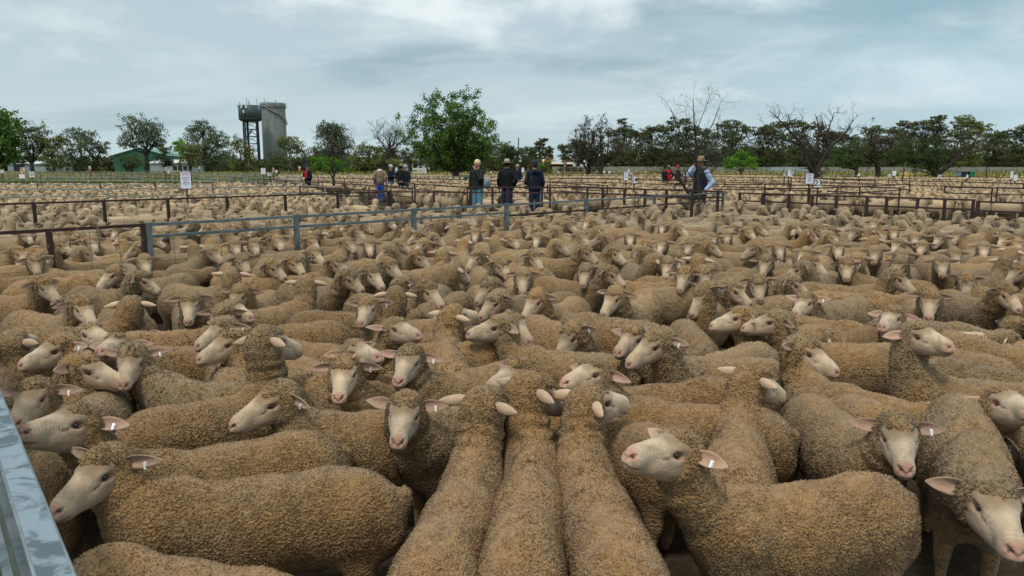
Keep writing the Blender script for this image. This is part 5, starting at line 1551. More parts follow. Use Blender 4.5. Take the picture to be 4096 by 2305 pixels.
person(1909, 639, 122, 235, 'blond man in a dark jumper and faded jeans, hand at his mouth', C_('dark_green_jumper', (.016, .020, .018)), JEAN, hair=BLOND, arms=('mouth', 'down'), coat_len=.93, extra=x_blond)
person(2028, 635, 116, 80, 'man in a cream wide-brimmed hat and black jacket, from behind', BLK, DJEAN, hat=('brim', FELT, BLK), arms=('down', 'pocket'), coat_len=.86)
person(2070, 657, 66, 235, 'small distant man in a cream hat and navy jumper', NAVYC, JEAN, hat=('brim', FELT, FELT), arms=('down', 'down'), coat_len=.93)
person(2139, 637, 122, 110, 'man in a navy hooded jacket and cap with a camera at his side, from behind', NAVYC, DJEAN, hat=('cap', CAPN, CAPN), arms=('belly', 'down'), coat_len=.78, extra=x_camera)
person(2675, 661, 60, 80, 'person in a red vest and yellow hat behind the bare branches', RED, DJEAN, hat=('brim', STRAW, STRAW), arms=('pocket', 'pocket'), sleeve=BLK)
person(2659, 665, 60, 20, 'dark-clothed person standing beside the red vest', BLK, DJEAN, hat=('cap', BLK, BLK), arms=('belly', 'belly'))
person(2712, 659, 64, 185, 'man in navy with a red cap, right of the red vest', NAVYC, DJEAN, hat=('cap', C_('red_cap', (.45, .03, .04)), C_('red_cap', (.45, .03, .04))), arms=('pocket', 'down'))
person(2806, 624, 141, 215, 'man in a straw hat, navy vest and pale blue shirt, hand raised to his face', NAVYC, C_('dark_trousers', (.012, .02, .03)), hat=('brim', STRAW, STRAW), arms=('pocket', 'hatup'), sleeve=SHIRT, coat_len=.95, extra=x_vest)
# ================================================================== TREES
def mat_leaf(name, a, b, c2=None):
    t = MT(name, 0.75, 0, 0.15)
    at = t.attr('leafv', 'Fac')
    c = t.mix(at, a, b)
    if c2: c = t.mix(t.ramp(t.noise(t.coord('Object'), .35, 3), .5, .66), c, c2)
    t.color(c)
    tr = t.n('ShaderNodeBsdfTranslucent'); t.L.new(c, tr.inputs[0])
    ms = t.n('ShaderNodeMixShader'); ms.inputs[0].default_value = 0.35
    t.L.new(t.b.outputs[0], ms.inputs[1]); t.L.new(tr.outputs[0], ms.inputs[2])
    t.L.new(ms.outputs[0], t.N['Material Output'].inputs[0])
    return t.m
L_DARK = mat_leaf('dark_gum_leaf', (0.036, 0.054, 0.024), (0.130, 0.160, 0.066), (0.170, 0.150, 0.055))
L_GREY = mat_leaf('grey_gum_leaf', (0.065, 0.092, 0.052), (0.210, 0.245, 0.145))
L_OLIVE = mat_leaf('olive_leaf', (0.070, 0.090, 0.022), (0.240, 0.250, 0.075))
L_BRIGHT = mat_leaf('bright_leaf', (0.044, 0.095, 0.018), (0.170, 0.285, 0.055))
L_LIME = mat_leaf('lime_leaf', (0.060, 0.170, 0.012), (0.170, 0.370, 0.030))
L_BROWN = mat_leaf('brown_twiggy_leaf', (0.055, 0.050, 0.032), (0.150, 0.130, 0.078))
L_GREEN = mat_leaf('mid_green_leaf', (0.030, 0.066, 0.018), (0.100, 0.165, 0.042))
M_BARK = plain('dark_bark', (0.040, 0.032, 0.024), .9, 0, .3, 5); M_BARKP = plain('pale_bark', (0.17, 0.145, 0.115), .85, 0, .3, 3)
class Tw:
    """collects tapered round limbs quickly"""
    def __init__(s): s.V = []; s.F = []; s.n = 0
    def limb(s, pts, rads, k=5):
        pts = np.asarray(pts, float); n = len(pts)
        d = np.gradient(pts, axis=0); d /= np.linalg.norm(d, axis=1, keepdims=True) + 1e-9
        ref = np.array([0.31, 0.95, 0.05]); x = np.cross(d, ref); x /= np.linalg.norm(x, axis=1, keepdims=True) + 1e-9
        y = np.cross(d, x); a = np.arange(k) * 2 * np.pi / k
        ring = pts[:, None] + (x[:, None] * np.cos(a)[None, :, None] + y[:, None] * np.sin(a)[None, :, None]) * np.asarray(rads)[:, None, None]
        s.V.append(ring.reshape(-1, 3))
        for i in range(n - 1):
            for j in range(k):
                j2 = (j + 1) % k
                s.F.append((s.n + i * k + j, s.n + i * k + j2, s.n + (i + 1) * k + j2, s.n + (i + 1) * k + j))
        s.n += n * k
    def build(s, name, mat, parent):
        return link(name, np_mesh(name, np.concatenate(s.V), [np.array(s.F)], [mat], True), parent)
def wobble(a, b, n, amp, r):
    a = np.asarray(a, float); b = np.asarray(b, float); t = np.linspace(0, 1, n)[:, None]
    p = a * (1 - t) + b * t; L = np.linalg.norm(b - a)
    p[1:-1] += r.normal(size=(n - 2, 3)) * amp * L
    return p
def leaves(P, size, r, per=14, spread=.5, flat=.6, aspect=.45):
    """clumps of leaf faces round the points P"""
    n = len(P) * per
    c = np.repeat(P, per, 0); q = r.normal(size=(n, 3)); q /= np.linalg.norm(q, axis=1, keepdims=True)
    c = c + q * (r.random((n, 1)) ** .5) * spread * np.array([1, 1, flat])
    u = r.normal(size=(n, 3)); u[:, 2] -= .4; u /= np.linalg.norm(u, axis=1, keepdims=True)
    w = np.cross(u, r.normal(size=(n, 3))); w /= np.linalg.norm(w, axis=1, keepdims=True)
    L = size * r.uniform(.6, 1.4, (n, 1)); W = L * aspect
    V = np.stack([c - u * L * .5, c + w * W * .5, c + u * L * .5, c - w * W * .5], 1).reshape(-1, 3)
    F = np.arange(n)[:, None] * 4 + np.arange(4)
    cv = np.repeat(r.uniform(0, .7, len(P)), per) + r.uniform(-.15, .3, n)
    return V, F, np.repeat(np.clip(cv, 0, 1), 4)
def leaf_obj(V, F, cv, mat, parent, name='crown'):
    me = np_mesh(name, V, [F], [mat], False)
    me.attributes.new('leafv', 'FLOAT', 'POINT').data.foreach_set('value', cv.astype(np.float32))
    return link(name, me, parent)
def tree(label, u, Y, blobs, leaf, bark=M_BARK, seed=0, trunk=.25, dens=1.0, size=None, base_u=None, fork=.4, spread=None, group=None, flat=.62, base_v=None, name='tree'):
    """blobs: crown masses in photo pixels (u, v, half width, half height); depth follows width"""
    r = np.random.default_rng(seed + int(u)); s = FPX / Y
    bu = base_u if base_u is not None else u
    B = at_depth(bu, 662, Y)
    root = empty(name, (B.x, Y, 0)); tag(root, label, 'tree', group)
    tops = []
    for (bx, bv, rx, rz) in blobs:
        c = at_depth(bx, bv, Y); tops.append((np.array([c.x - B.x, r.uniform(-.35, .35) * rx / s, c.z]), rx / s, rz / s))
    zmin = min(c[2] - b for c, a, b in tops); zmax = max(c[2] + b for c, a, b in tops)
    F0 = np.array([r.normal() * .1, 0, max(.6, zmin * .5 + zmax * .5 * fork * .6)])
    if zmin < 1.0: F0[2] = max(.5, zmax * .25)
    T = Tw(); T.limb(wobble((0, 0, -.1), F0, 4, .04, r), np.linspace(trunk * 1.25, trunk * .8, 4), 7)
    LV, LF, LC, off = [], [], [], 0
    for c, a, b in tops:
        tip = c + np.array([0, 0, b * .2])
        T.limb(wobble(F0, tip, 5, .06, r), np.linspace(trunk * .6, trunk * .12, 5), 5)
        n = max(5, int(dens * 26 * (a * b) ** .55 * (1.6 if a * s > 60 else 1)))
        q = r.normal(size=(n, 3)); q /= np.linalg.norm(q, axis=1, keepdims=True)
        q *= (r.random((n, 1)) ** .33); q[:, 2] = q[:, 2] * .95 + .03
        P = c + q * np.array([a, a * .9, b])
        P += (r.normal(size=(n, 3)) * .10 * a)
        for p in P[:: max(1, n // 14)]:
            m = F0 * .35 + tip * .65
            T.limb(wobble(m, p, 4, .08, r), np.linspace(trunk * .16, trunk * .03, 4), 3)
        sz = size or max(.16, 7.6 / s); sp = spread or (.30 * math.sqrt(a * b) * .9 + .2)
        V, F, cv = leaves(P, sz, r, 16, sp, flat)
        LV.append(V); LF.append(F + off); LC.append(cv); off += len(V)
    T.build('trunk', bark, root)
    leaf_obj(np.concatenate(LV), np.concatenate(LF), np.concatenate(LC), leaf, root)
    return root
def bare_tree(label, Y, limbs, bark=M_BARK, seed=0, r0=.12, twig=.9, dens=1.0, sprout=None, gen=3, group=None, name='bare_tree', rmin=.004):
    """limbs: photo polylines [(u,v)...] from the ground up with start radius; twigs are grown on them"""
    r = np.random.default_rng(seed)
    b0 = limbs[0][0][0]; B = at_depth(b0[0], b0[1], Y)
    root = empty(name, (B.x, Y, 0)); tag(root, label, 'tree', group)
    T = Tw(); ends = []
    def grow(p, d, L, rad, g):
        n = 3; pts = [p]; dd = d.copy()
        for i in range(n):
            dd = dd + r.normal(size=3) * .22 + np.array([0, 0, .07]); dd /= np.linalg.norm(dd)
            pts.append(pts[-1] + dd * L / n)
        T.limb(pts, np.linspace(rad, max(rmin, rad * .35), n + 1), 4 if g > 1 else 3)
        ends.append(pts[-1]); ends.append(pts[1])
        if g > 0:
            for k in range(r.integers(2, 4) if g > 1 else 2):
                i = r.integers(1, n + 1); q = dd + r.normal(size=3) * .75; q /= np.linalg.norm(q)
                grow(pts[i], q, L * r.uniform(.5, .8), rad * .5, g - 1)
    for poly, ra, rb in limbs:
        W = []; yo = 0.0
        for i, (u, v) in enumerate(poly):
            c = at_depth(u, v, Y); 
            if poly is not limbs[0][0] and i > 0: yo += r.normal() * twig * .25
            W.append((c.x - B.x, yo, c.z))
        W = np.array(W)
        # resample smoothly
        t = np.linspace(0, len(W) - 1, (len(W) - 1) * 4 + 1); P = np.stack([np.interp(t, range(len(W)), W[:, k]) for k in range(3)], 1)
        P[1:-1] = (P[:-2] + P[1:-1] * 2 + P[2:]) / 4; P[1:-1] += r.normal(size=P[1:-1].shape) * twig * .02
        rad = np.linspace(ra, rb, len(P)); T.limb(P, rad, 6)
        start = len(P) // 3 if ra > r0 * .8 else 2
        for i in range(start, len(P)):
            for _ in range(r.poisson(1.1 * dens)):
                d = P[min(i + 1, len(P) - 1)] - P[i - 1]; d /= np.linalg.norm(d) + 1e-9
                q = d * .6 + r.normal(size=3) * .7 + np.array([0, 0, .25]); q /= np.linalg.norm(q)
                grow(P[i], q, twig * r.uniform(.6, 1.2), max(rad[i] * .4, rmin * 1.6), gen - 1)
    T.build('trunk', bark, root)
    if sprout:
        leaf, frac, sz, sel = sprout
        E = np.array([e for e in ends if sel(e) and r.random() < frac])
        if len(E):
            V, F, cv = leaves(E, sz, r, 9, sz * 1.6, .8); leaf_obj(V, F, cv, leaf, root, 'sprouting_leaves')
    return root
GB = 'trees behind the saleyards'
# --- left of the towers
tree('bright green leafy tree cut by the left edge', 5, 70, [(0, 470, 60, 45), (45, 520, 48, 55), (-20, 560, 80, 70), (55, 590, 38, 40), (10, 635, 50, 28)], L_BRIGHT, seed=1, trunk=.3, dens=1.5, size=.30, base_u=-30)
tree('tall dark gum between the left-edge tree and the olive trees', 130, 125, [(95, 510, 42, 30), (150, 530, 46, 36), (120, 575, 62, 40), (90, 625, 45, 35), (170, 600, 36, 30)], L_DARK, seed=2, trunk=.35)
tree('olive crowned tree second from the tall dark gum', 215, 125, [(205, 565, 38, 22), (240, 560, 30, 20), (220, 610, 52, 42), (200, 650, 50, 25)], L_OLIVE, seed=3, trunk=.3)
tree('wide two-tiered gum left of the green shed', 325, 128, [(300, 532, 34, 18), (350, 540, 34, 20), (325, 565, 50, 20)], L_GREY, seed=4, trunk=.25)
tree('bushy dark green tree in front of the two-tiered gum', 300, 118, [(270, 600, 45, 40), (305, 640, 50, 35), (255, 655, 40, 25)], L_DARK, seed=5, trunk=.25)
tree('spreading dark tree just left of the green shed', 385, 118, [(355, 578, 42, 28), (400, 590, 34, 28), (380, 625, 48, 34), (350, 665, 42, 22)], L_DARK, seed=6, trunk=.3)
tree('large round gum tree in front of the green shed', 575, 112, [(540, 500, 55, 38), (595, 515, 45, 36), (632, 530, 38, 40), (560, 550, 70, 32), (505, 580, 38, 18), (620, 575, 48, 24)], L_GREY, seed=7, trunk=.32, base_u=588, dens=1.2)
tree('low dark bush at the foot of the round gum', 525, 108, [(525, 640, 42, 30), (545, 662, 45, 22), (500, 668, 22, 16)], L_DARK, seed=8, trunk=.14, name='shrub')
tree('small dark tree right of the round gum', 655, 116, [(655, 600, 26, 18), (650, 635, 38, 28), (675, 645, 24, 22)], L_DARK, seed=9, trunk=.16)
tree('bright green crown peeping from behind the pale gum', 722, 150, [(718, 580, 26, 22), (735, 605, 30, 28)], L_LIME, seed=10, trunk=.2)
tree('broad grey gum left of the steel tank', 825, 132, [(810, 508, 45, 24), (770, 535, 40, 26), (845, 540, 45, 26), (880, 565, 42, 30), (820, 585, 75, 34), (790, 640, 60, 40), (860, 640, 60, 42)], L_GREY, seed=11, trunk=.4, dens=1.1)
tree('olive tree below the broad grey gum', 757, 112, [(740, 600, 34, 26), (775, 605, 34, 28), (757, 640, 50, 28)], L_OLIVE, seed=12, trunk=.16)
tree('spindly olive tree at the foot of the steel tank', 972, 112, [(945, 570, 20, 28), (965, 600, 36, 36), (990, 630, 34, 36), (950, 655, 36, 28), (1000, 600, 20, 20)], L_OLIVE, seed=13, trunk=.18, dens=.8)
tree('dark scrub between the steel tank and the round gum', 910, 140, [(905, 640, 36, 40), (930, 650, 30, 30), (880, 660, 30, 26)], L_DARK, seed=14, trunk=.2)
tree('umbrella-shaped olive tree right of the concrete tower', 1160, 112, [(1150, 555, 36, 20), (1125, 572, 24, 18), (1180, 575, 30, 22), (1205, 600, 26, 20), (1165, 605, 28, 18)], L_OLIVE, bark=M_BARKP, seed=15, trunk=.18, dens=.9)
tree('dense bush in front of the concrete tower', 1112, 108, [(1110, 635, 38, 30), (1090, 660, 30, 25), (1135, 660, 34, 26)], L_DARK, seed=16, trunk=.16, name='shrub')
tree('tall grey-green gum behind the sprouting tree', 1331, 122, [(1300, 515, 34, 24), (1345, 515, 40, 26), (1320, 560, 60, 34), (1370, 580, 44, 36), (1290, 610, 46, 36), (1350, 640, 64, 40)], L_GREY, seed=17, trunk=.35, dens=1.9)
tree('dark low trees left of the tall grey-green gum', 1225, 130, [(1215, 640, 34, 30), (1245, 655, 34, 26), (1190, 660, 24, 22)], L_DARK, seed=18, trunk=.2)
tree('loose olive wattle left of the man in tan', 1460, 112, [(1450, 600, 36, 26), (1490, 610, 30, 28), (1430, 640, 36, 32), (1480, 655, 44, 30), (1510, 600, 20, 18)], L_OLIVE, seed=19, trunk=.18)
tree('dark pine-like crowns behind the men in dark coats', 1600, 138, [(1560, 625, 50, 34), (1620, 620, 50, 30), (1660, 640, 40, 36), (1530, 655, 30, 28)], L_DARK, seed=20, trunk=.3)
tree('small olive bush above the hats of the dark-coated men', 1588, 104, [(1575, 655, 30, 17), (1605, 658, 28, 15)], L_OLIVE, seed=21, trunk=.1, name='shrub')
tree('grey gum behind the left side of the big green tree', 1705, 120, [(1690, 590, 34, 26), (1720, 600, 30, 26), (1700, 640, 44, 34)], L_GREY, seed=22, trunk=.25)
tree('dark trees behind the right side of the big green tree', 1965, 140, [(1930, 600, 42, 30), (2010, 590, 40, 26), (1970, 640, 70, 34)], L_DARK, seed=23, trunk=.3)
# the big green tree
def big_tree():
    Y = 62; r = np.random.default_rng(5); s = FPX / Y
    B = at_depth(1822, 662, Y); root = empty('big_green_tree', (B.x, Y, 0)); tag(root, 'big rounded bright green tree standing among the pens, centre', 'tree')
    T = Tw(); P = []
    F0 = np.array([0, 0, 1.25]); T.limb([(0, 0, -.2), (.03, 0, .5), F0], [.36, .30, .30], 9)
    def c(u, v, y=0): q = at_depth(u, v, Y); return np.array([q.x - B.x, y, q.z])
    mains = [(1640, 555), (1660, 500), (1690, 450), (1735, 415), (1775, 400), (1820, 400), (1865, 410), (1900, 440), (1935, 480), (1960, 530), (1975, 565), (1655, 610), (1945, 620), (1750, 480), (1810, 470), (1870, 500), (1720, 590), (1900, 590), (1780, 560), (1840, 580)]
    for (u, v) in mains:
        tip = c(u, v, r.normal() * 1.5)
        mid = F0 * .55 + tip * .45 + np.array([0, 0, -.15]) + r.normal(size=3) * .15
        pts = np.concatenate([wobble(F0, mid, 4, .04, r), wobble(mid, tip, 5, .05, r)[1:]])
        T.limb(pts, np.linspace(.13, .02, len(pts)), 6)
        for i in range(2, len(pts)):
            for _ in range(4):
                q = pts[i] + r.normal(size=3) * np.array([.62, .62, .5]) * (.4 + .25 * i / 3) + np.array([0, 0, .25])
                T.limb(wobble(pts[i], q, 4, .08, r), np.linspace(.03, .006, 4), 3)
                P += list(wobble(pts[i], q, 5, .1, r)[2:])
    P = np.array(P); P = P[P[:, 2] > 1.3]
    T.build('trunk', M_BARK, root)
    V, F, cv = leaves(P, .18, r, 22, .36, .9, .5)
    leaf_obj(V, F, cv, L_BRIGHT, root)
big_tree()
# --- right of the big tree
R_ = [('rust-topped gum left of the red-gabled house', 2040, 140, [(2030, 600, 34, 22), (2055, 612, 34, 24), (2035, 645, 50, 34)], L_DARK),
 ('dark gum behind the small hatted man', 2115, 142, [(2100, 610, 36, 22), (2135, 612, 30, 22), (2115, 650, 50, 30)], L_DARK),
 ('slender tall gum with a tufted top left of the red-gabled house', 2165, 150, [(2160, 572, 20, 10), (2178, 562, 12, 8), (2155, 595, 22, 10), (2175, 615, 14, 10)], L_DARK),
 ('small gum peeping over the red-gabled roofs', 2200, 165, [(2200, 602, 20, 16), (2190, 625, 22, 14)], L_DARK),
 ('dark gum standing right before the red-gabled house', 2262, 128, [(2245, 590, 18, 14), (2275, 595, 24, 20), (2262, 625, 24, 22)], L_DARK),
 ('sparse grey tree between the house and the twin bare trees', 2312, 138, [(2305, 575, 24, 20), (2330, 600, 24, 30), (2310, 640, 26, 34)], L_BROWN),
 ('gum with a high umbrella tuft right of the twin bare trees', 2492, 155, [(2490, 487, 20, 10), (2498, 520, 36, 16), (2460, 535, 30, 14), (2520, 540, 26, 14), (2480, 575, 50, 26), (2500, 630, 60, 40)], L_DARK),
 ('flat-topped gum second right of the twin bare trees', 2550, 150, [(2545, 532, 36, 14), (2570, 550, 30, 14), (2560, 600, 50, 36), (2550, 650, 50, 30)], L_DARK),
 ('pale-limbed flat gum left of the leafless leader', 2612, 152, [(2600, 520, 32, 14), (2635, 515, 28, 13), (2590, 545, 28, 13), (2620, 590, 54, 34), (2625, 645, 56, 32)], L_DARK),
 ('large domed gum directly behind the leafless tree', 2720, 150, [(2715, 492, 50, 22), (2670, 520, 34, 18), (2760, 520, 36, 18), (2720, 560, 80, 34), (2700, 620, 80, 44), (2790, 600, 50, 50)], L_DARK),
 ('grey gum filling behind the straw-hatted man', 2830, 148, [(2810, 530, 32, 16), (2850, 540, 40, 20), (2830, 590, 60, 36), (2840, 645, 70, 34)], L_GREY),
 ('gum with clipped flat top above the bright green tree', 2925, 150, [(2935, 496, 45, 15), (2895, 510, 40, 16), (2975, 520, 30, 14), (2920, 555, 66, 28), (2930, 615, 80, 42)], L_DARK),
 ('dark gum right of the bright green tree', 3040, 152, [(3035, 530, 34, 18), (3065, 515, 30, 14), (3040, 580, 50, 34), (3050, 640, 56, 34)], L_DARK),
 ('flat-topped gum behind the left arm of the forked bare tree', 3110, 150, [(3100, 512, 40, 13), (3140, 500, 34, 13), (3075, 530, 30, 13), (3110, 560, 56, 26), (3120, 625, 70, 44)], L_DARK),
 ('flat-topped gum behind the forked bare tree', 3195, 151, [(3185, 495, 34, 13), (3215, 508, 36, 14), (3190, 550, 56, 26), (3200, 610, 66, 46)], L_DARK),
 ('brown-green gum right of the forked bare tree', 3285, 150, [(3265, 508, 34, 14), (3295, 540, 44, 20), (3330, 545, 36, 16), (3300, 600, 70, 50)], L_BROWN),
 ('dim gum behind the dark green tree', 3375, 154, [(3355, 545, 34, 16), (3395, 560, 36, 20), (3380, 615, 60, 44)], L_DARK),
 ('sparse grey-leaved gum left of the umbrella gums', 3490, 146, [(3475, 525, 30, 16), (3515, 518, 28, 14), (3490, 560, 46, 28), (3480, 620, 60, 44)], L_GREY),
 ('gum with two low flat crowns right of the grey-leaved gum', 3570, 150, [(3560, 530, 36, 13), (3600, 525, 34, 13), (3580, 575, 54, 34), (3585, 635, 60, 38)], L_DARK),
 ('umbrella gum with the leftmost high flat crown', 3625, 146, [(3615, 498, 30, 11), (3650, 510, 28, 11), (3630, 545, 44, 20), (3640, 605, 56, 44)], L_DARK),
 ('umbrella gum with the middle flat crown', 3685, 146, [(3682, 492, 32, 11), (3705, 512, 30, 11), (3690, 550, 46, 24), (3695, 615, 60, 44)], L_DARK),
 ('umbrella gum with the highest narrow crown', 3748, 148, [(3750, 473, 26, 9), (3735, 488, 30, 9), (3765, 515, 36, 14), (3750, 560, 50, 24), (3755, 620, 60, 44)], L_DARK),
 ('broad olive umbrella gum at right', 3855, 146, [(3862, 480, 42, 16), (3830, 498, 36, 13), (3895, 500, 36, 13), (3925, 512, 36, 12), (3855, 535, 70, 20), (3870, 590, 84, 40), (3850, 645, 80, 32)], L_OLIVE),
 ('hazy dark gum right of the broad umbrella gum', 3990, 158, [(3975, 545, 40, 20), (4010, 540, 36, 18), (3985, 595, 70, 44), (4000, 650, 64, 30)], L_DARK),
 ('dark gum at the right edge of the photo', 4080, 150, [(4080, 530, 34, 22), (4110, 520, 40, 26), (4070, 580, 54, 40), (4090, 640, 66, 40)], L_DARK)]
for i, (lb, u, Y, bl, lf) in enumerate(R_): tree(lb, u, Y, bl, lf, bark=M_BARKP if i % 3 == 1 else M_BARK, seed=40 + i, trunk=.28, dens=1.25, group=GB, flat=.4)
tree('small round green bush before the red-gabled house', 2178, 100, [(2175, 665, 24, 18), (2190, 680, 22, 14), (2160, 685, 20, 12)], L_BRIGHT, seed=80, trunk=.1, name='shrub')
tree('bright lime green tree right of the straw-hatted man', 2968, 82, [(2965, 620, 34, 16), (2930, 640, 34, 14), (3000, 640, 34, 14), (2965, 655, 56, 20), (2920, 668, 26, 10), (3020, 668, 22, 10)], L_LIME, seed=81, trunk=.14, dens=1.3, size=.2)
tree('dark green low tree right of the number 23 board', 3395, 86, [(3390, 585, 44, 24), (3350, 610, 44, 26), (3430, 605, 40, 26), (3370, 645, 60, 26), (3430, 640, 34, 24), (3325, 660, 26, 14)], L_GREEN, seed=82, trunk=.22, base_u=3425, dens=.9)
tree('grey scrub against the long wall', 2300, 118, [(2265, 680, 34, 10), (2310, 678, 30, 9), (2370, 682, 20, 9)], L_BROWN, seed=83, trunk=.05, name='shrub')
# dense belt of dark trees filling in behind, each its own tree
rb = random.Random(77)
for i, u in enumerate(list(range(2420, 4200, 92)) + list(range(-40, 700, 105)) + list(range(745, 1180, 88)) + list(range(1180, 2180, 115))):
    ft = rb.uniform(600, 622) if u > 2400 else rb.uniform(618, 640) if not 700 < u < 1180 else rb.uniform(640, 652)
    tree('%s dim evergreen of the far belt behind the %s' % (('taller', 'lower', 'rounder')[i % 3], min(LMK, key=lambda m: abs(m[0] - u))[1]), u, 172 + rb.uniform(0, 14), [(u - 24, ft + 24, 44, 26), (u + 26, ft + 18, 46, 26), (u, ft + 52, 74, 36)], L_DARK, seed=200 + i, trunk=.25, dens=.5, size=.9, group='dim evergreens of the far belt')
# --- leafless trees
bare_tree('small leafless tree sprouting green low down, in the left lane', 44, [([(1335, 742), (1334, 700), (1330, 650), (1325, 590), (1330, 535)], .10, .012),
   ([(1334, 715), (1305, 672), (1275, 650), (1255, 610)], .05, .01), ([(1334, 700), (1360, 660), (1385, 630), (1400, 560)], .05, .01), ([(1331, 660), (1300, 600), (1285, 560)], .03, .006), ([(1330, 640), (1360, 590), (1375, 540)], .03, .006)],
   seed=3, r0=.1, twig=.62, dens=1.3, sprout=(L_LIME, .7, .085, lambda e: e[2] < 2.2 and abs(e[0]) < 1.3), gen=3)
tw = lambda u, lean: [([(u, 700), (u + lean * .1, 672), (u + lean * .3, 640)], .30, .18), ([(u, 690), (u - 26, 640), (u - 34, 580), (u - 24, 530)], .16, .03), ([(u + lean * .2, 660), (u + lean * .6, 600), (u + lean * .6, 540)], .15, .03),
                      ([(u + lean * .2, 665), (u + lean * 1.1, 615), (u + lean * 1.6, 565)], .13, .03), ([(u, 680), (u + 6, 600), (u + 2, 520)], .13, .03), ([(u - 8, 670), (u - 44, 625), (u - 56, 590)], .09, .02)]
bare_tree('left of the twin brown bare trees by the long wall', 100, tw(2352, 40), seed=4, r0=.3, twig=1.4, dens=1.7, gen=3, sprout=(L_BROWN, .35, .22, lambda e: e[2] > 2.5), rmin=.012)
bare_tree('right of the twin brown bare trees by the long wall', 98, tw(2400, 60), seed=5, r0=.3, twig=1.4, dens=1.7, gen=3, sprout=(L_BROWN, .35, .22, lambda e: e[2] > 2.5), rmin=.012)
bare_tree('gnarled leafless tree behind the man in the tan coat', 125, [([(1570, 690), (1565, 640), (1560, 600)], .30, .2), ([(1562, 620), (1530, 575), (1505, 545), (1520, 530)], .16, .04), ([(1560, 610), (1555, 560), (1560, 530)], .16, .04), ([(1562, 610), (1600, 570), (1640, 550), (1660, 590)], .16, .04), ([(1560, 600), (1585, 560), (1590, 530)], .12, .03)],
   seed=6, r0=.3, twig=1.9, dens=2.0, gen=3, rmin=.018)
bare_tree('leafless tree with long upright twigs beside the straw-hatted man', 19.4, [([(2798, 930), (2800, 860), (2797, 790), (2790, 700), (2785, 620), (2780, 540), (2775, 460), (2772, 395)], .058, .006),
   ([(2812, 940), (2790, 850), (2765, 785), (2735, 735), (2700, 700), (2650, 690), (2600, 685)], .048, .008), ([(2790, 700), (2835, 660), (2895, 625), (2950, 595), (3000, 560)], .026, .006),
   ([(2788, 650), (2750, 590), (2715, 520), (2690, 460), (2676, 440)], .020, .004), ([(2784, 610), (2820, 560), (2855, 500), (2880, 440), (2898, 400)], .020, .004), ([(2780, 560), (2800, 480), (2832, 400)], .014, .004),
   ([(2735, 735), (2690, 735), (2640, 728), (2590, 690)], .018, .004), ([(2740, 740), (2745, 690), (2720, 640), (2680, 600)], .020, .004), ([(2700, 700), (2660, 650), (2610, 620), (2580, 590)], .018, .004), ([(2795, 760), (2760, 690), (2735, 620), (2700, 560)], .018, .004),
   ([(2782, 580), (2760, 500), (2752, 420)], .012, .003), ([(2790, 690), (2830, 610), (2870, 570), (2920, 540)], .016, .004), ([(2792, 700), (2840, 690), (2880, 650), (2930, 640)], .014, .004)],
   seed=8, r0=.06, twig=.36, dens=.9, gen=3, rmin=.0022)
bare_tree('forked leafless tree with crooked branches behind the number 23 board', 58, [([(3262, 720), (3262, 700), (3258, 688)], .36, .30), ([(3258, 695), (3230, 665), (3215, 620), (3200, 575), (3160, 540), (3120, 500), (3090, 470)], .20, .03), ([(3262, 692), (3290, 640), (3310, 600), (3350, 560), (3390, 520), (3410, 480)], .20, .03),
   ([(3258, 690), (3245, 640), (3250, 600), (3265, 560), (3270, 500), (3255, 460)], .15, .025), ([(3215, 620), (3190, 560), (3180, 500), (3160, 455)], .09, .02), ([(3200, 575), (3140, 560), (3085, 545), (3060, 505)], .09, .02), ([(3310, 600), (3300, 540), (3320, 490), (3340, 450)], .09, .02), ([(3350, 560), (3400, 550), (3425, 515)], .07, .02), ([(3250, 600), (3220, 540), (3215, 480)], .08, .02), ([(3265, 560), (3300, 510), (3290, 460)], .07, .02)],
   seed=9, r0=.3, twig=.8, dens=.62, gen=3, rmin=.010)
bare_tree('brown twiggy tree on a single stout trunk right of the dark green tree', 88, [([(3512, 706), (3512, 680), (3508, 650), (3500, 630)], .32, .22), ([(3506, 650), (3475, 615), (3440, 600)], .14, .03), ([(3503, 640), (3490, 590), (3470, 550)], .14, .03), ([(3506, 640), (3530, 595), (3560, 570)], .14, .03), ([(3505, 640), (3545, 620), (3580, 610)], .12, .03), ([(3502, 635), (3510, 580), (3520, 545)], .12, .03)],
   seed=10, r0=.3, twig=1.5, dens=1.5, gen=3, sprout=(L_BROWN, .5, .22, lambda e: True), rmin=.012)
bare_tree('wide spreading half-bare tree on a leaning fork at right', 84, [([(3752, 712), (3752, 700), (3748, 694)], .42, .36), ([(3750, 700), (3720, 675), (3700, 655), (3670, 645), (3630, 640), (3605, 615)], .26, .04), ([(3752, 700), (3785, 660), (3810, 635), (3850, 612), (3900, 600), (3950, 590)], .26, .04),
   ([(3790, 655), (3800, 610), (3830, 570), (3850, 545)], .14, .03), ([(3700, 655), (3690, 610), (3700, 575), (3690, 550)], .14, .03), ([(3720, 675), (3740, 630), (3750, 590), (3745, 560)], .14, .03), ([(3670, 645), (3640, 605), (3630, 580)], .1, .03), ([(3850, 612), (3890, 575), (3920, 560)], .1, .03)],
   seed=11, r0=.4, twig=1.3, dens=1.3, gen=3, sprout=(L_GREEN, .28, .22, lambda e: e[0] < .6 and e[2] < 4.4), rmin=.012)
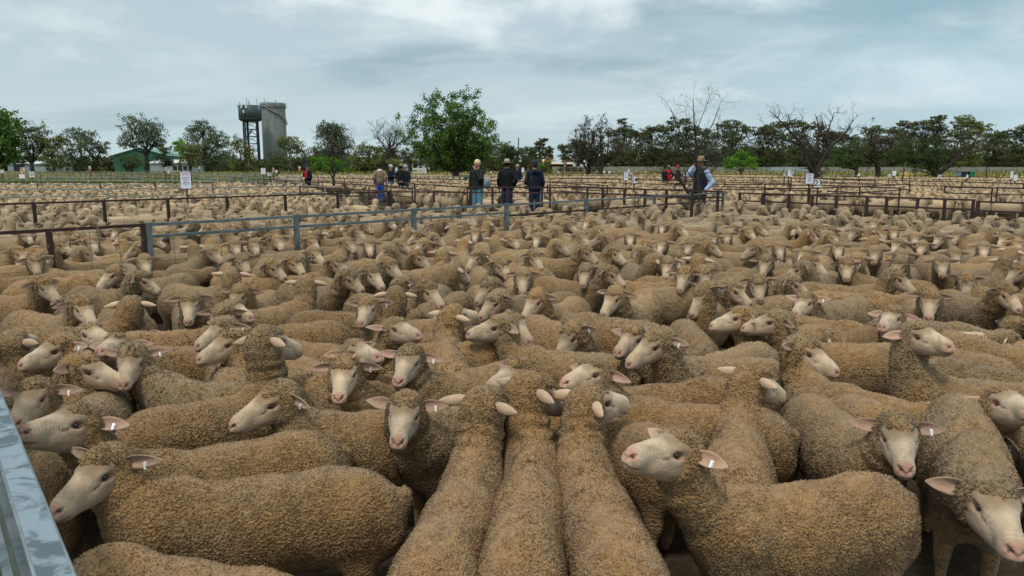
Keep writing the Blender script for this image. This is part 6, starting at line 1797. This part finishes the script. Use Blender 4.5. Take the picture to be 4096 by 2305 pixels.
# ================================================================== TOWERS, SHEDS, HOUSE, WALL
def mat_concrete(name='tower_concrete', a=(0.150, 0.172, 0.176), b=(0.245, 0.268, 0.270), streak=True):
    t = MT(name, .9); v = t.coord('Object', (1, 1, .25 if streak else 1)); v2 = t.coord('Object')
    n = t.noise(v, .8, 7, .7); m = t.noise(v2, 2.2, 6, .7)
    c = t.mix(t.ramp(n, .35, .65), a, b); c = t.mix(t.ramp(m, .55, .75), c, tuple(x * 1.3 for x in b))
    t.color(c); t.bump(m, .3, .03); return t.m
M_CONC = mat_concrete(); M_TANK = plain('dark_tank_paint', (0.055, 0.078, 0.088), .6, .2, .12, 1.2); M_STEELD = plain('dark_lattice_steel', (0.022, 0.034, 0.048), .6, .2, .1)
M_WHITEP = plain('white_antenna', (.62, .64, .64), .5, 0, .03); M_RAILP = plain('pale_handrail', (.30, .32, .32), .6, .3)
def tower_concrete():
    Y = 250; s = FPX / Y; B = at_depth(1104, 662, Y)
    top = at_depth(1091, 418, Y).z; rr = 46.5 / s
    r = empty('concrete_water_tower', (B.x, Y, 0)); tag(r, 'tall grey concrete water tower with a stair winding round its top', 'water tower')
    m = MB(); m.lathe([(rr * 1.0, 0), (rr * .985, top * .5), (rr * .985, top - 1.0), (rr * .985, top - .2)], n=40); m.build('shaft', M_CONC, r, True)
    m = MB(); m.lathe([(rr * .9, top - 1.15), (rr * 1.09, top - 1.1), (rr * 1.09, top - .75), (rr * 1.0, top - .74)], n=40); m.build('ring_walkway', plain('rusty_ledge', (.16, .12, .085), .9), r)
    m = MB(); m.lathe([(rr * .99, top - .8), (rr * .99, top + .25), (rr * .93, top + .3)], n=40); m.build('parapet', M_CONC, r)
    m = MB()
    for h in (.55, 1.1):
        pts = [(rr * 1.07 * math.cos(a), rr * 1.07 * math.sin(a), top - .75 + h) for a in np.linspace(0, 2 * math.pi, 41)]; m.tube(pts, .05, 4)
    for a in np.linspace(0, 2 * math.pi, 25)[:-1]: m.bar((rr * 1.07 * math.cos(a), rr * 1.07 * math.sin(a), top - .75), (rr * 1.07 * math.cos(a), rr * 1.07 * math.sin(a), top + .35), .06, .06)
    m.build('handrail', M_RAILP, r)
    def stair(a0, a1, z0, z1, n):
        m = MB(); P = []
        for i in range(n + 1):
            t = i / n; a = a0 + (a1 - a0) * t; z = z0 + (z1 - z0) * t
            P.append((a, z)); m.box((rr * 1.05 * math.cos(a), rr * 1.05 * math.sin(a), z), (rr * .13, .28, .07), a)
        m.build('stair', M_RAILP, r)
        m = MB()
        for h in (.0, 1.0): m.tube([(rr * 1.115 * math.cos(a), rr * 1.115 * math.sin(a), z + h) for a, z in P], .07 if h == 0 else .045, 4)
        for a, z in P[::3]: m.bar((rr * 1.115 * math.cos(a), rr * 1.115 * math.sin(a), z), (rr * 1.115 * math.cos(a), rr * 1.115 * math.sin(a), z + 1.0), .045, .045)
        m.build('stair_rail', M_RAILP, r)
    zz = lambda v: at_depth(1091, v, Y).z
    stair(R(-112), R(-62), zz(427), zz(455), 26); stair(R(-62), R(-54), zz(455), zz(456), 5); stair(R(-54), R(8), zz(456), zz(500), 34)
    m = MB(); m.bar((rr * 1.03 * math.cos(R(-150)), rr * 1.03 * math.sin(R(-150)), zz(590)), (rr * 1.03 * math.cos(R(-60)), rr * 1.03 * math.sin(R(-60)), zz(594)), .06, .06)
    q = lambda u, v: (at_depth(u, v, Y).x - at_depth(1092, v, Y).x, -rr * .6, at_depth(u, v, Y).z)
    m.bar(q(1068, 412), q(1068, 392), .12, .12); m.bar(q(1064, 408), q(1079, 408), .08, .08); m.bar(q(1064, 414), q(1079, 414), .08, .08); m.bar(q(1079, 407), q(1079, 420), .08, .08); m.bar(q(1113, 416), q(1113, 408), .1, .1)
    m.build('mast', M_RAILP, r)
    m = MB(); m.lathe([(.001, -.22), (.18, -.12), (.22, 0), (.18, .12), (.001, .22)], q(1113, 406.5), 10); m.build('beacon', M_STEELD, r, True)
def tower_steel():
    Y = 240; s = FPX / Y; B = at_depth(1012, 662, Y); r = empty('steel_water_tower', (B.x, Y, 0)); tag(r, 'dark round steel water tank on a lattice stand with antennas', 'water tower')
    q = lambda u, v, y=0.0: (at_depth(u, v, Y).x - at_depth(1001 + (v - 440) * .05, v, Y).x, y, at_depth(u, v, Y).z)
    rr = 43 / s; zt = q(0, 423)[2]; zb = q(0, 478)[2]; zr = q(0, 486)[2]
    m = MB(); m.lathe([(rr, zb + .1), (rr * 1.005, (zt + zb) / 2), (rr, zt), (rr * .97, zt), (rr * .96, zt - .2), (.01, zt + .1)], n=40); m.build('tank', M_TANK, r, True)
    m = MB(); m.lathe([(rr * .8, zr), (rr * .86, zr + .1), (rr * 1.02, zb), (rr * 1.0, zb + .12)], n=40); m.build('tank_base', M_STEELD, r)
    m = MB()
    for a in np.linspace(0, 2 * math.pi, 37)[:-1]: m.bar((rr * .82 * math.cos(a), rr * .82 * math.sin(a), zr + .25), (rr * 1.02 * math.cos(a), rr * 1.02 * math.sin(a), zb + .0), .12, .2)
    m.build('base_bracket', M_STEELD, r)
    ang = [R(45 + 12 + 90 * k) for k in range(4)]; hw = rr * .80; zl = zr + .05
    legs = [(math.cos(a) * hw, math.sin(a) * hw) for a in ang]
    for x, y in legs:
        m = MB(); m.bar((x * 1.04, y * 1.04, 0), (x, y, zl), .34, .34); m.build('leg', M_STEELD, r)
    m = MB(); m.tube([(-.9, -.4, 0), (-.9, -.4, zl)], .38, 8); m.build('riser_pipe', M_STEELD, r, True)
    lv = [zl * k / 7 for k in range(8)]
    for k in range(7):
        m = MB()
        for i in range(4):
            (x0, y0), (x1, y1) = legs[i], legs[(i + 1) % 4]
            m.bar((x0, y0, lv[k + 1] - .3), (x1, y1, lv[k + 1] - .3), .16, .16)
            m.bar((x0, y0, lv[k]), (x1, y1, lv[k + 1]), .09, .09); m.bar((x1, y1, lv[k]), (x0, y0, lv[k + 1]), .09, .09)
        m.build('cross_bracing', M_STEELD, r)
    for u, v0, v1, w in ((982.5, 415, 436, .42), (1001.5, 414, 436, .42), (956, 420, 434, .4), (1040, 426, 440, .4)):
        a = q(u, v0, -rr * .98 if 970 < u < 1030 else -rr * .3); b = q(u, v1, -rr * .98 if 970 < u < 1030 else -rr * .3)
        m = MB(); m.box((a[0], a[1] - .15, (a[2] + b[2]) / 2), (w, .22, a[2] - b[2])); m.build('panel_antenna', M_WHITEP, r)
    for u, v0, v1, w in ((992, 445, 451, .5), (993, 452, 456, .3)):
        a = q(u, v0); b = q(u, v1); m = MB(); m.box((a[0], -rr - .15, (a[2] + b[2]) / 2), (w, .3, a[2] - b[2])); m.build('equipment_box', M_WHITEP, r)
    for u, v0 in ((963, 408), (992, 395), (1000, 401), (1004, 411), (1033, 398)):
        m = MB(); a = q(u, v0, -1); m.bar(a, (a[0], a[1], zt - .2), .10, .10); m.build('whip_antenna', M_STEELD, r)
    m = MB(); a = q(992, 432); m.tube([(a[0], -rr - .02, a[2] + .3), (a[0] + .15, -rr - .02, a[2] - 1.5), (a[0] - .1, -rr - .02, q(0, 475)[2])], .09, 5); m.build('cable', M_STEELD, r)
    m = MB(); m.bar(q(985, 560, -.5), q(1008, 520, -.5), .08, .3); m.bar(q(985, 560, .3), q(1008, 520, .3), .08, .3); m.build('stair', M_RAILP, r)
tower_concrete(); tower_steel()
def mat_ribbed(name, col, pitch=2.2, rough=.55):
    t = MT(name, rough, .1)
    w = t.n('ShaderNodeTexWave', wave_type='BANDS', bands_direction='X'); t.L.new(t.coord('Object'), w.inputs[0]); w.inputs['Scale'].default_value = pitch
    n = t.noise(t.coord('Object'), .7, 5, .6)
    t.color(t.mix(t.ramp(n, .3, .7), tuple(c * .85 for c in col), tuple(c * 1.12 for c in col))); t.bump(w.outputs['Fac'], .8, .06); return t.m
M_GREENW = mat_ribbed('green_sheet_wall', (.040, .130, .085)); M_GREENR = mat_ribbed('pale_green_roof', (.16, .32, .25)); M_WHITER = mat_ribbed('white_roof_sheet', (.55, .60, .60)); M_PALEW = mat_ribbed('pale_grey_wall', (.30, .36, .38))
def gable_house(name, label, cat, u0, u1, v_eave, v_ridge, Y, depth, wallm, roofm, rz=0.0, ridge='x', door=True, over=.3):
    """ridge 'x': ridge runs across the view; 'y': gable end faces the camera"""
    a = at_depth(u0, 662, Y); b = at_depth(u1, 662, Y); w = b.x - a.x; he = at_depth(u0, v_eave, Y).z; hr = at_depth(u0, v_ridge, Y).z
    r = empty(name, ((a.x + b.x) / 2, Y + depth / 2, 0), rz); tag(r, label, cat)
    x, y = w / 2, depth / 2; o = over
    m = MB()
    if ridge == 'y': m.add([(-x, -y, 0), (x, -y, 0), (x, -y, he), (0, -y, hr), (-x, -y, he), (-x, y, 0), (x, y, 0), (x, y, he), (0, y, hr), (-x, y, he)], [(0, 1, 2, 3, 4), (9, 8, 7, 6, 5), (1, 6, 7, 2), (5, 0, 4, 9)])
    else: m.add([(-x, -y, 0), (x, -y, 0), (x, -y, he), (-x, -y, he), (-x, y, 0), (x, y, 0), (x, y, he), (-x, y, he), (-x, 0, hr), (x, 0, hr)], [(0, 1, 2, 3), (5, 4, 7, 6), (1, 5, 6, 9, 2), (4, 0, 3, 8, 7)])
    m.build('wall', wallm, r)
    for sgn in (-1, 1):
        m = MB(); t = .10
        if ridge == 'y': P = [(sgn * (x + o), -y - o, he - o * .3), (0, -y - o, hr + .05), (0, y + o, hr + .05), (sgn * (x + o), y + o, he - o * .3)]
        else: P = [(-x - o, sgn * (y + o), he - o * .3), (-x - o, 0, hr + .05), (x + o, 0, hr + .05), (x + o, sgn * (y + o), he - o * .3)]
        m.add(P + [(p[0], p[1], p[2] + t) for p in P], [(0, 1, 2, 3), (7, 6, 5, 4), (0, 4, 5, 1), (1, 5, 6, 2), (2, 6, 7, 3), (3, 7, 4, 0)]); m.build('roof', roofm, r)
    return r, w, he, hr
g, w, he, hr = gable_house('green_shed', 'green sheet-metal shed behind the round gum tree', 'shed', 405, 600, 622, 592, 165, 26, M_GREENW, M_GREENR, R(14), 'y')
m = MB(); m.box((w * .36, -13.06, 1.3), (1.1, .08, 2.6)); m.build('door', M_WHITEP, g)
g, w, he, hr = gable_house('white_shed', 'low pale shed with a white roof right of the round gum tree', 'shed', 600, 765, 652, 641, 160, 9, M_PALEW, M_WHITER, 0, 'x')
for k in range(4): m = MB(); m.box((w * .1 + k * 1.1, -4.54, 1.2), (.8, .06, .9)); m.build('window', M_NAVY, g)
g, w, he, hr = gable_house('pale_shed', 'long bluish-white shed half hidden by the trees at far left', 'shed', 30, 260, 655, 640, 168, 10, M_PALEW, M_WHITER, 0, 'x')
m = MB(); m.box((-w * .3, -5.05, 1.3), (2.4, .08, 2.6)); m.build('door', M_NAVY, g)
g, w, he, hr = gable_house('white_roofed_house', 'white roofed house with open verandah behind the dark-coated men', 'house', 1608, 1700, 643, 633, 150, 7, M_PALEW, M_WHITER, 0, 'x')
for k in range(5): m = MB(); m.box((-w / 2 + k * w / 4, -4.6, he / 2), (.14, .14, he)); m.build('post', M_WHITEP, g)
m = MB(); m.box((0, -4.2, he + .02), (w + .4, 1.6, .12)); m.build('verandah_roof', M_WHITER, g)
m = MB(); m.box((.3, -3.56, 1.4), (2.2, .08, 1.6)); m.build('window', M_NAVY, g)
def caravan():
    Y = 128; a = at_depth(1672, 690, Y); b = at_depth(1712, 664, Y); w = b.x - a.x
    r = empty('caravan', ((a.x + b.x) / 2, Y, 0)); tag(r, 'white caravan parked by the white roofed house', 'caravan')
    m = MB(); m.add([(-w / 2, -1, .45), (w / 2, -1, .45), (w / 2 + .15, -1, 1.2), (w / 2 - .2, -1, b.z), (-w / 2 + .3, -1, b.z), (-w / 2 - .1, -1, 1.4)] + [(-w / 2, 1, .45), (w / 2, 1, .45), (w / 2 + .15, 1, 1.2), (w / 2 - .2, 1, b.z), (-w / 2 + .3, 1, b.z), (-w / 2 - .1, 1, 1.4)],
        [(0, 1, 2, 3, 4, 5), (11, 10, 9, 8, 7, 6)] + [(i, i + 6, (i + 1) % 6 + 6, (i + 1) % 6) for i in range(6)]); m.build('body', M_WHITEP, r)
    m = MB(); m.box((-w * .2, -1.03, 1.35), (.5, .05, .4)); m.build('window', M_NAVY, r)
    m = MB(); m.tube([(0, -1.02, .35), (0, -.8, .35)], .33, 14); m.build('wheel', M_NAVY, r)
caravan()
def trailer():
    Y = 96; a = at_depth(1652, 692, Y); b = at_depth(1706, 677, Y); w = b.x - a.x; h = b.z
    r = empty('loading_ramp', ((a.x + b.x) / 2, Y, 0)); tag(r, 'pale rail-sided loading panel beyond the man in the black coat', 'panel')
    for z in (h, h * .66): m = MB(); m.box((0, 0, z), (w, .08, h * .22)); m.build('rail', plain('cream_panel', (.52, .50, .42), .7), r)
    for x in (-.5, 0, .5): m = MB(); m.box((x * w, .08, h / 2), (.1, .08, h)); m.build('post', M_PIPE, r)
trailer()
# the red-gabled railway style house
def red_house():
    Y = 165; s = FPX / Y; r0 = at_depth(2225, 662, Y); r = empty('red_gabled_house', (r0.x, Y, 0)); tag(r, 'red brick house with yellow-trimmed gables and a pale blue metal roof', 'house')
    q = lambda u, v, y=0.0: ((u - 2225) / s, y, CAMH + (662 - v) / s)
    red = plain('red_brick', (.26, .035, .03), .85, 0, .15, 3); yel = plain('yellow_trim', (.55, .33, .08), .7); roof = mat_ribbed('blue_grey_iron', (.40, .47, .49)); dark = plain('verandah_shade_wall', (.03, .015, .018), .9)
    def gable(u0, ua, u1, ve, va, y, depth, roofm):
        m = MB(); A, T_, C = q(u0, ve), q(ua, va), q(u1, ve)
        V = [(A[0], y, 0), (C[0], y, 0), (C[0], y, C[2]), (T_[0], y, T_[2]), (A[0], y, A[2])]; V += [(v[0], y + depth, v[2]) for v in V]
        m.add(V, [(0, 1, 2, 3, 4), (9, 8, 7, 6, 5), (1, 6, 7, 2), (5, 0, 4, 9)]); m.build('gable_wall', red, r)
        for X in (A, C):
            m = MB(); e = .35 if X is C else -.35
            P = [(X[0] + e, y - .4, X[2] - .15), (T_[0], y - .4, T_[2] + .12), (T_[0], y + depth, T_[2] + .12), (X[0] + e, y + depth, X[2] - .15)]
            m.add(P + [(p[0], p[1], p[2] + .12) for p in P], [(0, 1, 2, 3), (7, 6, 5, 4), (0, 4, 5, 1), (1, 5, 6, 2), (2, 6, 7, 3), (3, 7, 4, 0)]); m.build('roof', roofm, r)
            m = MB(); m.bar((X[0] + e, y - .46, X[2] - .1), (T_[0], y - .46, T_[2] + .18), .10, .42, (0, -1, 0)); m.build('bargeboard', yel, r)
        m = MB(); m.bar((T_[0], y - .46, T_[2]), (T_[0], y - .46, T_[2] + 1.0), .12, .12); m.bar((T_[0] - .6, y - .46, T_[2] - .75), (T_[0] + .6, y - .46, T_[2] - .75), .1, .14); m.bar((T_[0], y - .46, T_[2] - .8), (T_[0], y - .46, T_[2]), .12, .12); m.build('finial', yel, r)
    gable(2180, 2188, 2200, 648, 632, -1.0, 5, roof)
    gable(2153, 2161, 2170, 650, 640, 2.0, 4, roof)
    gable(2248, 2266, 2285, 647, 629, -.5, 6, roof)
    # main roof between the gables
    m = MB(); a, b, c, d = q(2190, 650, -.6), q(2262, 650, -.6), q(2250, 632, 4), q(2190, 632, 4); m.add([a, b, c, d, (a[0], 9, a[2]), (b[0], 9, b[2])], [(0, 1, 2, 3), (3, 2, 5, 4), (0, 3, 4), (1, 5, 2)]); m.build('roof', roof, r)
    m = MB(); a, b, c, d = q(2228, 640, 3), q(2262, 640, 3), q(2252, 624, 6), q(2238, 624, 6); m.add([a, b, c, d, (a[0], 9, a[2]), (b[0], 9, b[2])], [(0, 1, 2, 3), (3, 2, 5, 4), (0, 3, 4), (1, 5, 2)]); m.build('roof', roof, r)
    m = MB(); a, b = q(2201, 655, -2.6), q(2290, 655, -2.6); c, d = q(2290, 648.5, -.7), q(2201, 648.5, -.7); m.add([a, b, c, d] + [(p[0], p[1], p[2] - .12) for p in (a, b, c, d)], [(0, 1, 2, 3), (7, 6, 5, 4), (0, 4, 5, 1), (1, 5, 6, 2), (2, 6, 7, 3), (3, 7, 4, 0)]); m.build('verandah_roof', M_WHITER, r)
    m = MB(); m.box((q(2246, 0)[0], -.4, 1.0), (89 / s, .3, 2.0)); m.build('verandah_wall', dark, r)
    m = MB(); m.bar((q(2200, 0)[0], -2.68, q(0, 656)[2] - .05), (q(2290, 0)[0], -2.68, q(0, 656)[2] - .05), .1, .16); m.build('fascia', yel, r)
    for u, v in ((2213, 623), (2291, 625)):
        t = q(u, v, 3); m = MB(); m.box((t[0], 3, t[2] - .7), (.42, .42, 1.4)); c = m.build('chimney', red, r)
        m = MB(); m.box((t[0], 3, t[2] + .05), (.56, .56, .18)); m.build('chimney_cap', yel, c)
red_house()
# long panelled wall beyond the yards
def long_wall():
    Y = 130; s = FPX / Y
    r = empty('long_wall', (0, Y, 0)); tag(r, 'long low stained concrete panel wall below the gum trees', 'wall')
    cm = mat_concrete('stained_wall', (.155, .15, .118), (.27, .262, .215), False); bm = mat_concrete('blue_grey_wall', (.24, .285, .29), (.31, .355, .36), False)
    u = 2205; i = 0; cache = {}
    while u < 4500:
        wpx = 54; x0 = (u - 2048) / s; x1 = x0 + wpx / s; top = CAMH + (662 - (666 + min(1, (u - 2205) / 900) * 2.5)) / s
        mt = bm if 3030 <= u < 3230 else cm
        if i % 9 == 0:
            k = (mt.name, i)
        m = MB(); m.box(((x1 - x0) / 2, 0, top / 2), (x1 - x0 - .05, .12, top + .03 * (i % 3 - 1))); o = m.build('panel', mt, r, loc=(x0, 0.02 * (i % 2), 0))
        u += wpx; i += 1
long_wall()
def plain_box(name, label, cat, u0, v0, u1, v1, Y, mat, d=.6, parts=()):
    a = at_depth(u0, v1, Y); b = at_depth(u1, v0, Y); r = empty(name, ((a.x + b.x) / 2, Y, 0)); tag(r, label, cat); return r, b.x - a.x, max(a.z, 0), b.z
# heap of straw, poles, trough, birds
def heap():
    Y = 92; a = at_depth(3590, 704, Y); b = at_depth(3645, 688, Y); w = b.x - a.x
    V, F = [], []; n = 14; r = np.random.default_rng(3)
    m = MB(); prof = [(w * .62, -.05), (w * .5, .25), (w * .36, .55), (w * .24, b.z * .85), (w * .12, b.z), (.01, b.z * 1.02)]
    m.lathe(prof, n=18, sy=.8); o = m.build('straw_heap', plain('straw_heap', (.36, .25, .09), .95, 0, .25, 5, .1, .6), None, True, ((a.x + b.x) / 2, Y, 0)); tag(o, 'small heap of golden straw by the number 57 board', 'straw heap')
heap()
def pole(u0, v0, u1, v1, Y, w, label, mat=M_BARK, cat='pole'):
    a = at_depth(u0, v0, Y); b = at_depth(u1, v1, Y); r = MB(); b2 = Vector((b.x - b.x, 0, -.05 if b.z < .4 else b.z)); r.tube([(a.x - b.x, 0, a.z), (0, 0, 0)], w, 6)
    o = r.build('pole', mat, None, True, (b.x, Y, 0)); tag(o, label, cat)
pole(2074, 552, 2074, 690, 150, .12, 'thin dark power pole left of the red-gabled house')
pole(3948, 668, 3948, 712, 60, .05, 'upright dark steel post near the right edge', M_BROWN)
pole(3617, 670, 3603, 742, 45, .05, 'leaning dark steel post by the straw heap', M_BROWN)
def trough():
    Y = 57; a = at_depth(1838, 715, Y); b = at_depth(1880, 702, Y); w = b.x - a.x
    r = empty('trough', ((a.x + b.x) / 2, Y, 0)); tag(r, 'black water trough right of the big green tree', 'trough')
    m = MB(); z = b.z; m.add([(-w / 2, -.4, .35), (w / 2, -.4, .35), (w / 2, .4, .35), (-w / 2, .4, .35), (-w / 2 - .1, -.5, z), (w / 2 + .1, -.5, z), (w / 2 + .1, .5, z), (-w / 2 - .1, .5, z)], [(3, 2, 1, 0), (0, 1, 5, 4), (1, 2, 6, 5), (2, 3, 7, 6), (3, 0, 4, 7), (4, 5, 6, 7)]); m.build('tub', M_NAVY, r)
    for x in (-.4, .4): m = MB(); m.box((x * w, 0, .18), (.1, .7, .36)); m.build('leg', M_BROWN, r)
trough()
# wire fence along the wall
def wire_fence():
    Y = 112; s = FPX / Y; r = empty('wire_fence', (0, Y, 0)); tag(r, 'thin post and wire fence in the dry grass before the long wall', 'fence')
    rr2 = random.Random(4); m0 = MB(); m0.box((0, 0, .6), (.07, .07, 1.2)); me = m0.mesh('post', M_BARK)
    for i in range(60):
        u = 2900 + i * 22; link('post', me, r, ((u - 2048) / s + rr2.uniform(-.2, .2), rr2.uniform(-.05, .05), rr2.uniform(-.25, .05)))
    for z in (.5, .95): m = MB(); m.bar(((2900 - 2048) / s, 0, z), ((4200 - 2048) / s, 0, z), .012, .012); m.build('wire', M_WIRE, r)
wire_fence()
# ---- grass: tufts on the green and dry verge
def grass(name, label, n, area, hgt, cols, seed):
    r = np.random.default_rng(seed); (x0, x1), (y0, y1), test = area
    x = r.uniform(0, 1, n); y = y0 + (y1 - y0) * r.random(n); xx = x0(y) + (x1(y) - x0(y)) * x
    k = test(xx, y); xx, y = xx[k], y[k]; n = len(xx)
    h = hgt * r.uniform(.5, 1.3, n); w = h * .22; a = r.uniform(0, 6.28, n); l = r.normal(size=(n, 2)) * .3
    c, s = np.cos(a) * w, np.sin(a) * w
    V = np.stack([np.stack([xx - c, y - s, np.zeros(n)], 1), np.stack([xx + c, y + s, np.zeros(n)], 1), np.stack([xx + l[:, 0] * h, y + l[:, 1] * h, h], 1)], 1).reshape(-1, 3)
    F = np.arange(n)[:, None] * 3 + np.arange(3)
    t = MT(name, .9, 0, .1); t.color(t.mix(t.attr('leafv', 'Fac'), *cols))
    me = np_mesh(name, V, [F], [t.m], False); me.attributes.new('leafv', 'FLOAT', 'POINT').data.foreach_set('value', np.repeat(np.clip(vnoise(np.stack([xx, y, y * 0], 1), .25, seed) * .8 + .5 + r.normal(size=n) * .2, 0, 1), 3).astype(np.float32))
    o = link(name, me); tag(o, label, 'grass', None, 'stuff')
T_ = lambda x, y: np.ones(len(x), bool)
grass('green_grass', 'green grass in the empty pens at left', 26000, ((lambda y: -.76 * y, lambda y: -.415 * y), (44, 80), T_), .34, ((.07, .125, .018), (.17, .23, .045)), 5)
grass('dry_grass', 'dry straw-coloured grass under the trees', 30000, ((lambda y: -.78 * y, lambda y: .80 * y), (80, 128), lambda x, y: (x < -.1 * y) | (y > 95) ), .75, ((.13, .15, .04), (.34, .27, .10)), 6)
def near_grass():
    r = np.random.default_rng(9); n = 2500; p = at_z(30, 2290, 0)
    x = p.x + r.uniform(-.9, .35, n); y = p.y + r.uniform(-.6, 1.3, n); h = .09 * r.uniform(.5, 1.4, n); a = r.uniform(0, 6.28, n); w = .004; l = r.normal(size=(n, 2)) * .5
    k = np.array([side((i, j), NR0, NR1) / math.hypot(NR1.x - NR0.x, NR1.y - NR0.y) > .06 for i, j in zip(x, y)]); x, y, h, a, l = x[k], y[k], h[k], a[k], l[k]; n = len(x)
    V = np.stack([np.stack([x - np.cos(a) * w, y - np.sin(a) * w, x * 0], 1), np.stack([x + np.cos(a) * w, y + np.sin(a) * w, x * 0], 1), np.stack([x + l[:, 0] * h, y + l[:, 1] * h, h], 1)], 1).reshape(-1, 3)
    t = MT('grass_blade', .8, 0, .1); t.color((.12, .17, .03)); o = link('grass', np_mesh('grass', V, [np.arange(n)[:, None] * 3 + np.arange(3)], [t.m], False)); tag(o, 'blades of green grass outside the near rail', 'grass', None, 'stuff')
near_grass()
